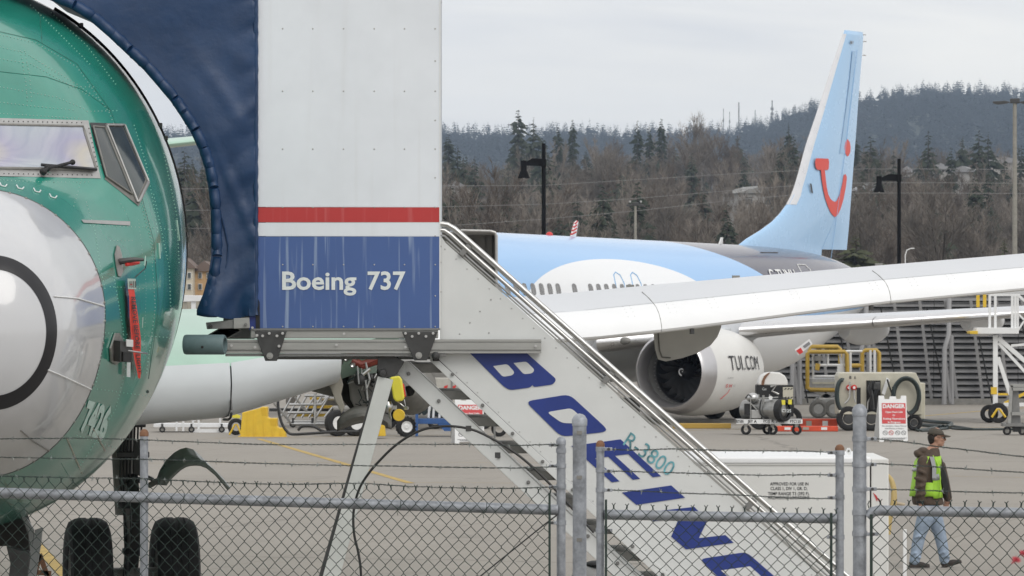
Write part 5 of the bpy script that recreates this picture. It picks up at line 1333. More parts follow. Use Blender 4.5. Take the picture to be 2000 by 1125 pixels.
sp('under_beam', [(520,697),(880,697),(880,702),(520,702)], Y0+.5, .4, M['aluD'])
tb_ = MB()
for x in (752,760,768,776): tb_.tube([P(x, 697, Y0+.2), P(x+8, 712, Y0+.22), P(x+6, 726, Y0+.2)], .006, 6)
tb_.build('hydraulic_line', M['black'], ST_, smooth=True)
# chassis under the stair, out of frame below, carries everything
CH = MB(); CH.cbox((P(560,0,Y0).x, Y0+.1, .35), (P(1900,0,Y0).x, Y0+1.5, .5)); CH.build('chassis', M['aluD'], ST_)
for x in (640, 1750):
    for yy in (.0, 1.45):
        t_ = MB(); wheel(t_, (P(x,0,Y0).x, Y0+.1+yy, .3), .3, .18, (0,1,0)); t_.build('wheel', M['tyre'], ST_, smooth=35)
# power cable looping from the stair to the ground
cb = thing('power_cable', 'black cable arching from the stair stringer down past the sloping leg', 'cable', (P(700,0,40.5).x, 40.5, 0))
cpts = [(1160,1040),(1085,957),(1040,912),(1000,880),(960,856),(925,840),(890,833),(860,833),(830,838),(800,851),(770,872),(745,896),(722,922),(704,950),(694,980),(690,1010),(692,1045),(700,1080),(705,1120),(704,1180),(700,1300)]
def spline(pts, n=5):
    out = []
    for i in range(len(pts)-1):
        p0 = Vector(pts[max(0, i-1)]); p1 = Vector(pts[i]); p2 = Vector(pts[i+1]); p3 = Vector(pts[min(len(pts)-1, i+2)])
        for j in range(n):
            t = j/n; out.append(.5*((2*p1)+(p2-p0)*t+(2*p0-5*p1+4*p2-p3)*t*t+(3*p1-p0-3*p2+p3)*t**3))
    out.append(Vector(pts[-1])); return out
cb_o = MB().tube([P(p.x, p.y, 40.72) for p in spline(cpts)], .009, 8); cb_o.build('cable', M['cable'], cb, smooth=True)
for x, y in ((915,837),(972,889)): MB().box(P(x, y, 40.7), (.04,.05,.04)).build('cable_clip', M['darkgrey'], cb)
# ================================================================== fence line
def strand_tube(mb, pts, r): mb.tube(pts, r, 4, cap=False)
def chainlink(parent, x0, x1, yt0, yt1, Y, pw, ph, zb=.05, seed=1, fork=True):
    """woven wire between two columns; pw, ph are the diamond size in metres"""
    rnd = random.Random(seed); X0 = P(x0,0,Y).x; X1 = P(x1,0,Y).x; n = int((X1-X0)/pw); mb = MB(); hw = pw/2
    for k in range(n+1):
        xa = X0+k*pw; ztop = P(0, yt0+(yt1-yt0)*(xa-X0)/max(.01, X1-X0), Y).z
        m = int((ztop-zb)/(ph/2)); pts = []
        for i in range(m+1):
            z = ztop-i*ph/2; s = 1 if i % 2 else -1
            x = xa+(0 if i % 2 else hw)*1.0; x += .0028*rnd.uniform(-1,1); z += .0022*rnd.uniform(-1,1)
            yy = Y+(.004 if i % 2 else -.004)
            dx = .13*hw; dz = ph*.045
            sg = 1 if i % 2 == 0 else -1
            pts.append(Vector((x-sg*dx*.2, yy, z+dz))); pts.append(Vector((x-sg*dx*.2, -yy+2*Y, z-dz)))
        mb.tube(pts, .0021, 4, cap=False)
    # the facing set of strands closes each diamond
    for k in range(n+1):
        xa = X0+k*pw; ztop = P(0, yt0+(yt1-yt0)*(xa-X0)/max(.01, X1-X0), Y).z; m = int((ztop-zb)/(ph/2)); pts = []
        for i in range(m+1):
            z = ztop-i*ph/2; x = xa+(pw if i % 2 else hw)+.0028*rnd.uniform(-1,1); z += .0022*rnd.uniform(-1,1); yy = Y+(-.004 if i % 2 else .004); dz = ph*.045
            sg = 1 if i % 2 == 0 else -1
            pts.append(Vector((x+sg*.13*hw*.2, yy, z+dz))); pts.append(Vector((x+sg*.13*hw*.2, -yy+2*Y, z-dz)))
        if xa+pw <= X1+.01: mb.tube(pts, .0021, 4, cap=False)
    if fork:
        for k in range(n+1):
            xa = X0+k*pw+hw; z = P(0, yt0+(yt1-yt0)*(xa-X0)/max(.01, X1-X0), Y).z; a = rnd.uniform(-.004,.004)
            mb.tube([(xa,Y,z-.002),(xa+a,Y,z+.016)], .0042, 4)
            for s in (-1, 1): mb.tube([(xa+a,Y,z+.014),(xa+a+s*.010,Y-.004,z+.024+rnd.uniform(-.004,.006))], .0024, 4)
    return mb.build('chain_link_mesh', M['mesh'], parent, kind='stuff')
def barbed(parent, pts, Y, seed=1):
    rnd = random.Random(seed); sp_ = spline(pts, 14); ax = [P(p.x, p.y+rnd.uniform(-.35,.35), Y) for p in sp_]
    for ph_ in (0, PI):
        tw = []
        for i, p in enumerate(ax):
            for j in range(3):
                if i == len(ax)-1 and j: break
                q = p.lerp(ax[min(i+1, len(ax)-1)], j/3); a = (i*3+j)*.9+ph_; tw.append(q+Vector((0, cos(a), sin(a)))*.0028)
        MB().tube(tw, .0019, 4, cap=False).build('barbed_wire', M['barb'], parent)
    L_ = (ax[-1]-ax[0]).length; nb = int(L_/.125); bb = MB()
    for k in range(1, nb):
        q = ax[int(k/nb*(len(ax)-1))]+Vector((rnd.uniform(-.01,.01),0,0))
        for s in range(4):
            a = rnd.random()*6.3; d = Vector((rnd.uniform(-.5,.5), cos(a)*.6, sin(a))).normalized(); bb.tube([q, q+d*rnd.uniform(.012,.022)], [.0024,.001], 4)
        bb.tube([q-Vector((.007,0,0)), q+Vector((.007,0,0))], .0042, 5)
    bb.build('barbs', M['barbt'], parent, kind='stuff')
def post(name, parent, px, ytop, w, Y, cap='dome', capm=None, straps=()):
    r = w/2*Y/FPX; x = P(px,0,Y).x; zt = P(0, ytop, Y).z
    MB().tube([(x,Y,-.2),(x,Y,zt-r*1.0)], r, 24).build(name, M['galv'], parent, smooth=40)
    c = MB().lathe([(r*1.10,-r*1.1),(r*1.12,-r*.2),(r*1.0,.0),(r*.8,r*.35),(r*.45,r*.6),(0,r*.68)], (x,Y,zt-r*.65), (0,0,1), 24); c.build('post_cap', capm or M['galv'], parent, smooth=50)
    for y in straps:
        z = P(0, y, Y).z; MB().lathe([(r+.001,-.013),(r+.004,-.013),(r+.004,.013),(r+.001,.013)], (x,Y,z), (0,0,1), 24).build('strap', M['galv'], parent, smooth=30)
    return x, r
def clamp(parent, px, y, Y, side, l=.045):
    p = P(px, y, Y); MB().box(p+Vector((side*l/2,-.01,0)), (l,.012,.018)).build('tie_clamp', M['galv'], parent, bevel=.002)
    MB().lathe([(0,-.012),(.008,-.012),(.009,.0),(0,.002)], p+Vector((side*l*.55,-.016,0)), (0,1,0), 8).build('tie_bolt', M['darkgrey'], parent)
YL = 33.3
F1 = thing('chain_link_fence', 'left chain link fence panel with three barbed strands in front of the green nose', 'fence', (P(500,0,YL).x, YL, 0))
post('post', F1, 281.5, 838, 16, YL, capm=M['rust'])
post('end_post', F1, 1096, 853, 17.5, YL, straps=(880,910,950,1021))
MB().tube([P(-60,961,YL-.01), P(281,971,YL-.01), P(290,972,YL-.01), P(1090,996,YL-.01)], .031, 20).build('top_rail', M['galv'], F1, smooth=50)
MB().lathe([(.026,0),(.033,.004),(.033,.05),(.026,.055)], P(272,970.5,YL-.01), (1,0,-.03), 20).build('rail_sleeve', M['galv'], F1, smooth=40)
chainlink(F1, -60, 1068, 936, 962, YL-.05, .0715, .0815, seed=3)
for y0_, pts in ((0, [(-60,857),(0,857),(140,856),(255,858),(300,860),(400,864),(520,868),(700,868),(900,868),(1000,870),(1070,868),(1090,870)]),
                 (1, [(-60,893),(0,893),(100,895),(270,897),(320,898),(480,904),(620,908),(800,911),(1000,914),(1088,911)]),
                 (2, [(-60,930),(0,930),(140,933),(280,935),(420,942),(560,946),(700,944),(800,950),(960,954),(1088,951)])):
    barbed(F1, pts, YL-.045, seed=10+y0_)
for y in (869,910,951): clamp(F1, 1087, y, YL-.03, -1)
clamp(F1, 1088, 1021, YL-.03, -1, .05)
MB().cbox((P(1071,0,YL).x, YL-.055, .02), (P(1075.5,0,YL).x, YL-.045, P(0,962,YL).z)).build('tension_bar', M['mesh'], F1)
MB().tube([P(1088,1006,YL-.02), P(1060,1027,YL-.02), P(940,1124,YL-.02), P(700,1320,YL-.02)], .0048, 6).build('truss_rod', M['darkgrey'], F1)
for x in (355,640,778,946): 
    y = 969+(x-281)*.031; MB().tube([P(x-6,y-12,YL-.07), P(x,y-15,YL-.075), P(x+5,y-8,YL-.09), P(x+4,y+8,YL-.09), P(x-3,y+14,YL-.06), P(x-1,y+22,YL-.07)], .0022, 5).build('wire_tie', M['mesh'], F1)
YT = 31.9
T1 = thing('gate_post', 'thick galvanised gate post with domed cap, the tallest left of the E letter', 'post', (P(1132,0,YT).x, YT, 0))
post('post', T1, 1132, 808, 27, YT)
for z in (1.9,2.25,2.5): MB().box((P(1132,0,YT).x-.002, YT-.0425, z), (.03,.004,.02)).build('weld_plate', M['midgrey'], T1)
YG = 31.4
GT = thing('chain_link_gate', 'middle chain link gate panel between the gate post and the thick right post', 'gate', (P(1400,0,YG).x, YG, 0))
post('post', GT, 1172.5, 860, 15.5, YG, capm=M['rust'], straps=(877,918,957,1036)); post('post', GT, 1640, 868, 16.5, YG, capm=M['rust'], straps=(884,928,971,1049))
MB().tube([P(1180,1005,YG), P(1634,1013,YG)], .028, 20).build('top_rail', M['galv'], GT, smooth=50)
chainlink(GT, 1186, 1630, 992, 1002, YG-.045, .0722, .0755, seed=5)
for i, pts in enumerate(([(1180,876),(1230,879),(1320,877),(1420,880),(1560,881),(1634,884)], [(1180,920),(1230,921),(1340,924),(1480,928),(1600,927),(1634,930)], [(1180,957),(1250,959),(1330,963),(1420,966),(1540,972),(1634,974)])):
    barbed(GT, pts, YG-.04, seed=20+i)
for y in (877,920,957): clamp(GT, 1180, y, YG-.03, 1)
for y in (884,928,972): clamp(GT, 1632, y, YG-.03, -1)
clamp(GT, 1180, 1036, YG-.03, 1); clamp(GT, 1632, 1049, YG-.03, -1, .05)
MB().cbox((P(1181,0,YG).x, YG-.05, .02), (P(1185.5,0,YG).x, YG-.04, P(0,975,YG).z)).build('tension_bar', M['mesh'], GT)
MB().cbox((P(1620,0,YG).x, YG-.05, .02), (P(1625,0,YG).x, YG-.04, P(0,1001,YG).z)).build('tension_bar', M['mesh'], GT)
YR = 29.4
F2 = thing('chain_link_fence', 'right chain link fence panel with a thick post, in front of the walking man', 'fence', (P(1850,0,YR).x, YR, 0))
post('end_post', F2, 1679, 789, 26.5, YR, straps=(857,907,955,1001,1042))
MB().tube([P(1694,1010,YR), P(1704,1000,YR), P(1716,997,YR), P(2060,1003,YR)], .027, 20).build('top_rail', M['galv'], F2, smooth=50)
chainlink(F2, 1706, 2060, 984, 990, YR-.045, .0725, .0815, seed=7)
for i, pts in enumerate(([(1700,856),(1760,862),(1830,872),(1900,880),(1990,891),(2060,897)], [(1700,905),(1780,909),(1860,914),(1950,920),(2060,926)], [(1700,955),(1780,957),(1860,960),(1950,962),(2060,964)])):
    barbed(F2, pts, YR-.04, seed=30+i)
for y in (857,907,955): clamp(F2, 1693, y, YR-.03, 1, .05)
clamp(F2, 1693, 1043, YR-.03, 1, .06)
MB().cbox((P(1698,0,YR).x, YR-.05, .02), (P(1703.5,0,YR).x, YR-.04, P(0,1004,YR).z)).build('tension_bar', M['mesh'], F2)
MB().tube([P(1697,992,YR-.05), P(1695,985,YR-.06), P(1698,978,YR-.06)], .003, 5).build('wire_tie', M['mesh'], F2)
stk = thing('marker_stake', 'thin white marker stake standing in front of the walking man', 'stake', (P(1767,0,34).x, 34, 0))
MB().cbox((P(1764,0,34).x, 34, 0), (P(1771,0,34).x, 34.02, P(0,1034,34).z)).build('stake', M['signw'], stk, bevel=.003)
# red flowers at the lower right corner
fl_ = thing('flower_shrub', 'dark shrub with red blossoms poking into the lower right corner', 'shrub', (P(2005,0,11).x, 11, 0)); m_ = MB(); mf = MB(); rnd = random.Random(2)
b0 = P(2006,1150,11)
for i in range(260):
    p = b0+Vector((rnd.gauss(0,.016), rnd.gauss(0,.02), -abs(rnd.gauss(0,.03))+.012)); a = rnd.random()*6.3; d = Vector((cos(a), sin(a), rnd.uniform(.1,1))).normalized()*.016; x = d.orthogonal().normalized()*.005
    m_.add([p, p+d*.5+x, p+d, p+d*.5-x], [(0,1,2,3)])
m_.tube([(b0.x,11,0), tuple(b0)], .012, 6)
m_.build('leaves', conM[0], fl_)
for c in (P(1984,1096,11), P(1999,1084,11), P(2012,1098,11)):
    for k in range(14):
        a = k*2.4; d = Vector((cos(a)*.7, sin(a)*.7, rnd.uniform(-.2,1))).normalized()*rnd.uniform(.006,.013); x = d.orthogonal().normalized()*.005
        mf.add([c, c+d*.6+x, c+d, c+d*.6-x], [(0,1,2,3)])
mf.build('blossoms', mat('dark_pink_petals', (.45,.05,.07), .6), fl_)

# ================================================================== white equipment trailer
Yb = 46.0
TR = thing('equipment_trailer', 'big white box trailer with hazardous location notice behind the gate', 'trailer', (P(1530,0,Yb).x, Yb, 0))
zt = P(0,903,Yb).z; X0 = P(1300,0,Yb).x; X1 = P(1699,0,Yb).x
MB().cbox((X0, Yb, .35), (X1, Yb+1.9, zt)).build('box', M['trailer'], TR, bevel=.012)
MB().cbox((X1+.012, Yb+.02, .35), (P(1736,0,Yb).x, Yb+1.88, P(0,896,Yb).z)).build('end_cabinet', M['trailer'], TR, bevel=.01)
MB().cbox((X0-.01, Yb-.012, P(0,906,Yb).z), (X1+.008, Yb+1.91, P(0,893,Yb).z)).build('lid', M['slat'], TR, bevel=.015)
MB().cbox((X0, Yb-.003, P(0,910,Yb).z), (X1, Yb, P(0,909,Yb).z)).build('lid_gap', M['midgrey'], TR)
lg = MB().prism([P(1656,889,Yb+.1), P(1652,880,Yb+.1), P(1655,875,Yb+.1), P(1660,875,Yb+.1), P(1663,880,Yb+.1), P(1661,889,Yb+.1)], (0,.02,0)); lg.build('lifting_lug', M['signw'], TR)
MB().lathe([(0,-.002),(.009,-.002)], P(1657.5,881,Yb+.098), (0,1,0), 12).build('lug_hole', M['midgrey'], TR)
for i, (s, x0, x1, y) in enumerate((('APPROVED FOR USE IN',1504,1579,948),('CLASS 1, DIV 1, GR. D,',1505,1577,957),('TEMP RANGE T3 (392 F).',1500,1581,967),('HAZARDOUS LOCATIONS',1500,1581,975))):
    text_px('notice_line', s, x0, x1, y-6.3, y, Yb-.003, M['blackt'], TR, .012)
text_px('unit_number', '246', 1362, 1387, 917, 929, Yb-.003, M['blackt'], TR); text_px('small_print', 'A-TTL-14', 1345, 1368, 905, 908, Yb-.0135, M['greytext'], TR); text_px('unit_number', 'A', 1381, 1390, 936, 946, Yb-.003, M['boeblue'], TR, .02)
MB().prism([P(x, y, Yb+.015) for x, y in ((1705,962),(1713,980),(1714,972),(1722,987),(1718,975),(1716,978),(1712,968))], (0,.003,0)).build('lightning_mark', M['signr'], TR)
for k in range(3):
    MB().tube([P(x+2*k, y+2*k, Yb+.35+.07*k) for x, y in spline([(1728,925),(1737,932),(1743,950),(1744,975),(1740,995),(1735,1010),(1732,1040)], 4)], .016, 8).build('yellow_hose', mat('faded_yellow_hose', (.50,.38,.16), .6), TR, smooth=True)
MB().tube([P(1742,985,Yb+.5), P(1752,983,Yb+.5), P(1767,986,Yb+.5)], .014, 8).build('hose_end', mat('hose_fitting', (.42,.35,.25), .5), TR, smooth=True)
for x in (1360, 1650):
    t_ = MB(); wheel(t_, (P(x,0,Yb).x, Yb+.3, .25), .25, .16, (0,1,0)); t_.build('wheel', M['tyre'], TR, smooth=35)
# dark round bag and grey blob low between stair and posts
bg_ = thing('canvas_bag', 'grey canvas bag with dark top at the foot of the stair, beside the gate post', 'bag', (P(1155,1125,44).x, 44, 0))
MB().ell(P(1150,1150,44), (.16,.16,.19), 20, 12).build('bag', M['cuff'], bg_, smooth=True); MB().ell(P(1163,1102,44), (.08,.1,.03), 16, 8).build('flap', M['black'], bg_, smooth=True)

# ================================================================== danger signs
def danger(name, Y, xa, xb, yt, yb, lb, text=True):
    cx = (xa+xb)/2; g = P(cx, 0, Y); t = thing('danger_sign', lb, 'sign', (g.x, Y, 0)); s = Y/FPX; w = (xb-xa); h = (yb-yt)
    X = lambda k: xa+w*k
    Z = lambda k: yt+h*k
    fr = [(X(.04),Z(0)),(X(.22),Z(0)),(X(.24),Z(.075)),(X(.40),Z(.075)),(X(.42),Z(.015)),(X(.62),Z(.015)),(X(.64),Z(.075)),(X(.78),Z(.07)),(X(.80),Z(0)),(X(.97),Z(0)),(X(1),Z(.97)),(X(.86),Z(1)),(X(.84),Z(.95)),(X(.20),Z(.96)),(X(.18),Z(1)),(X(.04),Z(1))]
    top, bot = fr[:10], fr[10:]
    pts = [Vector((P(x,0,Y).x, Y-.28*(y-yt)/h*1.0+.05, CAMH-(y-HY)*s)) for x, y in fr]
    MB().prism(pts, (0,.03,0)).build('front_board', M['signw'], t, bevel=.006)
    MB().prism([Vector((p.x-.07 if False else p.x-.10*(yt+h-HY and 1)*((CAMH-p.z-(yt-HY)*s)/(h*s)), Y+.30*(CAMH-p.z-(yt-HY)*s)/(h*s)+.10, p.z)) for p in pts], (0,.03,0)).build('rear_board', M['signw'], t)
    def on(x, k, o): y = yt+h*k; return Vector((P(xa+w*x,0,Y).x, Y-.28*k+.05-o, CAMH-(y-HY)*s))
    def rect(nm, x0, x1, k0, k1, m, o=.008): return MB().add([on(x0,k1,o), on(x1,k1,o), on(x1,k0,o), on(x0,k0,o)], [(0,1,2,3)]).build(nm, m, t)
    rect('red_field', .14, .94, .16, .60, M['signr'])
    def tx(s_, x0, x1, k0, k1, m, b=0, o=.010):
        vs, fs = textmesh(s_, b); MB().add([on(x0+(x1-x0)*x, k1+(k0-k1)*y, o) for x, y in vs], fs).build('lettering', m, t)
    tx('DANGER', .17, .92, .18, .265, M['letterw'], .04)
    for s_, x0, x1, k in (('Open Fuel Cells',.26,.84,.33),('Or',.50,.59,.40),('Fueling Operations',.18,.92,.475),('In Progress',.34,.76,.55)): tx(s_, x0, x1, k, k+.038, M['letterw'], .025)
    for s_, x0, x1, k in (('No Smoking, Open Flames',.14,.96,.635),('Cell Phones or Pagers',.24,.86,.69)): tx(s_, x0, x1, k, k+.028, M['greytext'], .02)
    for i, x in enumerate((.24,.44,.66,.86)):
        c = on(x, .80, .012); r = .058*w*s*1.05*1.2
        MB().tube([c+Vector((r*cos(a), 0, r*sin(a))) for a in [2*PI*q/16 for q in range(16)]], .006, 4, closed=True).build('pictogram_ring', M['redp'] if i == 1 else M['greytext'], t)
        MB().tube([c+Vector((-r*.6,0,r*.6)), c+Vector((r*.6,0,-r*.6))], .005, 4).build('pictogram_bar', M['redp'] if i == 1 else M['greytext'], t)
    rect('fine_print', .12, .96, .905, .915, M['greytext'], .009); rect('fine_print', .2, .9, .925, .935, M['greytext'], .009)
    return t
danger('a', 136, 1714, 1772, 773, 863, 'white A frame danger sign with red field standing by the tan hose cart')
danger('b', 134, 886, 946, 776, 866, 'second white danger sign, partly hidden behind the stair treads')

# ================================================================== service equipment on the apron
def caster(parent, x, yb, Y, r=.09, m=None):
    c = Vector((P(x,0,Y).x, Y, r)); t_ = MB(); wheel(t_, c, r, .05, (0,1,0)); w = t_.build('caster', M['tyre'], parent, smooth=35)
    MB().lathe([(0,-.03),(r*.5,-.03),(r*.5,.03),(0,.03)], c, (0,1,0), 12).build('caster_hub', M['midgrey'], w)
    MB().box(c+Vector((0,0,r*1.1)), (.05,.09,r*1.5)).build('caster_fork', M['darkgrey'], parent)
Yc = 143.5
CC = thing('cylinder_cart', 'low wheeled cart with a steel tank and small motors in front of the engine', 'cart', (P(1506,0,Yc).x, Yc, 0))
def ub_(y, Y): return P(0, y, Y).z
MB().cbox((P(1437,0,Yc).x, Yc-.35, ub_(827,Yc)), (P(1566,0,Yc).x, Yc+.45, ub_(818,Yc))).build('deck', M['midgrey'], CC, bevel=.01)
MB().cbox((P(1437,0,Yc).x, Yc-.37, ub_(827,Yc)), (P(1566,0,Yc).x, Yc-.36, ub_(818.5,Yc))).build('side_plate', M['signw'], CC)
text_px('lettering', 'R-3460', 1507, 1532, 820, 825.6, Yc-.375, M['blackt'], CC, .03); text_px('lettering', 'FTC125', 1543, 1564, 820, 825.6, Yc-.375, M['blackt'], CC, .03)
text_px('lettering', 'RETURN', 1438, 1452, 820, 825.6, Yc-.375, M['blackt'], CC, .03); text_px('lettering', 'FTC125', 1491, 1504, 820, 825.6, Yc-.375, M['blackt'], CC, .03); text_px('lettering', 'JET A', 1460, 1478, 820, 825.6, Yc-.375, M['blackt'], CC, .03)
for x, dy in ((1456,-.3),(1500,.3),(1508,-.3),(1555,-.3)):
    c = Vector((P(x,0,Yc).x, Yc+dy, .13)); t_ = MB(); wheel(t_, c, .13, .08, (.3,1,0)); t_.build('caster', M['tyre'], CC, smooth=35)
    MB().box(c+Vector((0,0,.14)), (.10,.10,.16)).build('caster_fork', M['midgrey'], CC)
MB().lathe([(0,0),(.18,.02),(.26,.1),(.27,.2),(.27,1.15),(.25,1.25),(0,1.3)], P(1533,801,Yc-.5), (-.75,.62,0), 28).build('tank', mat('dull_steel_tank', (.34,.34,.33), .35, .9, noise=.25, scale=9), CC, smooth=40)
MB().lathe([(.19,-.03),(.28,-.02),(.29,.03),(.28,.16)], P(1533,801,Yc-.5), (-.75,.62,0), 28).build('tank_ring', M['black'], CC, smooth=40)
for x, y in ((1530,786),(1543,785)): MB().box(P(x, y, Yc-.62), (.09,.04,.12)).build('yellow_patch', M['pyellow'], CC)
text_px('lettering', 'C125', 1527, 1545, 799, 805, Yc-.70, M['letterw'], CC, .02)
b = MB().cbox((P(1466,0,Yc).x, Yc-.3, ub_(817,Yc)), (P(1486,0,Yc).x, Yc+.0, ub_(800,Yc))); b.build('control_box', mat('pump_box', (.42,.42,.41), .4, .3), CC, bevel=.02)
MB().cbox((P(1453,0,Yc).x, Yc-.3, ub_(810,Yc)), (P(1465,0,Yc).x, Yc-.1, ub_(788,Yc))).build('black_box', M['black'], CC, bevel=.01)
MB().ell(P(1470,777,Yc-.1), (.16,.14,.13), 16, 10).build('motor', M['steel'], CC, smooth=True)
fr_ = MB()
for a_, b_ in (((1466,818),(1466,779)), ((1491,818),(1491,772)), ((1466,779),(1520,776)), ((1466,788),(1478,800)), ((1493,778),(1510,776)), ((1503,770),(1503,779)), ((1482,770),(1482,780)), ((1500,818),(1509,798))): fr_.tube([P(*a_, Yc-.32), P(*b_, Yc-.32)], .028 if a_[0] == 1491 else .016, 8)
fr_.build('frame_tube', mat('cart_grey_tube', (.30,.30,.29), .5, .3), CC, smooth=True)
for pts in ([(1487,780),(1484,800),(1490,814),(1502,816)], [(1520,779),(1530,777),(1545,781),(1550,795)], [(1456,778),(1462,771),(1468,776)]):
    MB().tube([P(p.x, p.y, Yc-.4) for p in spline(pts, 4)], .018, 6).build('hose', M['black'], CC, smooth=True)
MB().lathe([(.0,-.02),(.05,-.02),(.05,.02),(0,.02)], P(1505,777,Yc-.4), (0,1,0), 14).build('gauge', M['signw'], CC)
# white domed unit with black base behind it
Yw = 149
WD = thing('domed_blower_unit', 'white unit with rounded hood on a black base with hazard striped end', 'ground unit', (P(1515,0,Yw).x, Yw, 0))
dm = [(1480,752),(1482,742),(1488,733),(1497,728),(1510,727),(1524,728),(1533,734),(1538,743),(1539,753)]
MB().pp(dm, Yw, .9).build('hood', M['trailer'], WD, bevel=.03, smooth=30); MB().pp([(1487,752),(1488,744),(1492,735),(1499,729),(1505,727),(1500,733),(1494,742),(1492,752)], Yw-.02, .03).build('hood_seam', M['rust'], WD)
MB().cbox((P(1478,0,Yw).x, Yw, .35), (P(1550,0,Yw).x, Yw+1, ub_(752,Yw))).build('base', M['black'], WD, bevel=.02)
MB().cbox((P(1529,0,Yw).x, Yw-.03, ub_(780,Yw)), (P(1549,0,Yw).x, Yw-.01, ub_(756,Yw))).build('end_plate', M['cream'], WD)
for y in (758,775):
    for k in range(3): MB().prism([P(1531+6*k, y+3, Yw-.04), P(1534+6*k, y+3, Yw-.04), P(1537+6*k, y, Yw-.04), P(1534+6*k, y, Yw-.04)], (0,.01,0)).build('hazard_stripe', M['black'], WD)
MB().tube([P(1505,755,Yw-.1), P(1516,753,Yw-.1), P(1508,764,Yw-.1), P(1521,770,Yw-.1)], .03, 6).build('bent_handle', M['winframe'], WD)
text_px('lettering', 'Cat', 1489, 1497, 757, 762, Yw-.02, M['letterw'], WD)
for x in (1485,1545): t_ = MB(); wheel(t_, (P(x,0,Yw).x, Yw+.3, .3), .3, .15, (0,1,0)); t_.build('wheel', M['tyre'], WD, smooth=35)
# tan hose cart
Yh = 148
HC = thing('hose_cart', 'tan fuelling hose cart with red valves and a coiled dark hose beside the danger sign', 'cart', (P(1720,0,Yh).x, Yh, 0))
MB().pp([(1637,810),(1637,735),(1640,728),(1789,728),(1797,745),(1801,760),(1801,810)], Yh, 1.6).build('body', M['cream'], HC, bevel=.02)
MB().cbox((P(1795,0,Yh).x, Yh+.2, .3), (P(1808,0,Yh).x, Yh+1.5, ub_(748,Yh))).build('end_body', M['cream'], HC, bevel=.02)
MB().cbox((P(1637,0,Yh).x, Yh-.2, ub_(809,Yh)), (P(1722,0,Yh).x, Yh+.2, ub_(801,Yh))).build('step', M['cream'], HC, bevel=.01)
MB().cbox((P(1692,0,Yh).x, Yh-.012, ub_(800,Yh)), (P(1720,0,Yh).x, Yh+.0, ub_(743,Yh))).build('recess', M['dark'], HC)
MB().cbox((P(1673,0,Yh).x, Yh-.012, ub_(790,Yh)), (P(1681,0,Yh).x, Yh+.0, ub_(757,Yh))).build('recess', M['black'], HC, bevel=.01)
for x, k in ((1661,'B'),(1670,'A')): text_px('lettering', k, x-2, x+2, 734, 740, Yh-.01, M['blackt'], HC, .02)
for x, y in ((1658,757),(1668,757)):
    MB().lathe([(.0,-.06),(.05,-.06),(.065,-.03),(.075,0),(0,0)], P(x, y, Yh-.05), (0,1,0), 16).build('valve', M['redp'], HC, smooth=True); MB().lathe([(0,-.07),(.035,-.07),(.035,-.06)], P(x, y, Yh-.05), (0,1,0), 12).build('gauge', M['signw'], HC)
for pts, r in (([(1660,746),(1660,775),(1656,782),(1650,788)], .025), ([(1668,762),(1668,775),(1671,786)], .025)): MB().tube([P(x, y, Yh-.12) for x, y in pts], r, 8).build('pipe', M['steel'], HC, smooth=True)
rnd = random.Random(8)
for i in range(9):
    x = rnd.uniform(1697,1716); pts = [P(x+rnd.uniform(-5,5), y, Yh-.15-.02*i) for y in (745,758,772,786,800)]; MB().tube(pts, rnd.uniform(.015,.035), 6).build('valve_pipe', rnd.choice([M['steel'], M['darkgrey'], M['hose'], M['black']]), HC, smooth=True)
MB().box(P(1712,754,Yh-.2), (.2,.15,.2)).build('valve_block', M['darkgrey'], HC, bevel=.03)
def ringhose(cx, cy, rx, ry, a0, a1, r, off, nm='hose_coil'):
    MB().tube([P(cx+rx*cos(a), cy-ry*sin(a), Yh+off) for a in [a0+(a1-a0)*k/28 for k in range(29)]], r, 8).build(nm, M['hose'], HC, smooth=True)
for k in range(3): ringhose(1770, 774, 23+2.0*k, 33+2.0*k, R(185), R(-75), .035, -.10-.08*k)
for k in range(2): ringhose(1645, 771, 12-3*k, 30-2*k, R(75), R(285), .04, -.05-.08*k)
MB().tube([P(x, y, Yh-.3) for x, y in ((1746,790),(1747,770),(1745,755))], .04, 8).build('hose', M['hose'], HC, smooth=True)
MB().pp([(1732,737),(1738,742),(1728,772),(1722,768)], Yh-.1, .1).build('hose_guide', M['signw'], HC); MB().tube([P(x, y, Yh-.2) for x, y in ((1733,741),(1736,752),(1742,768),(1745,775))], .022, 6).build('hose', M['black'], HC, smooth=True)
for x, dy in ((1657,.1),(1702,.1),(1786,.3)):
    t_ = MB(); r_ = .32 if x < 1750 else .21; wheel(t_, (P(x,0,Yh).x, Yh+dy-.2, r_), r_, .22, (0,1,0)); w_ = t_.build('wheel', M['tyre'], HC, smooth=35)
    MB().lathe([(0,-.09),(r_*.4,-.09),(r_*.45,0)], (P(x,0,Yh).x, Yh+dy-.2, r_), (0,1,0), 16).build('rim', M['darkgrey'], w_)
MB().tube([P(x, y, Yh-.5) for x, y in ((1768,800),(1780,812),(1792,800),(1797,780))], .03, 6).build('hose', M['black'], HC, smooth=True)
gh = thing('ground_hose', 'dark hoses lying on the apron right of the tan cart', 'hose', G(1850,836))
for pts, r in (([(1772,820),(1785,832),(1800,838),(1850,833),(1900,835),(2050,834)], .035), ([(1800,818),(1830,822),(1858,824),(1850,830),(1810,828),(1795,826)], .05), ([(1795,836),(1850,828),(1900,834)], .03)):
    MB().tube([G(p.x, p.y)+Vector((0,0,r)) for p in spline([(x, y+6) for x, y in pts], 4)], r, 6).build('hose', M['hose'], gh, smooth=True)
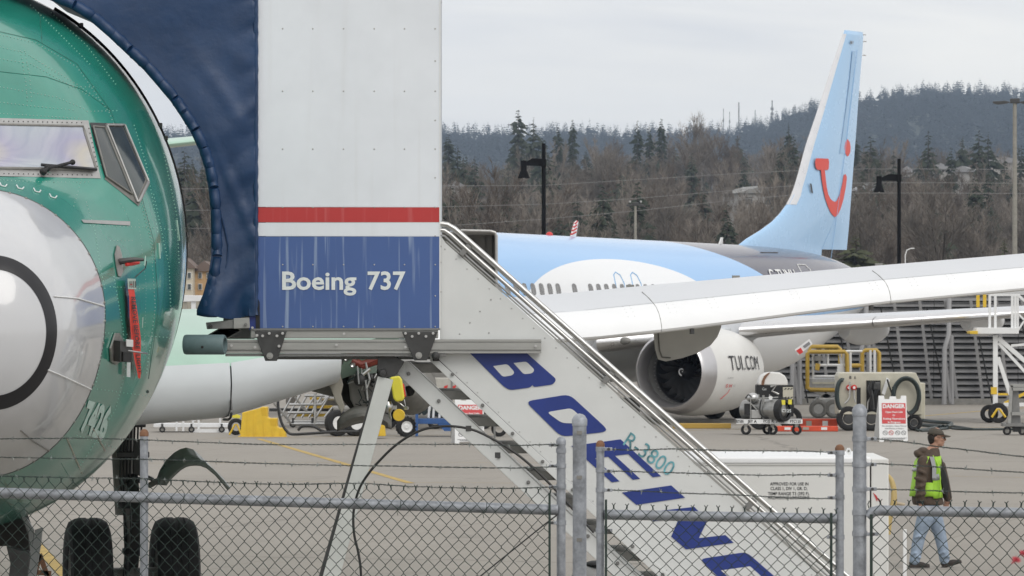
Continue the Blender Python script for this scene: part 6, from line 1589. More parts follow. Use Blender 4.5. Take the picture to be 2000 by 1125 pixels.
# red cases
RC = None
for i, (x0, x1, y0, y1, Y, lb) in enumerate(((1518,1637,833,840,147,'lower long red orange case on the apron, nearer of two'), (1530,1636,823,833,149.5,'upper long red orange case lying behind the other'))):
    t = thing('long_case', lb, 'case', (P((x0+x1)/2,0,Y).x, Y, 0), group='red orange cases on the apron')
    h = .14 if i == 0 else .28
    MB().cbox((P(x0,0,Y).x, Y, 0), (P(x1,0,Y).x, Y+.35, h)).build('case', M['orange'], t, bevel=.02)
    for k in (.12,.42,.72): MB().cbox((P(x0+(x1-x0)*k,0,Y).x, Y-.012, h*.3), (P(x0+(x1-x0)*(k+.10),0,Y).x, Y-.002, h*.8)).build('label', M['signw'] if k != .42 else M['tan'], t)
# scissor platform with yellow guard rails
Yp = 165
SP = thing('scissor_platform', 'raised work platform with yellow bumper rails in front of the louvred wall', 'work platform', (P(1640,0,Yp).x, Yp, 0))
def tubes(nm, parent, Y, pts, r, m): return MB().tube([P(x, y, Y) for x, y in pts], r, 8).build(nm, m, parent, smooth=True)
for pts, dy in (([(1577,760),(1577,690),(1583,687),(1650,687),(1654,692),(1655,728)], 0), ([(1577,757),(1583,761),(1637,762)], 0), ([(1580,687),(1584,677),(1636,677),(1641,682),(1641,712)], 1.3), ([(1684,726),(1684,689),(1690,684),(1712,684),(1717,689),(1717,728)], .3), ([(1655,714),(1684,714)], .3)):
    tubes('yellow_rail', SP, Yp+dy, pts, .06, mat('ochre_rail', (.50,.33,.055), .5, noise=.15) if 'ochre' not in M else M['ochre'])
    M['ochre'] = bpy.data.materials['ochre_rail']
for pts in ([(1588,760),(1588,692)], [(1617,712),(1617,692)], [(1588,713),(1652,713)], [(1647,760),(1647,690)], [(1652,686),(1684,686)], [(1700,684),(1700,728)], [(1708,684),(1708,728)], [(1661,688),(1661,728)], [(1588,735),(1640,735)], [(1600,713),(1600,692)], [(1640,690),(1647,735)]): tubes('white_rail', SP, Yp+.15, pts, .035, M['signw'])
MB().cbox((P(1586,0,Yp).x, Yp, ub_(757,Yp)), (P(1640,0,Yp).x, Yp+1.6, ub_(740,Yp))).build('deck', M['winframe'], SP); MB().cbox((P(1586,0,Yp).x, Yp-.05, ub_(750,Yp)), (P(1640,0,Yp).x, Yp-.01, ub_(746,Yp))).build('toe_board', M['cream'], SP)
MB().cbox((P(1636,0,Yp).x, Yp+.1, ub_(738,Yp)), (P(1646,0,Yp).x, Yp+.3, ub_(714,Yp))).build('control_panel', M['signw'], SP); MB().cbox((P(1592,0,Yp).x, Yp-.05, ub_(705,Yp)), (P(1605,0,Yp).x, Yp+.2, ub_(695,Yp))).build('control_box', M['midgrey'], SP)
MB().pp([(1593,709),(1602,711),(1600,724),(1592,722)], Yp-.1, .1).build('yellow_glove', M['ochre'], SP)
for a_, b_ in (((1592,762),(1635,785)), ((1635,762),(1592,785))): MB().beam(P(*a_, Yp+.2), P(*b_, Yp+.2), .14, .14).build('scissor_arm', M['winframe'], SP)
MB().cbox((P(1598,0,Yp).x, Yp, .3), (P(1650,0,Yp).x, Yp+1.4, ub_(777,Yp))).build('base', M['winframe'], SP, bevel=.03)
for x in (1598,1628): t_ = MB(); wheel(t_, (P(x,0,Yp).x, Yp-.1, .27), .27, .2, (0,1,0)); w_ = t_.build('wheel', M['midgrey'], SP, smooth=35); MB().lathe([(0,-.08),(.15,-.08),(.15,.0)], (P(x,0,Yp).x, Yp-.1, .27), (0,1,0), 14).build('rim', M['winframe'], w_)
# tilted placard hanging under the wing
pl = thing('hanging_placard', 'tilted red and white placard hanging under the blue airliner belly', 'placard', P(1570,680,152))
MB().pp([(1552,683),(1581,662),(1587,672),(1559,694)], 152, .02).build('board', M['signw'], pl); MB().pp([(1555,685),(1564,679),(1569,688),(1562,692)], 151.98, .015).build('red_mark', M['redp'], pl); MB().pp([(1568,676),(1580,667),(1583,672),(1572,680)], 151.98, .015).build('grey_mark', M['greytext'], pl)
# chock bar under the engine
ck = thing('wheel_chock_bar', 'long yellow chock bar lying before the main wheels under the engine', 'chock', G(1370,834)); g0 = G(1314,837); g1 = G(1424,835)
MB().cbox((g0.x, g0.y-.1, 0), (g1.x, g0.y+.15, .14)).build('bar', mat('ochre_chock', (.42,.27,.05), .6), ck, bevel=.02)
# louvred blast wall
Yl = 188
BW = thing('louvred_blast_wall', 'grey louvred blast wall of tilted steel slats behind the aircraft', 'wall', (P(1750,0,Yl).x, Yl+.5, 0))
M['louv'] = mat('louvre_grey', (.25,.25,.255), .6, .1, noise=.15, scale=2); M['rib'] = mat('louvre_rib', (.27,.27,.275), .5, .2)
z0, z1 = .25, 3.62; nsl = 17
for b_ in range(5):
    xa = P(1330+b_*165,0,Yl).x; xb = P(1330+(b_+1)*165-1,0,Yl).x
    for k in range(nsl):
        z = z0+(z1-z0)*k/nsl; d = (z1-z0)/nsl
        dy = .35*(k/nsl)**2
        MB().add([(xa,Yl-.12-dy+.3,z+d*.06),(xb,Yl-.12-dy+.3,z+d*.06),(xb,Yl+.02-dy+.3,z+d*.70),(xa,Yl+.02-dy+.3,z+d*.70),(xa,Yl+.16-dy+.3,z+d*.86),(xb,Yl+.16-dy+.3,z+d*.86),(xb,Yl-.10-dy+.3,z+d*.04),(xa,Yl-.10-dy+.3,z+d*.04)],
                 [(0,1,2,3),(3,2,5,4),(7,6,1,0)]).build('slat', M['louv'], BW)
MB().cbox((P(1330,0,Yl).x, Yl+.42, .2), (P(2155,0,Yl).x, Yl+.5, z1)).build('backing', M['darkgrey'], BW)
MB().add([(P(1330,0,Yl).x, Yl-.1, z1+.0),(P(2155,0,Yl).x, Yl-.1, z1+.0),(P(2155,0,Yl).x, Yl+.35, z1+.30),(P(1330,0,Yl).x, Yl+.35, z1+.30)], [(0,1,2,3)]).build('top_deflector', M['winframe'], BW)
MB().cbox((P(1330,0,Yl).x, Yl-.3, 0), (P(2155,0,Yl).x, Yl+.6, .2)).build('kerb', M['midgrey'], BW)
for i in range(15):
    x = 1420+i*50; MB().beam(P(x, 786, Yl-.02), P(x-24, 586, Yl-.35), .10, .05).build('rib', M['rib'], BW)
for i in range(7):
    x = 1450+i*90; MB().tube([P(x+38, 787, Yl-.6), P(x, 600, Yl-.5)], .025, 6).build('tie_rod', M['black'], BW)
for x in (1555,1690,1852): 
    MB().tube([P(x-8, 790, Yl-1.3), P(x-7, 680, Yl-1.3), P(x+1, 655, Yl-1.1), P(x+2, 584, Yl-.5)], .085, 8).build('post', M['rib'], BW, smooth=30); MB().tube([P(x+7, 790, Yl-.8), P(x+6, 655, Yl-.7)], .085, 8).build('post', M['rib'], BW, smooth=30); MB().tube([P(x+4, 786, Yl-1), P(x-6, 705, Yl-1)], .06, 6).build('brace', M['rib'], BW)
# white maintenance stand at the right edge
Ym = 158
MS = thing('maintenance_stand', 'tall white maintenance stand with yellow details at the right edge', 'maintenance stand', (P(1960,0,Ym).x, Ym, 0))
def mb_(pts, w, m=M['signw'], nm='rail', dy=0):
    for a_, b_ in zip(pts, pts[1:]): MB().beam(P(*a_, Ym+dy), P(*b_, Ym+dy), w, w).build(nm, m, MS)
mb_([(1933,655),(1933,576)], .07); mb_([(1944,650),(1944,576)], .07); mb_([(1933,576),(1992,576)], .06); mb_([(1977,650),(1977,576)], .07); mb_([(1983,650),(1983,576)], .07); mb_([(1988,650),(1988,576)], .05); mb_([(1988,576),(2010,595)], .07); mb_([(1985,650),(2010,612)], .05); mb_([(1990,614),(2005,630)], .05)
mb_([(1910,600),(1910,575)], .09, M['yellow'], 'yellow_post'); mb_([(1923,600),(1923,575)], .09, M['yellow'], 'yellow_post')
MB().pp([(1908,640),(1990,640),(1990,652),(1905,652)], Ym-.3, 1.2).build('platform', M['signw'], MS, bevel=.01); MB().pp([(1894,647),(1910,646),(1910,653),(1894,652)], Ym-.4, 1.0).build('yellow_nose', M['yellow'], MS, bevel=.01)
mb_([(1944,655),(1944,790)], .13, nm='mast'); mb_([(1949,660),(2010,712)], .12, nm='brace'); mb_([(1950,670),(2010,735)], .08, nm='brace'); mb_([(1949,698),(1973,770)], .11, nm='brace'); mb_([(1975,675),(2010,672)], .07)
mb_([(1941,756),(1941,770)], .16, M['yellow'], 'yellow_block'); mb_([(1940,770),(1972,770)], .06, M['yellow'], 'yellow_bar'); mb_([(1962,788),(2010,764)], .08, M['yellow'], 'yellow_bar'); mb_([(1960,790),(2010,790)], .1, M['signw'], 'base_rail')
for x, y, r in ((1934,803,.25),(1949,806,.28)):
    t_ = MB(); wheel(t_, (P(x,0,Ym).x, Ym-.1 if x > 1940 else Ym+.3, r), r, .15, (0,1,0)); t_.build('wheel', M['tyre'], MS, smooth=35)
MB().tube([P(x, y, Ym-.2) for x, y in ((1937,815),(1948,799),(1952,799),(1964,815))], .035, 6).build('wheel_guard', M['yellow'], MS, smooth=True)
Yk = 143
GS = thing('grey_stand', 'grey metal column stand on casters at the right edge of the apron', 'stand', (P(1985,0,Yk).x, Yk, 0))
MB().pp([(1978,752),(1988,752),(1995,835),(1974,835)], Yk, .3).build('column', M['aluD'], GS, bevel=.02)
for pts in ([(1974,753),(2010,753)], [(1976,760),(2010,760)], [(1974,808),(2010,808)], [(1975,753),(1971,835)]): MB().beam(P(*pts[0], Yk-.1), P(*pts[1], Yk-.1), .08, .08).build('rail', M['alu'], GS)
MB().cbox((P(1958,0,Yk).x, Yk-.3, .22), (P(2012,0,Yk).x, Yk+.5, .30)).build('base', M['aluD'], GS)
for x in (1967,1997): caster(GS, x, 850, Yk-.2, .11)
MB().box(P(1986,838,Yk-.1), (.2,.3,.14)).build('counterweight', M['black'], GS)

# ================================================================== left half behind the nose: steps, pipes, carts
Ye = 141
YS = thing('step_stool', 'big yellow moulded step stool with three steps under the wing', 'step stool', (P(510,0,Ye).x, Ye, 0))
prof_ = [(469,854),(473,806),(508,797),(510,795),(522,795),(522,815),(526,817),(541,817),(541,833),(545,836),(557,836),(558,854)]
MB().pp(prof_, Ye, .75).build('body', M['yellow'], YS, bevel=.015)
MB().pp([(465,852),(560,853),(561,855),(465,855)], Ye-.03, .8).build('base_flange', M['yellow'], YS)
for x, y0_, y1_ in ((484,806,850),(497,803,850),(516,820,850),(533,838,850),(548,838,850)): MB().beam(P(x, y0_, Ye-.005), P(x, y1_, Ye-.005), .04, .02, (0,1,0)).build('rib', M['yellow'], YS)
for a, b, c_, d_ in ((509,797,521,812),(527,819,540,831)): MB().pp([(a,b),(c_,b),(c_,d_),(a+2,d_)], Ye-.006, .005).build('step_recess', mat('shaded_yellow_plastic', (.62,.39,.02), .5) if 'yr' not in M else M['yr'], YS); M['yr'] = bpy.data.materials['shaded_yellow_plastic']
Y2 = thing('step_stool', 'second yellow step stool half hidden behind the sloping leg', 'step stool', (P(735,0,139).x, 139, 0))
MB().pp([(706,852),(708,838),(728,838),(728,828),(750,826),(753,852)], 139, .7).build('body', M['yellow'], Y2, bevel=.015); MB().beam(P(738,830,138.98), P(738,850,138.98), .04, .02, (0,1,0)).build('rib', M['yellow'], Y2)
# wheel with yellow guard left of the stool
WG = thing('guarded_wheel', 'black tyre with a yellow bent guard left of the yellow steps', 'wheel', (P(459,0,143).x, 143, 0))
t_ = MB(); wheel(t_, (P(461,0,143).x, 143, .21), .21, .14, (0,1,0)); t_.build('wheel', M['tyre'], WG, smooth=35); MB().tube([P(x, y, 142.8) for x, y in ((448,849),(459,829),(463,829),(471,848))], .025, 6).build('guard', M['yellow'], WG, smooth=True)
MB().pp([(443,808),(455,806),(470,812),(468,817),(455,816)], 143, .1).build('yellow_arm', M['pyellow'], WG)
# low white cart under the wing
LC = thing('flat_cart', 'low white flat cart on small casters left of the yellow steps', 'cart', (P(390,0,146).x, 146, 0))
MB().cbox((P(300,0,146).x, 146, ub_(834,146)), (P(446,0,146).x, 147.2, ub_(828,146))).build('deck', M['white'], LC)
for x in (317,345,358,377,388,430): MB().beam(P(x, 815, 146), P(x, 842, 146), .05, .05).build('post', M['white'], LC)
MB().beam(P(300,816,146), P(446,812,146), .05, .05).build('rail', M['white'], LC); MB().cbox((P(370,0,146).x, 145.9, ub_(846,146)), (P(446,0,146).x, 146.1, ub_(838,146))).build('toe_board', M['white'], LC)
for x in (317,374,433): caster(LC, x, 845, 145.8, .08)
# aluminium tube stand with diagonals
Yq = 152
AS = thing('tube_stair_stand', 'open aluminium tube stand with slanting rails behind the yellow steps', 'access stand', (P(600,0,Yq).x, Yq, 0))
def q_(pts, r=.035, m=M['steel'], dy=0, nm='tube'): MB().tube([P(x, y, Yq+dy) for x, y in pts], r, 6).build(nm, m, AS, smooth=True)
q_([(615,768),(615,830)], .05); q_([(595,773),(634,773)], .04); q_([(565,790),(628,790)], .04); q_([(562,806),(612,806)], .04); q_([(570,828),(650,828)], .05); q_([(560,823),(650,823)], .03)
for x in (0,14,28,44,58,72): q_([(545+x,820-(0 if x < 40 else 4)),(545+x+28,770)], .03)
q_([(535,787),(570,828)], .04); q_([(542,786),(560,758)], .035); q_([(575,775),(598,804)], .035); q_([(590,792),(600,803)], .03); q_([(640,775),(628,790)], .03); q_([(650,795),(634,815)], .03)
for x in (572,610): caster(AS, x, 838, Yq, .09)
MB().cbox((P(596,0,Yq).x, Yq+.5, ub_(798,Yq)), (P(648,0,Yq).x, Yq+1.1, ub_(793,Yq))).build('yellow_tread', M['yellow'], AS); MB().cbox((P(578,0,Yq).x, Yq+.2, ub_(814,Yq)), (P(634,0,Yq).x, Yq+.8, ub_(809,Yq))).build('yellow_tread', M['yellow'], AS); MB().cbox((P(603,0,Yq).x, Yq+.8, ub_(782,Yq)), (P(622,0,Yq).x, Yq+1.2, ub_(777,Yq))).build('yellow_tread', M['yellow'], AS)
q_([(546,767),(562,768),(575,770)], .06, M['redp'], .6, 'red_roll'); 
MB().lathe([(0,0),(.16,.02),(.2,.1),(.2,.9),(0,1)], P(625,778,Yq+1.6), (1,.2,0), 18).build('tank', M['steel'], AS, smooth=40)
MB().cbox((P(556,0,Yq).x, Yq+.8, ub_(790,Yq)), (P(576,0,Yq).x, Yq+1.4, ub_(772,Yq))).build('cabinet', M['midgrey'], AS)
MB().cbox((P(520,0,Yq).x, Yq+1.8, ub_(806,Yq)), (P(660,0,Yq).x, Yq+2.4, ub_(800,Yq))).build('rear_shelf', M['darkgrey'], AS)
gc = thing('ground_cable', 'thick black cable drooping behind the yellow steps and along the apron', 'cable', G(600,850))
MB().tube([P(p.x, p.y, 139.5) for p in spline([(543,770),(543,790),(546,812),(552,830),(560,842),(570,848),(600,847),(650,844),(700,843)], 4)], .035, 8).build('cable', M['cable'], gc, smooth=True)
MB().tube([P(p.x, p.y, 142) for p in spline([(582,841),(588,834),(600,832),(615,834),(630,842),(650,845)], 4)], .035, 8).build('cable', M['cable'], gc, smooth=True)
# stand-in for the blue airliner's nose wheels, with a plain grey body
TG = thing('nose_wheel_stand_in', 'stand in for the blue airliner nose wheels, black tyres and a grey body behind the open engine strut', 'nose wheels', (P(675,0,141.6).x, 141.6, 0))
for x, dy in ((659,-.1),(693,.1)):
    c = (P(x,0,141.6).x, 141.6+dy, .33); t_ = MB(); wheel(t_, c, .33, .22, (-.55,1,0)); w_ = t_.build('wheel', M['tyre'], TG, smooth=35); MB().lathe([(0,-.08),(.1,-.09),(.17,-.1),(.18,.05)], c, (-.55,1,0), 18).build('rim', M['signw'], w_, smooth=35)
MB().cbox((P(650,0,141.6).x, 141.9, .3), (P(726,0,141.6).x, 143.6, .72)).build('body', M['midgrey'], TG, bevel=.04)
# blue trailer with white rimmed wheel
BT = thing('blue_trailer', 'blue flat trailer with a knobbly white rimmed wheel seen under the stair', 'trailer', (P(880,0,141).x, 141, 0))
c = (P(793,0,141).x, 141, .25); t_ = MB(); wheel(t_, c, .25, .2, (-.25,1,0)); w_ = t_.build('wheel', M['tyre'], BT, smooth=35)
for k in range(18):
    a = 2*PI*k/18; MB().box((c[0]+.245*cos(a), c[1], c[2]+.245*sin(a)), (.04,.19,.04)).build('tyre_lug', M['tyre'], w_)
MB().lathe([(0,-.09),(.04,-.10),(.05,-.08),(.09,-.07),(.14,-.10),(.15,.05)], c, (-.25,1,0), 22).build('rim', M['signw'], w_, smooth=35)
MB().cbox((P(812,0,141).x, 141, ub_(828,141)), (P(980,0,141).x, 141.9, ub_(818,141))).build('deck', M['blue'], BT, bevel=.01); MB().beam(P(814,852,140.95), P(814,798,140.95), .07, .07).build('jack_post', M['blue'], BT); MB().pp([(855,828),(900,828),(890,842),(868,842)], 141, .6).build('hitch_box', M['blue'], BT)
t_ = MB(); wheel(t_, (P(975,0,141).x, 141.2, .2), .2, .12, (0,1,0)); t_.build('wheel', M['tyre'], BT, smooth=35)
rk = thing('hose_rack', 'rack of dark hoses and pale green tanks standing on the blue trailer', 'hose rack', P(840,818,141.5))
for i in range(7):
    x = 806+i*11; MB().tube([P(p.x, p.y, 141.3) for p in spline([(x,778),(x-3,795),(x,808),(x+6,800),(x+5,780)], 4)], .04, 6).build('hose', M['hose'], rk, smooth=True)
MB().lathe([(0,0),(.14,.03),(.16,.1),(.16,.5),(0,.55)], P(824,806,141.9), (0,0,1), 16).build('tank', mat('sage_tank', (.30,.36,.22), .5), rk, smooth=40)
for x in (837,846,858): MB().tube([P(x, 816, 141.2), P(x+3, 772, 141.2)], .03, 6).build('upright', M['signw'], rk, smooth=True)
MB().cbox((P(800,0,141.5).x, 141.9, ub_(800,141.5)), (P(880,0,141.5).x, 142.3, ub_(786,141.5))).build('cabinet', M['signw'], rk)
# pieces seen between the treads and beside the inlet
uc = thing('ground_power_cart', 'white cart with red marks seen between stair and treads', 'cart', (P(880,0,150).x, 150, 0))
MB().cbox((P(835,0,150).x, 150, .4), (P(960,0,150).x, 151.2, ub_(738,150))).build('body', mat('cart_off_white', (.45,.44,.40), .5, noise=.2), uc, bevel=.03)
for x in (868,884): MB().pp([(x,754),(x+7,752),(x+4,762),(x-3,763)], 149.98, .015).build('red_mark', M['redp'], uc)
for x in (850,945): t_ = MB(); wheel(t_, (P(x,0,150).x, 150, .22), .22, .15, (0,1,0)); t_.build('wheel', M['tyre'], uc, smooth=35)
ec = thing('equipment_rack', 'dark equipment rack with hoses behind the handrail, left of the engine inlet', 'rack', (P(1225,0,152).x, 152, 0))
MB().cbox((P(1160,0,152).x, 152, .3), (P(1250,0,152).x, 153.5, ub_(778,152))).build('frame', M['dark'], ec); MB().pp([(1180,745),(1206,756),(1206,775),(1190,776)], 151.9, .3).build('white_case', M['trailer'], ec)
for i in range(10):
    x = 1190+i*6; MB().tube([P(x, 776+i*3, 151.7), P(x+3, 790+i*3, 151.7), P(x-2, 812, 151.7)], .03, 6).build('hose', [M['black'], M['midgrey'], M['ochre'], M['darkred']][i % 4], ec, smooth=True)
# grey stair canopy in front of the blue airliner's door
Yz = 139
GC = thing('stair_canopy', 'hollow grey ribbed stair canopy standing at the front of the blue airliner', 'boarding stair', (P(930,0,Yz).x, Yz, 0))
M['canin'] = mat('canopy_inside', (.22,.215,.20), .6, noise=.15, scale=2)
sec = [(835,452),(960,452.5),(966,454),(969.5,459),(970.5,467),(970.5,600)]
rows = [[P(x, y, Yz)+Vector((-.0, 0, 0)) for x, y in sec], [P(x, y, Yz)+Vector((.0, 1.6, 0)) for x, y in sec]]
o = MB().grid(rows).build('shell', M['midgrey'], GC, smooth=50); sm = o.modifiers.new('t', 'SOLIDIFY'); sm.thickness = .05
MB().cbox((P(835,0,Yz).x, Yz+1.5, ub_(600,Yz)), (P(969,0,Yz).x, Yz+1.6, ub_(453,Yz))).build('inner_wall', M['canin'], GC)
MB().cbox((P(835,0,Yz).x, Yz+.1, ub_(458,Yz)), (P(968,0,Yz).x, Yz+1.5, ub_(455,Yz))).build('ceiling', M['canin'], GC)
for x in (900,922,944,958): MB().cbox((P(x,0,Yz).x, Yz+1.40, ub_(600,Yz)), (P(x+2,0,Yz).x, Yz+1.5, ub_(455,Yz))).build('rib', M['midgrey'], GC)
for y in (506,536,560): MB().cbox((P(880,0,Yz).x, Yz+1.42, ub_(y+1.5,Yz)), (P(969,0,Yz).x, Yz+1.5, ub_(y,Yz))).build('rail', M['midgrey'], GC)
MB().tube([P(x, y, Yz-.02) for x, y in ((900,450),(958,451.5),(967,454),(970,461),(970,600))], .035, 6).build('front_edge', M['winframe'], GC, smooth=True)
MB().cbox((P(880,0,Yz).x, Yz+.2, 0), (P(884,0,Yz).x, Yz+.3, ub_(600,Yz))).build('leg', M['aluD'], GC); MB().cbox((P(964,0,Yz).x, Yz+.2, 0), (P(968,0,Yz).x, Yz+.3, ub_(600,Yz))).build('leg', M['aluD'], GC)
# white access stand seen in the gap beside the nose
Yv = 160
WS = thing('access_stand', 'white framed access stand with slanting braces in the gap left of the hood', 'access stand', (P(370,0,Yv).x, Yv, 0))
MB().pp([(340,576),(400,577),(400,588),(340,590)], Yv, .8).build('top_beam', M['signw'], WS, bevel=.01)
for x in (362,378,392): MB().beam(P(x, 588, Yv+.1), P(x, 822, Yv+.1), .08 if x != 378 else .13, .08).build('post', M['signw'] if x == 378 else M['tan'], WS)
for a_, b_ in (((355,640),(392,610)), ((385,648),(425,612)), ((398,620),(440,632)), ((408,618),(424,620))): MB().beam(P(*a_, Yv-.1), P(*b_, Yv-.1), .05, .05).build('brace', M['signw'], WS)
MB().pp([(355,588),(400,588),(400,650),(355,650)], Yv+1.5, .1).build('rear_panel', mat('pale_tan_sheet', (.38,.35,.29), .7, noise=.2, stretch=(6,1,.3)), WS)
# ================================================================== the walking man (seen from his right side, walking to the right)
Ym_ = 70.0; sM = Ym_/FPX
gx = P(1822,0,Ym_).x
MAN = thing('person', 'man in a brown hooded jacket, lime vest, jeans and cap walking to the right', 'person', (gx, Ym_, 0))
def Q(px, py, dy=0): return P(px, py, Ym_)+Vector((0, dy, 0))+Vector((0,0,.02))
def capsule(mb, pts, rs, n=12, sy=1.0):
    """tapered limb with rounded ends"""
    pts = [Vector(p) for p in pts]
    mb.tube(pts, rs, n)
    for p, r in ((pts[0], rs[0]), (pts[-1], rs[-1])): mb.ell(p, (r, r, r), n, 8)
    for p, r in zip(pts[1:-1], rs[1:-1]): mb.ell(p, (r*.98, r*.98, r*.98), n, 8)
def skinned(name, mb, m, voxel, parent=MAN, smooth_it=3, label=None):
    me = mb.mesh('tmp'); ob = bpy.data.objects.new('tmp', me); COL.objects.link(ob)
    r = ob.modifiers.new('r', 'REMESH'); r.mode = 'VOXEL'; r.voxel_size = voxel; r.use_smooth_shade = True
    if smooth_it: s = ob.modifiers.new('s', 'SMOOTH'); s.iterations = smooth_it; s.factor = .5
    dg = bpy.context.evaluated_depsgraph_get(); me2 = bpy.data.meshes.new_from_object(ob.evaluated_get(dg)); bpy.data.objects.remove(ob)
    me2.transform(MW[parent.name].inverted()); me2.materials.clear(); me2.materials.append(m)
    me2.polygons.foreach_set('use_smooth', [True]*len(me2.polygons)); me2.name = name
    o = bpy.data.objects.new(name, me2); COL.objects.link(o); o.parent = parent
    return tag(o, label)
skinM = mat('skin', (.42,.235,.165), .55, noise=.08, scale=30)
jackM = mat('brown_duck_canvas', (.082,.058,.042), .85, noise=.25, scale=14, bump=.4, bscale=22); jeanM = mat('washed_denim', (.29,.36,.46), .8, noise=.28, scale=9, bump=.4, bscale=18)
vestM = mat('lime_vest', (.34,.62,.045), .6, noise=.12, scale=12, bump=.2, bscale=16); bandM = mat('reflective_band', (.36,.37,.38), .35, .2); capM = mat('dark_olive_cap', (.075,.065,.052), .85, noise=.2, scale=40); shoeM = mat('dark_brown_shoe', (.028,.020,.016), .6, noise=.2, scale=30)
# ---- body: head, neck, trunk, legs, arms and hands in one skin
B = MB()
hc = Q(1829,857)
B.ell(hc+Vector((-.012,0,.012)), (.094,.074,.108), 24, 16)             # skull
B.ell(hc+Vector((.028,0,-.055)), (.066,.056,.070), 20, 12)            # jaw
B.ell(hc+Vector((.062,0,-.098)), (.028,.030,.026), 14, 8)             # chin
B.ell(hc+Vector((.082,0,.022)), (.018,.042,.014), 14, 8)              # brow
capsule(B, [hc+Vector((.088,0,.005)), hc+Vector((.108,0,-.030))], [.010,.016], 10)   # nose
B.ell(hc+Vector((.088,0,-.060)), (.014,.028,.007), 12, 8); B.ell(hc+Vector((.084,0,-.072)), (.014,.026,.008), 12, 8)   # lips
for s in (-1, 1):
    B.ell(hc+Vector((-.012,s*.076,-.012)), (.017,.010,.032), 12, 8, Matrix.Rotation(R(12), 3, 'Y'))   # ears
    B.ell(hc+Vector((.062,s*.040,-.030)), (.026,.020,.022), 12, 8)
capsule(B, [hc+Vector((-.02,0,-.08)), Q(1822,884)], [.055,.062])
sh = Q(1817,898)
capsule(B, [Q(1819,890), Q(1815,930), Q(1813,975)], [.10,.135,.13])
hipR, kneeR, ankR = Q(1812,990,-.09), Q(1795,1046,-.10), Q(1786,1097,-.10)
hipL, kneeL, ankL = Q(1818,990,.09), Q(1836,1044,.09), Q(1846,1098,.08)
for h_, k_, a_ in ((hipR, kneeR, ankR), (hipL, kneeL, ankL)): capsule(B, [h_, k_, a_], [.085,.055,.040])
shR, elR, wrR = Q(1802,905,-.20), Q(1795,948,-.25), Q(1795,983,-.22)
shL, elL, wrL = Q(1830,905,.20), Q(1842,946,.25), Q(1850,975,.22)
for a_, b_, c_ in ((shR, elR, wrR), (shL, elL, wrL)): capsule(B, [a_, b_, c_], [.055,.042,.030])
def hand(mb, w, dirx, ysign):
    c = w+Vector((.01*dirx, 0, -.055)); mb.ell(c, (.036,.017,.046), 14, 10)
    for k in range(4):
        b = w+Vector((.030-.019*k, 0, -.085)); l = (.036,.042,.040,.032)[k]
        mb.tube([b, b+Vector((.004*dirx,ysign*.004,-l)), b+Vector((-.004,ysign*.018,-l*1.75))], [.0095,.0088,.0070], 8); mb.ell(b+Vector((-.004,ysign*.018,-l*1.75)), (.007,.007,.007), 8, 6)
    t = w+Vector((.032,0,-.035)); mb.tube([t, t+Vector((.016,ysign*.012,-.025)), t+Vector((.012,ysign*.022,-.050))], [.012,.010,.008], 8)
hand(B, wrR, 1, 1); hand(B, wrL, 1, -1)
skinned('body', B, skinM, .007, smooth_it=2)
# eyes
for s in (-1, 1):
    e = MB().ell(hc+Vector((.079,s*.030,-.006)), (.010,.012,.009), 12, 8).build('eye', M['signw'], MAN, smooth=True); MB().ell(hc+Vector((.0865,s*.030,-.006)), (.004,.006,.006), 8, 6).build('iris', M['blackt'], e, smooth=True)
# glasses
gl = MB(); gl.tube([hc+Vector((-.01,-.082,.004)), hc+Vector((.05,-.078,.003)), hc+Vector((.098,-.060,.0))], .0028, 5)
for s in (-1, 1): gl.tube([hc+Vector((.101-.014*abs(cos(a))*0, s*.034+.026*cos(a), -.008+.018*sin(a))) for a in [2*PI*k/14 for k in range(14)]], .0024, 5, closed=True)
gl.build('glasses', M['black'], MAN)
# hair under the cap
H = MB(); H.ell(hc+Vector((-.045,0,-.005)), (.066,.076,.075), 18, 12); H.ell(hc+Vector((-.055,0,-.045)), (.045,.062,.05), 16, 10); H.ell(hc+Vector((-.012,-.074,.018)), (.02,.008,.03), 10, 8)
skinned('hair', H, mat('dark_hair', (.022,.016,.013), .8), .008, smooth_it=1)
# cap
Cp = MB(); rows = []
for j in range(8):
    t = j/7; rows.append([hc+Vector((-.008+.104*cos(t*PI/2)*cos(a), .088*cos(t*PI/2)*sin(a), .030+.086*sin(t*PI/2)**.9-.006*cos(a))) for a in [2*PI*k/24 for k in range(25)]])
Cp.grid(rows); o = Cp.build('cap', capM, MAN, smooth=True, label='dark olive baseball cap'); sm = o.modifiers.new('t', 'SOLIDIFY'); sm.thickness = .005
br_ = MB(); rows = []
for j in range(6):
    t = j/5; rows.append([hc+Vector((.060+.095*t*cos(a)+.02, (.080-.012*t)*sin(a), .034-.026*t-.012*abs(sin(a))*t)) for a in [-PI*.42+PI*.84*k/12 for k in range(13)]])
br_.grid(rows); o = br_.build('cap_brim', capM, MAN, smooth=True); sm = o.modifiers.new('t', 'SOLIDIFY'); sm.thickness = .006
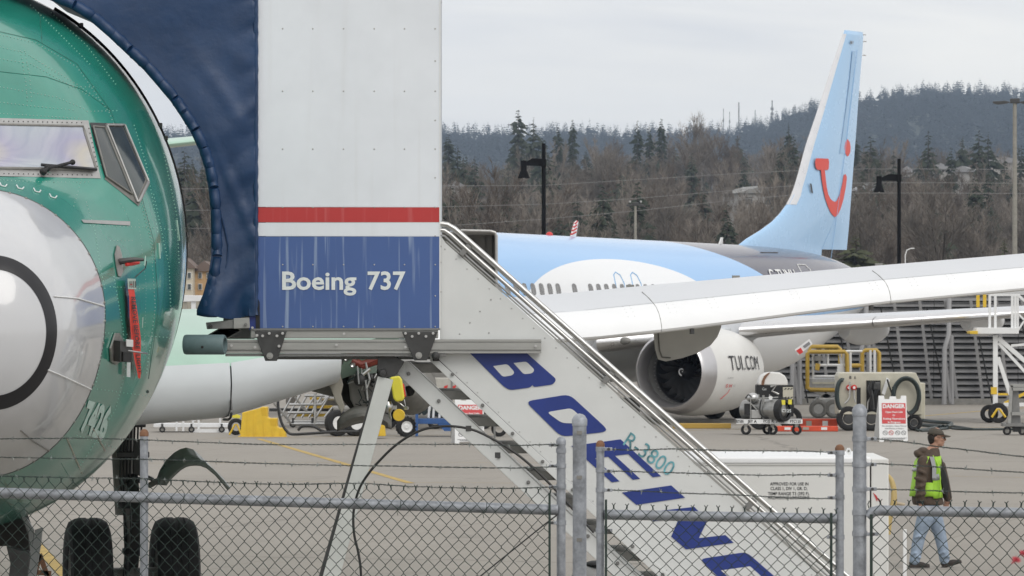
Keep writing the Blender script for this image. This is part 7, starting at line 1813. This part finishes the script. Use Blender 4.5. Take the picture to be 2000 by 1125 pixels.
# ---- jacket
J = MB()
def ringbody(mb, rings, n=28):
    vs = []; 
    for c, rx, ry in rings: vs += [c+Vector((rx*cos(2*PI*k/n), ry*sin(2*PI*k/n), 0)) for k in range(n)]
    m = len(rings); mb.add(vs, [(i*n+k, i*n+(k+1) % n, (i+1)*n+(k+1) % n, (i+1)*n+k) for i in range(m-1) for k in range(n)]+[tuple(range(n)), tuple(range((m-1)*n, m*n))[::-1]])
ringbody(J, [(Q(1824,878),.060,.085),(Q(1822,884),.085,.12),(Q(1818,892),.115,.185),(Q(1814,905),.145,.225),(Q(1812,925),.150,.215),(Q(1811,945),.158,.205),(Q(1810,965),.178,.210),(Q(1811,978),.192,.215),(Q(1813,986),.195,.215),(Q(1813,989),.185,.205)][::-1])
capsule(J, [shR+Vector((0,.02,.0)), elR, wrR+Vector((0,0,.03))], [.082,.066,.054], 16); capsule(J, [shL+Vector((0,-.02,0)), elL, wrL+Vector((0,0,.03))], [.085,.070,.056], 16)
# hood lying on the back, open front flap swinging right
J.ell(Q(1797,891), (.085,.13,.055), 18, 12, Matrix.Rotation(R(25), 3, 'Y')); J.ell(Q(1803,884), (.07,.12,.05), 18, 12); J.ell(Q(1828,889), (.05,.09,.05), 16, 10)
capsule(J, [Q(1840,912,.08), Q(1846,945,.08), Q(1852,975,.08)], [.05,.06,.055], 14)
for (x0, y0_, x1, y1_, dy) in ((1782,935,1806,942,-.28),(1783,955,1805,948,-.28),(1784,970,1806,965,-.26),(1790,920,1806,928,-.27)): J.tube([Q(x0,y0_,dy), Q((x0+x1)/2,(y0_+y1_)/2,dy-.04), Q(x1,y1_,dy)], [.018,.024,.018], 8)
skinned('jacket', J, jackM, .012, smooth_it=3, label='brown hooded work jacket hanging open')
MB().tube([Q(1857,975,-.03), Q(1850,940,-.08), Q(1842,912,-.11), Q(1833,893,-.12)], .006, 6).build('jacket_zip', M['darkgrey'], MAN)
MB().pp([(1838,905),(1848,925),(1853,955),(1850,975),(1843,960),(1836,930)], Ym_-.13, .05).build('jacket_lining', M['black'], MAN, bevel=.01)
MB().tube([wrR+Vector((0,0,.035)), wrR+Vector((0,0,-.012))], [.052,.047], 16).build('cuff', M['black'], MAN, smooth=True)
# ---- vest: shells hugging the jacket on the near side, back and front
V = MB(); n = 22
vr = [(Q(1819,894),.125,.190),(Q(1815,905),.158,.238),(Q(1813,925),.163,.228),(Q(1812,945),.172,.219),(Q(1812,962),.190,.223),(Q(1812,972),.200,.229)]
def vest_piece(name, a0, a1, m, rings=vr, off=0, trim=None):
    rows = []
    for i, (c, rx, ry) in enumerate(rings):
        rows.append([c+Vector(((rx+off)*cos(a), (ry+off)*sin(a), .012*sin(a*7)*.3+(trim(i, a) if trim else 0))) for a in [a0+(a1-a0)*k/n for k in range(n+1)]])
    o = MB().grid(rows).build(name, m, MAN, smooth=True); s_ = o.modifiers.new('t', 'SOLIDIFY'); s_.thickness = .006; return o
vest_piece('vest_back', R(130), R(256), vestM, off=.022); vest_piece('vest_front', R(285), R(330), vestM, trim=lambda i, a: -.02*(i == 5)); vest_piece('vest_front', R(30), R(75), vestM)
vest_piece('vest_side', R(250), R(287), vestM, rings=vr[3:])
vest_piece('vest_band', R(283), R(318), bandM, rings=[(Q(1813,928),.164,.229),(Q(1812,934),.167,.226),(Q(1812,940),.171,.222)], off=.006)
vest_piece('vest_band', R(140), R(250), bandM, rings=[(Q(1813,916),.162,.234),(Q(1812,923),.165,.229)], off=.028)
rows = []
for t in range(9):
    k = t/8; x = 1817+10*k-9*max(0, k-.5)*2*.6; y = 894+42*k; rows.append([Q(x-4, y, -.235-.012), Q(x+4, y, -.225-.012)])
o = MB().grid(rows).build('vest_band', bandM, MAN, smooth=True)
MB().tube([Q(1820,892,-.20), Q(1829,910,-.23), Q(1834,935,-.215), Q(1833,972,-.21)], .008, 6).build('vest_piping', vestM, MAN, smooth=True)
# ---- jeans and shoes
Jn = MB(); ringbody(Jn, [(Q(1813,978),.135,.165),(Q(1813,990),.140,.170),(Q(1814,1002),.135,.165)][::-1], 20)
capsule(Jn, [hipR, Q(1806,1015,-.10), kneeR, Q(1790,1072,-.10), ankR+Vector((-.005,0,-.005))], [.105,.108,.080,.072,.066], 18)
capsule(Jn, [hipL, Q(1826,1015,.09), kneeL, Q(1842,1072,.085), ankL], [.105,.105,.080,.070,.064], 18)
for x, y, dy in ((1790,1090,-.10),(1786,1083,-.10),(1849,1090,.08),(1843,1083,.08),(1793,1050,-.12)): Jn.tube([Q(x-9,y+3,dy-.05), Q(x,y-1,dy-.075), Q(x+8,y+2,dy-.05)], [.012,.016,.012], 8)
skinned('jeans', Jn, jeanM, .012, smooth_it=3)
def shoe(a, rot, nm='shoe'):
    S = MB(); m3 = Matrix.Rotation(rot, 3, 'Y'); o_ = lambda x, y, z: a+m3 @ Vector((x, y, z))
    S.ell(o_(0,0,-.035), (.060,.045,.050), 16, 10, m3); S.ell(o_(.07,0,-.052), (.085,.046,.036), 16, 10, m3); S.ell(o_(.14,0,-.060), (.060,.048,.026), 16, 10, m3)
    S.prism([o_(-.065,-.044,-.088), o_(.195,-.044,-.088), o_(.195,-.044,-.070), o_(-.065,-.044,-.066)], (0,.088,0))
    skinned(nm, S, shoeM, .008, smooth_it=1)
shoe(ankR+Vector((-.015,0,0)), 0); shoe(ankL+Vector((.0,0,0)), R(-16))
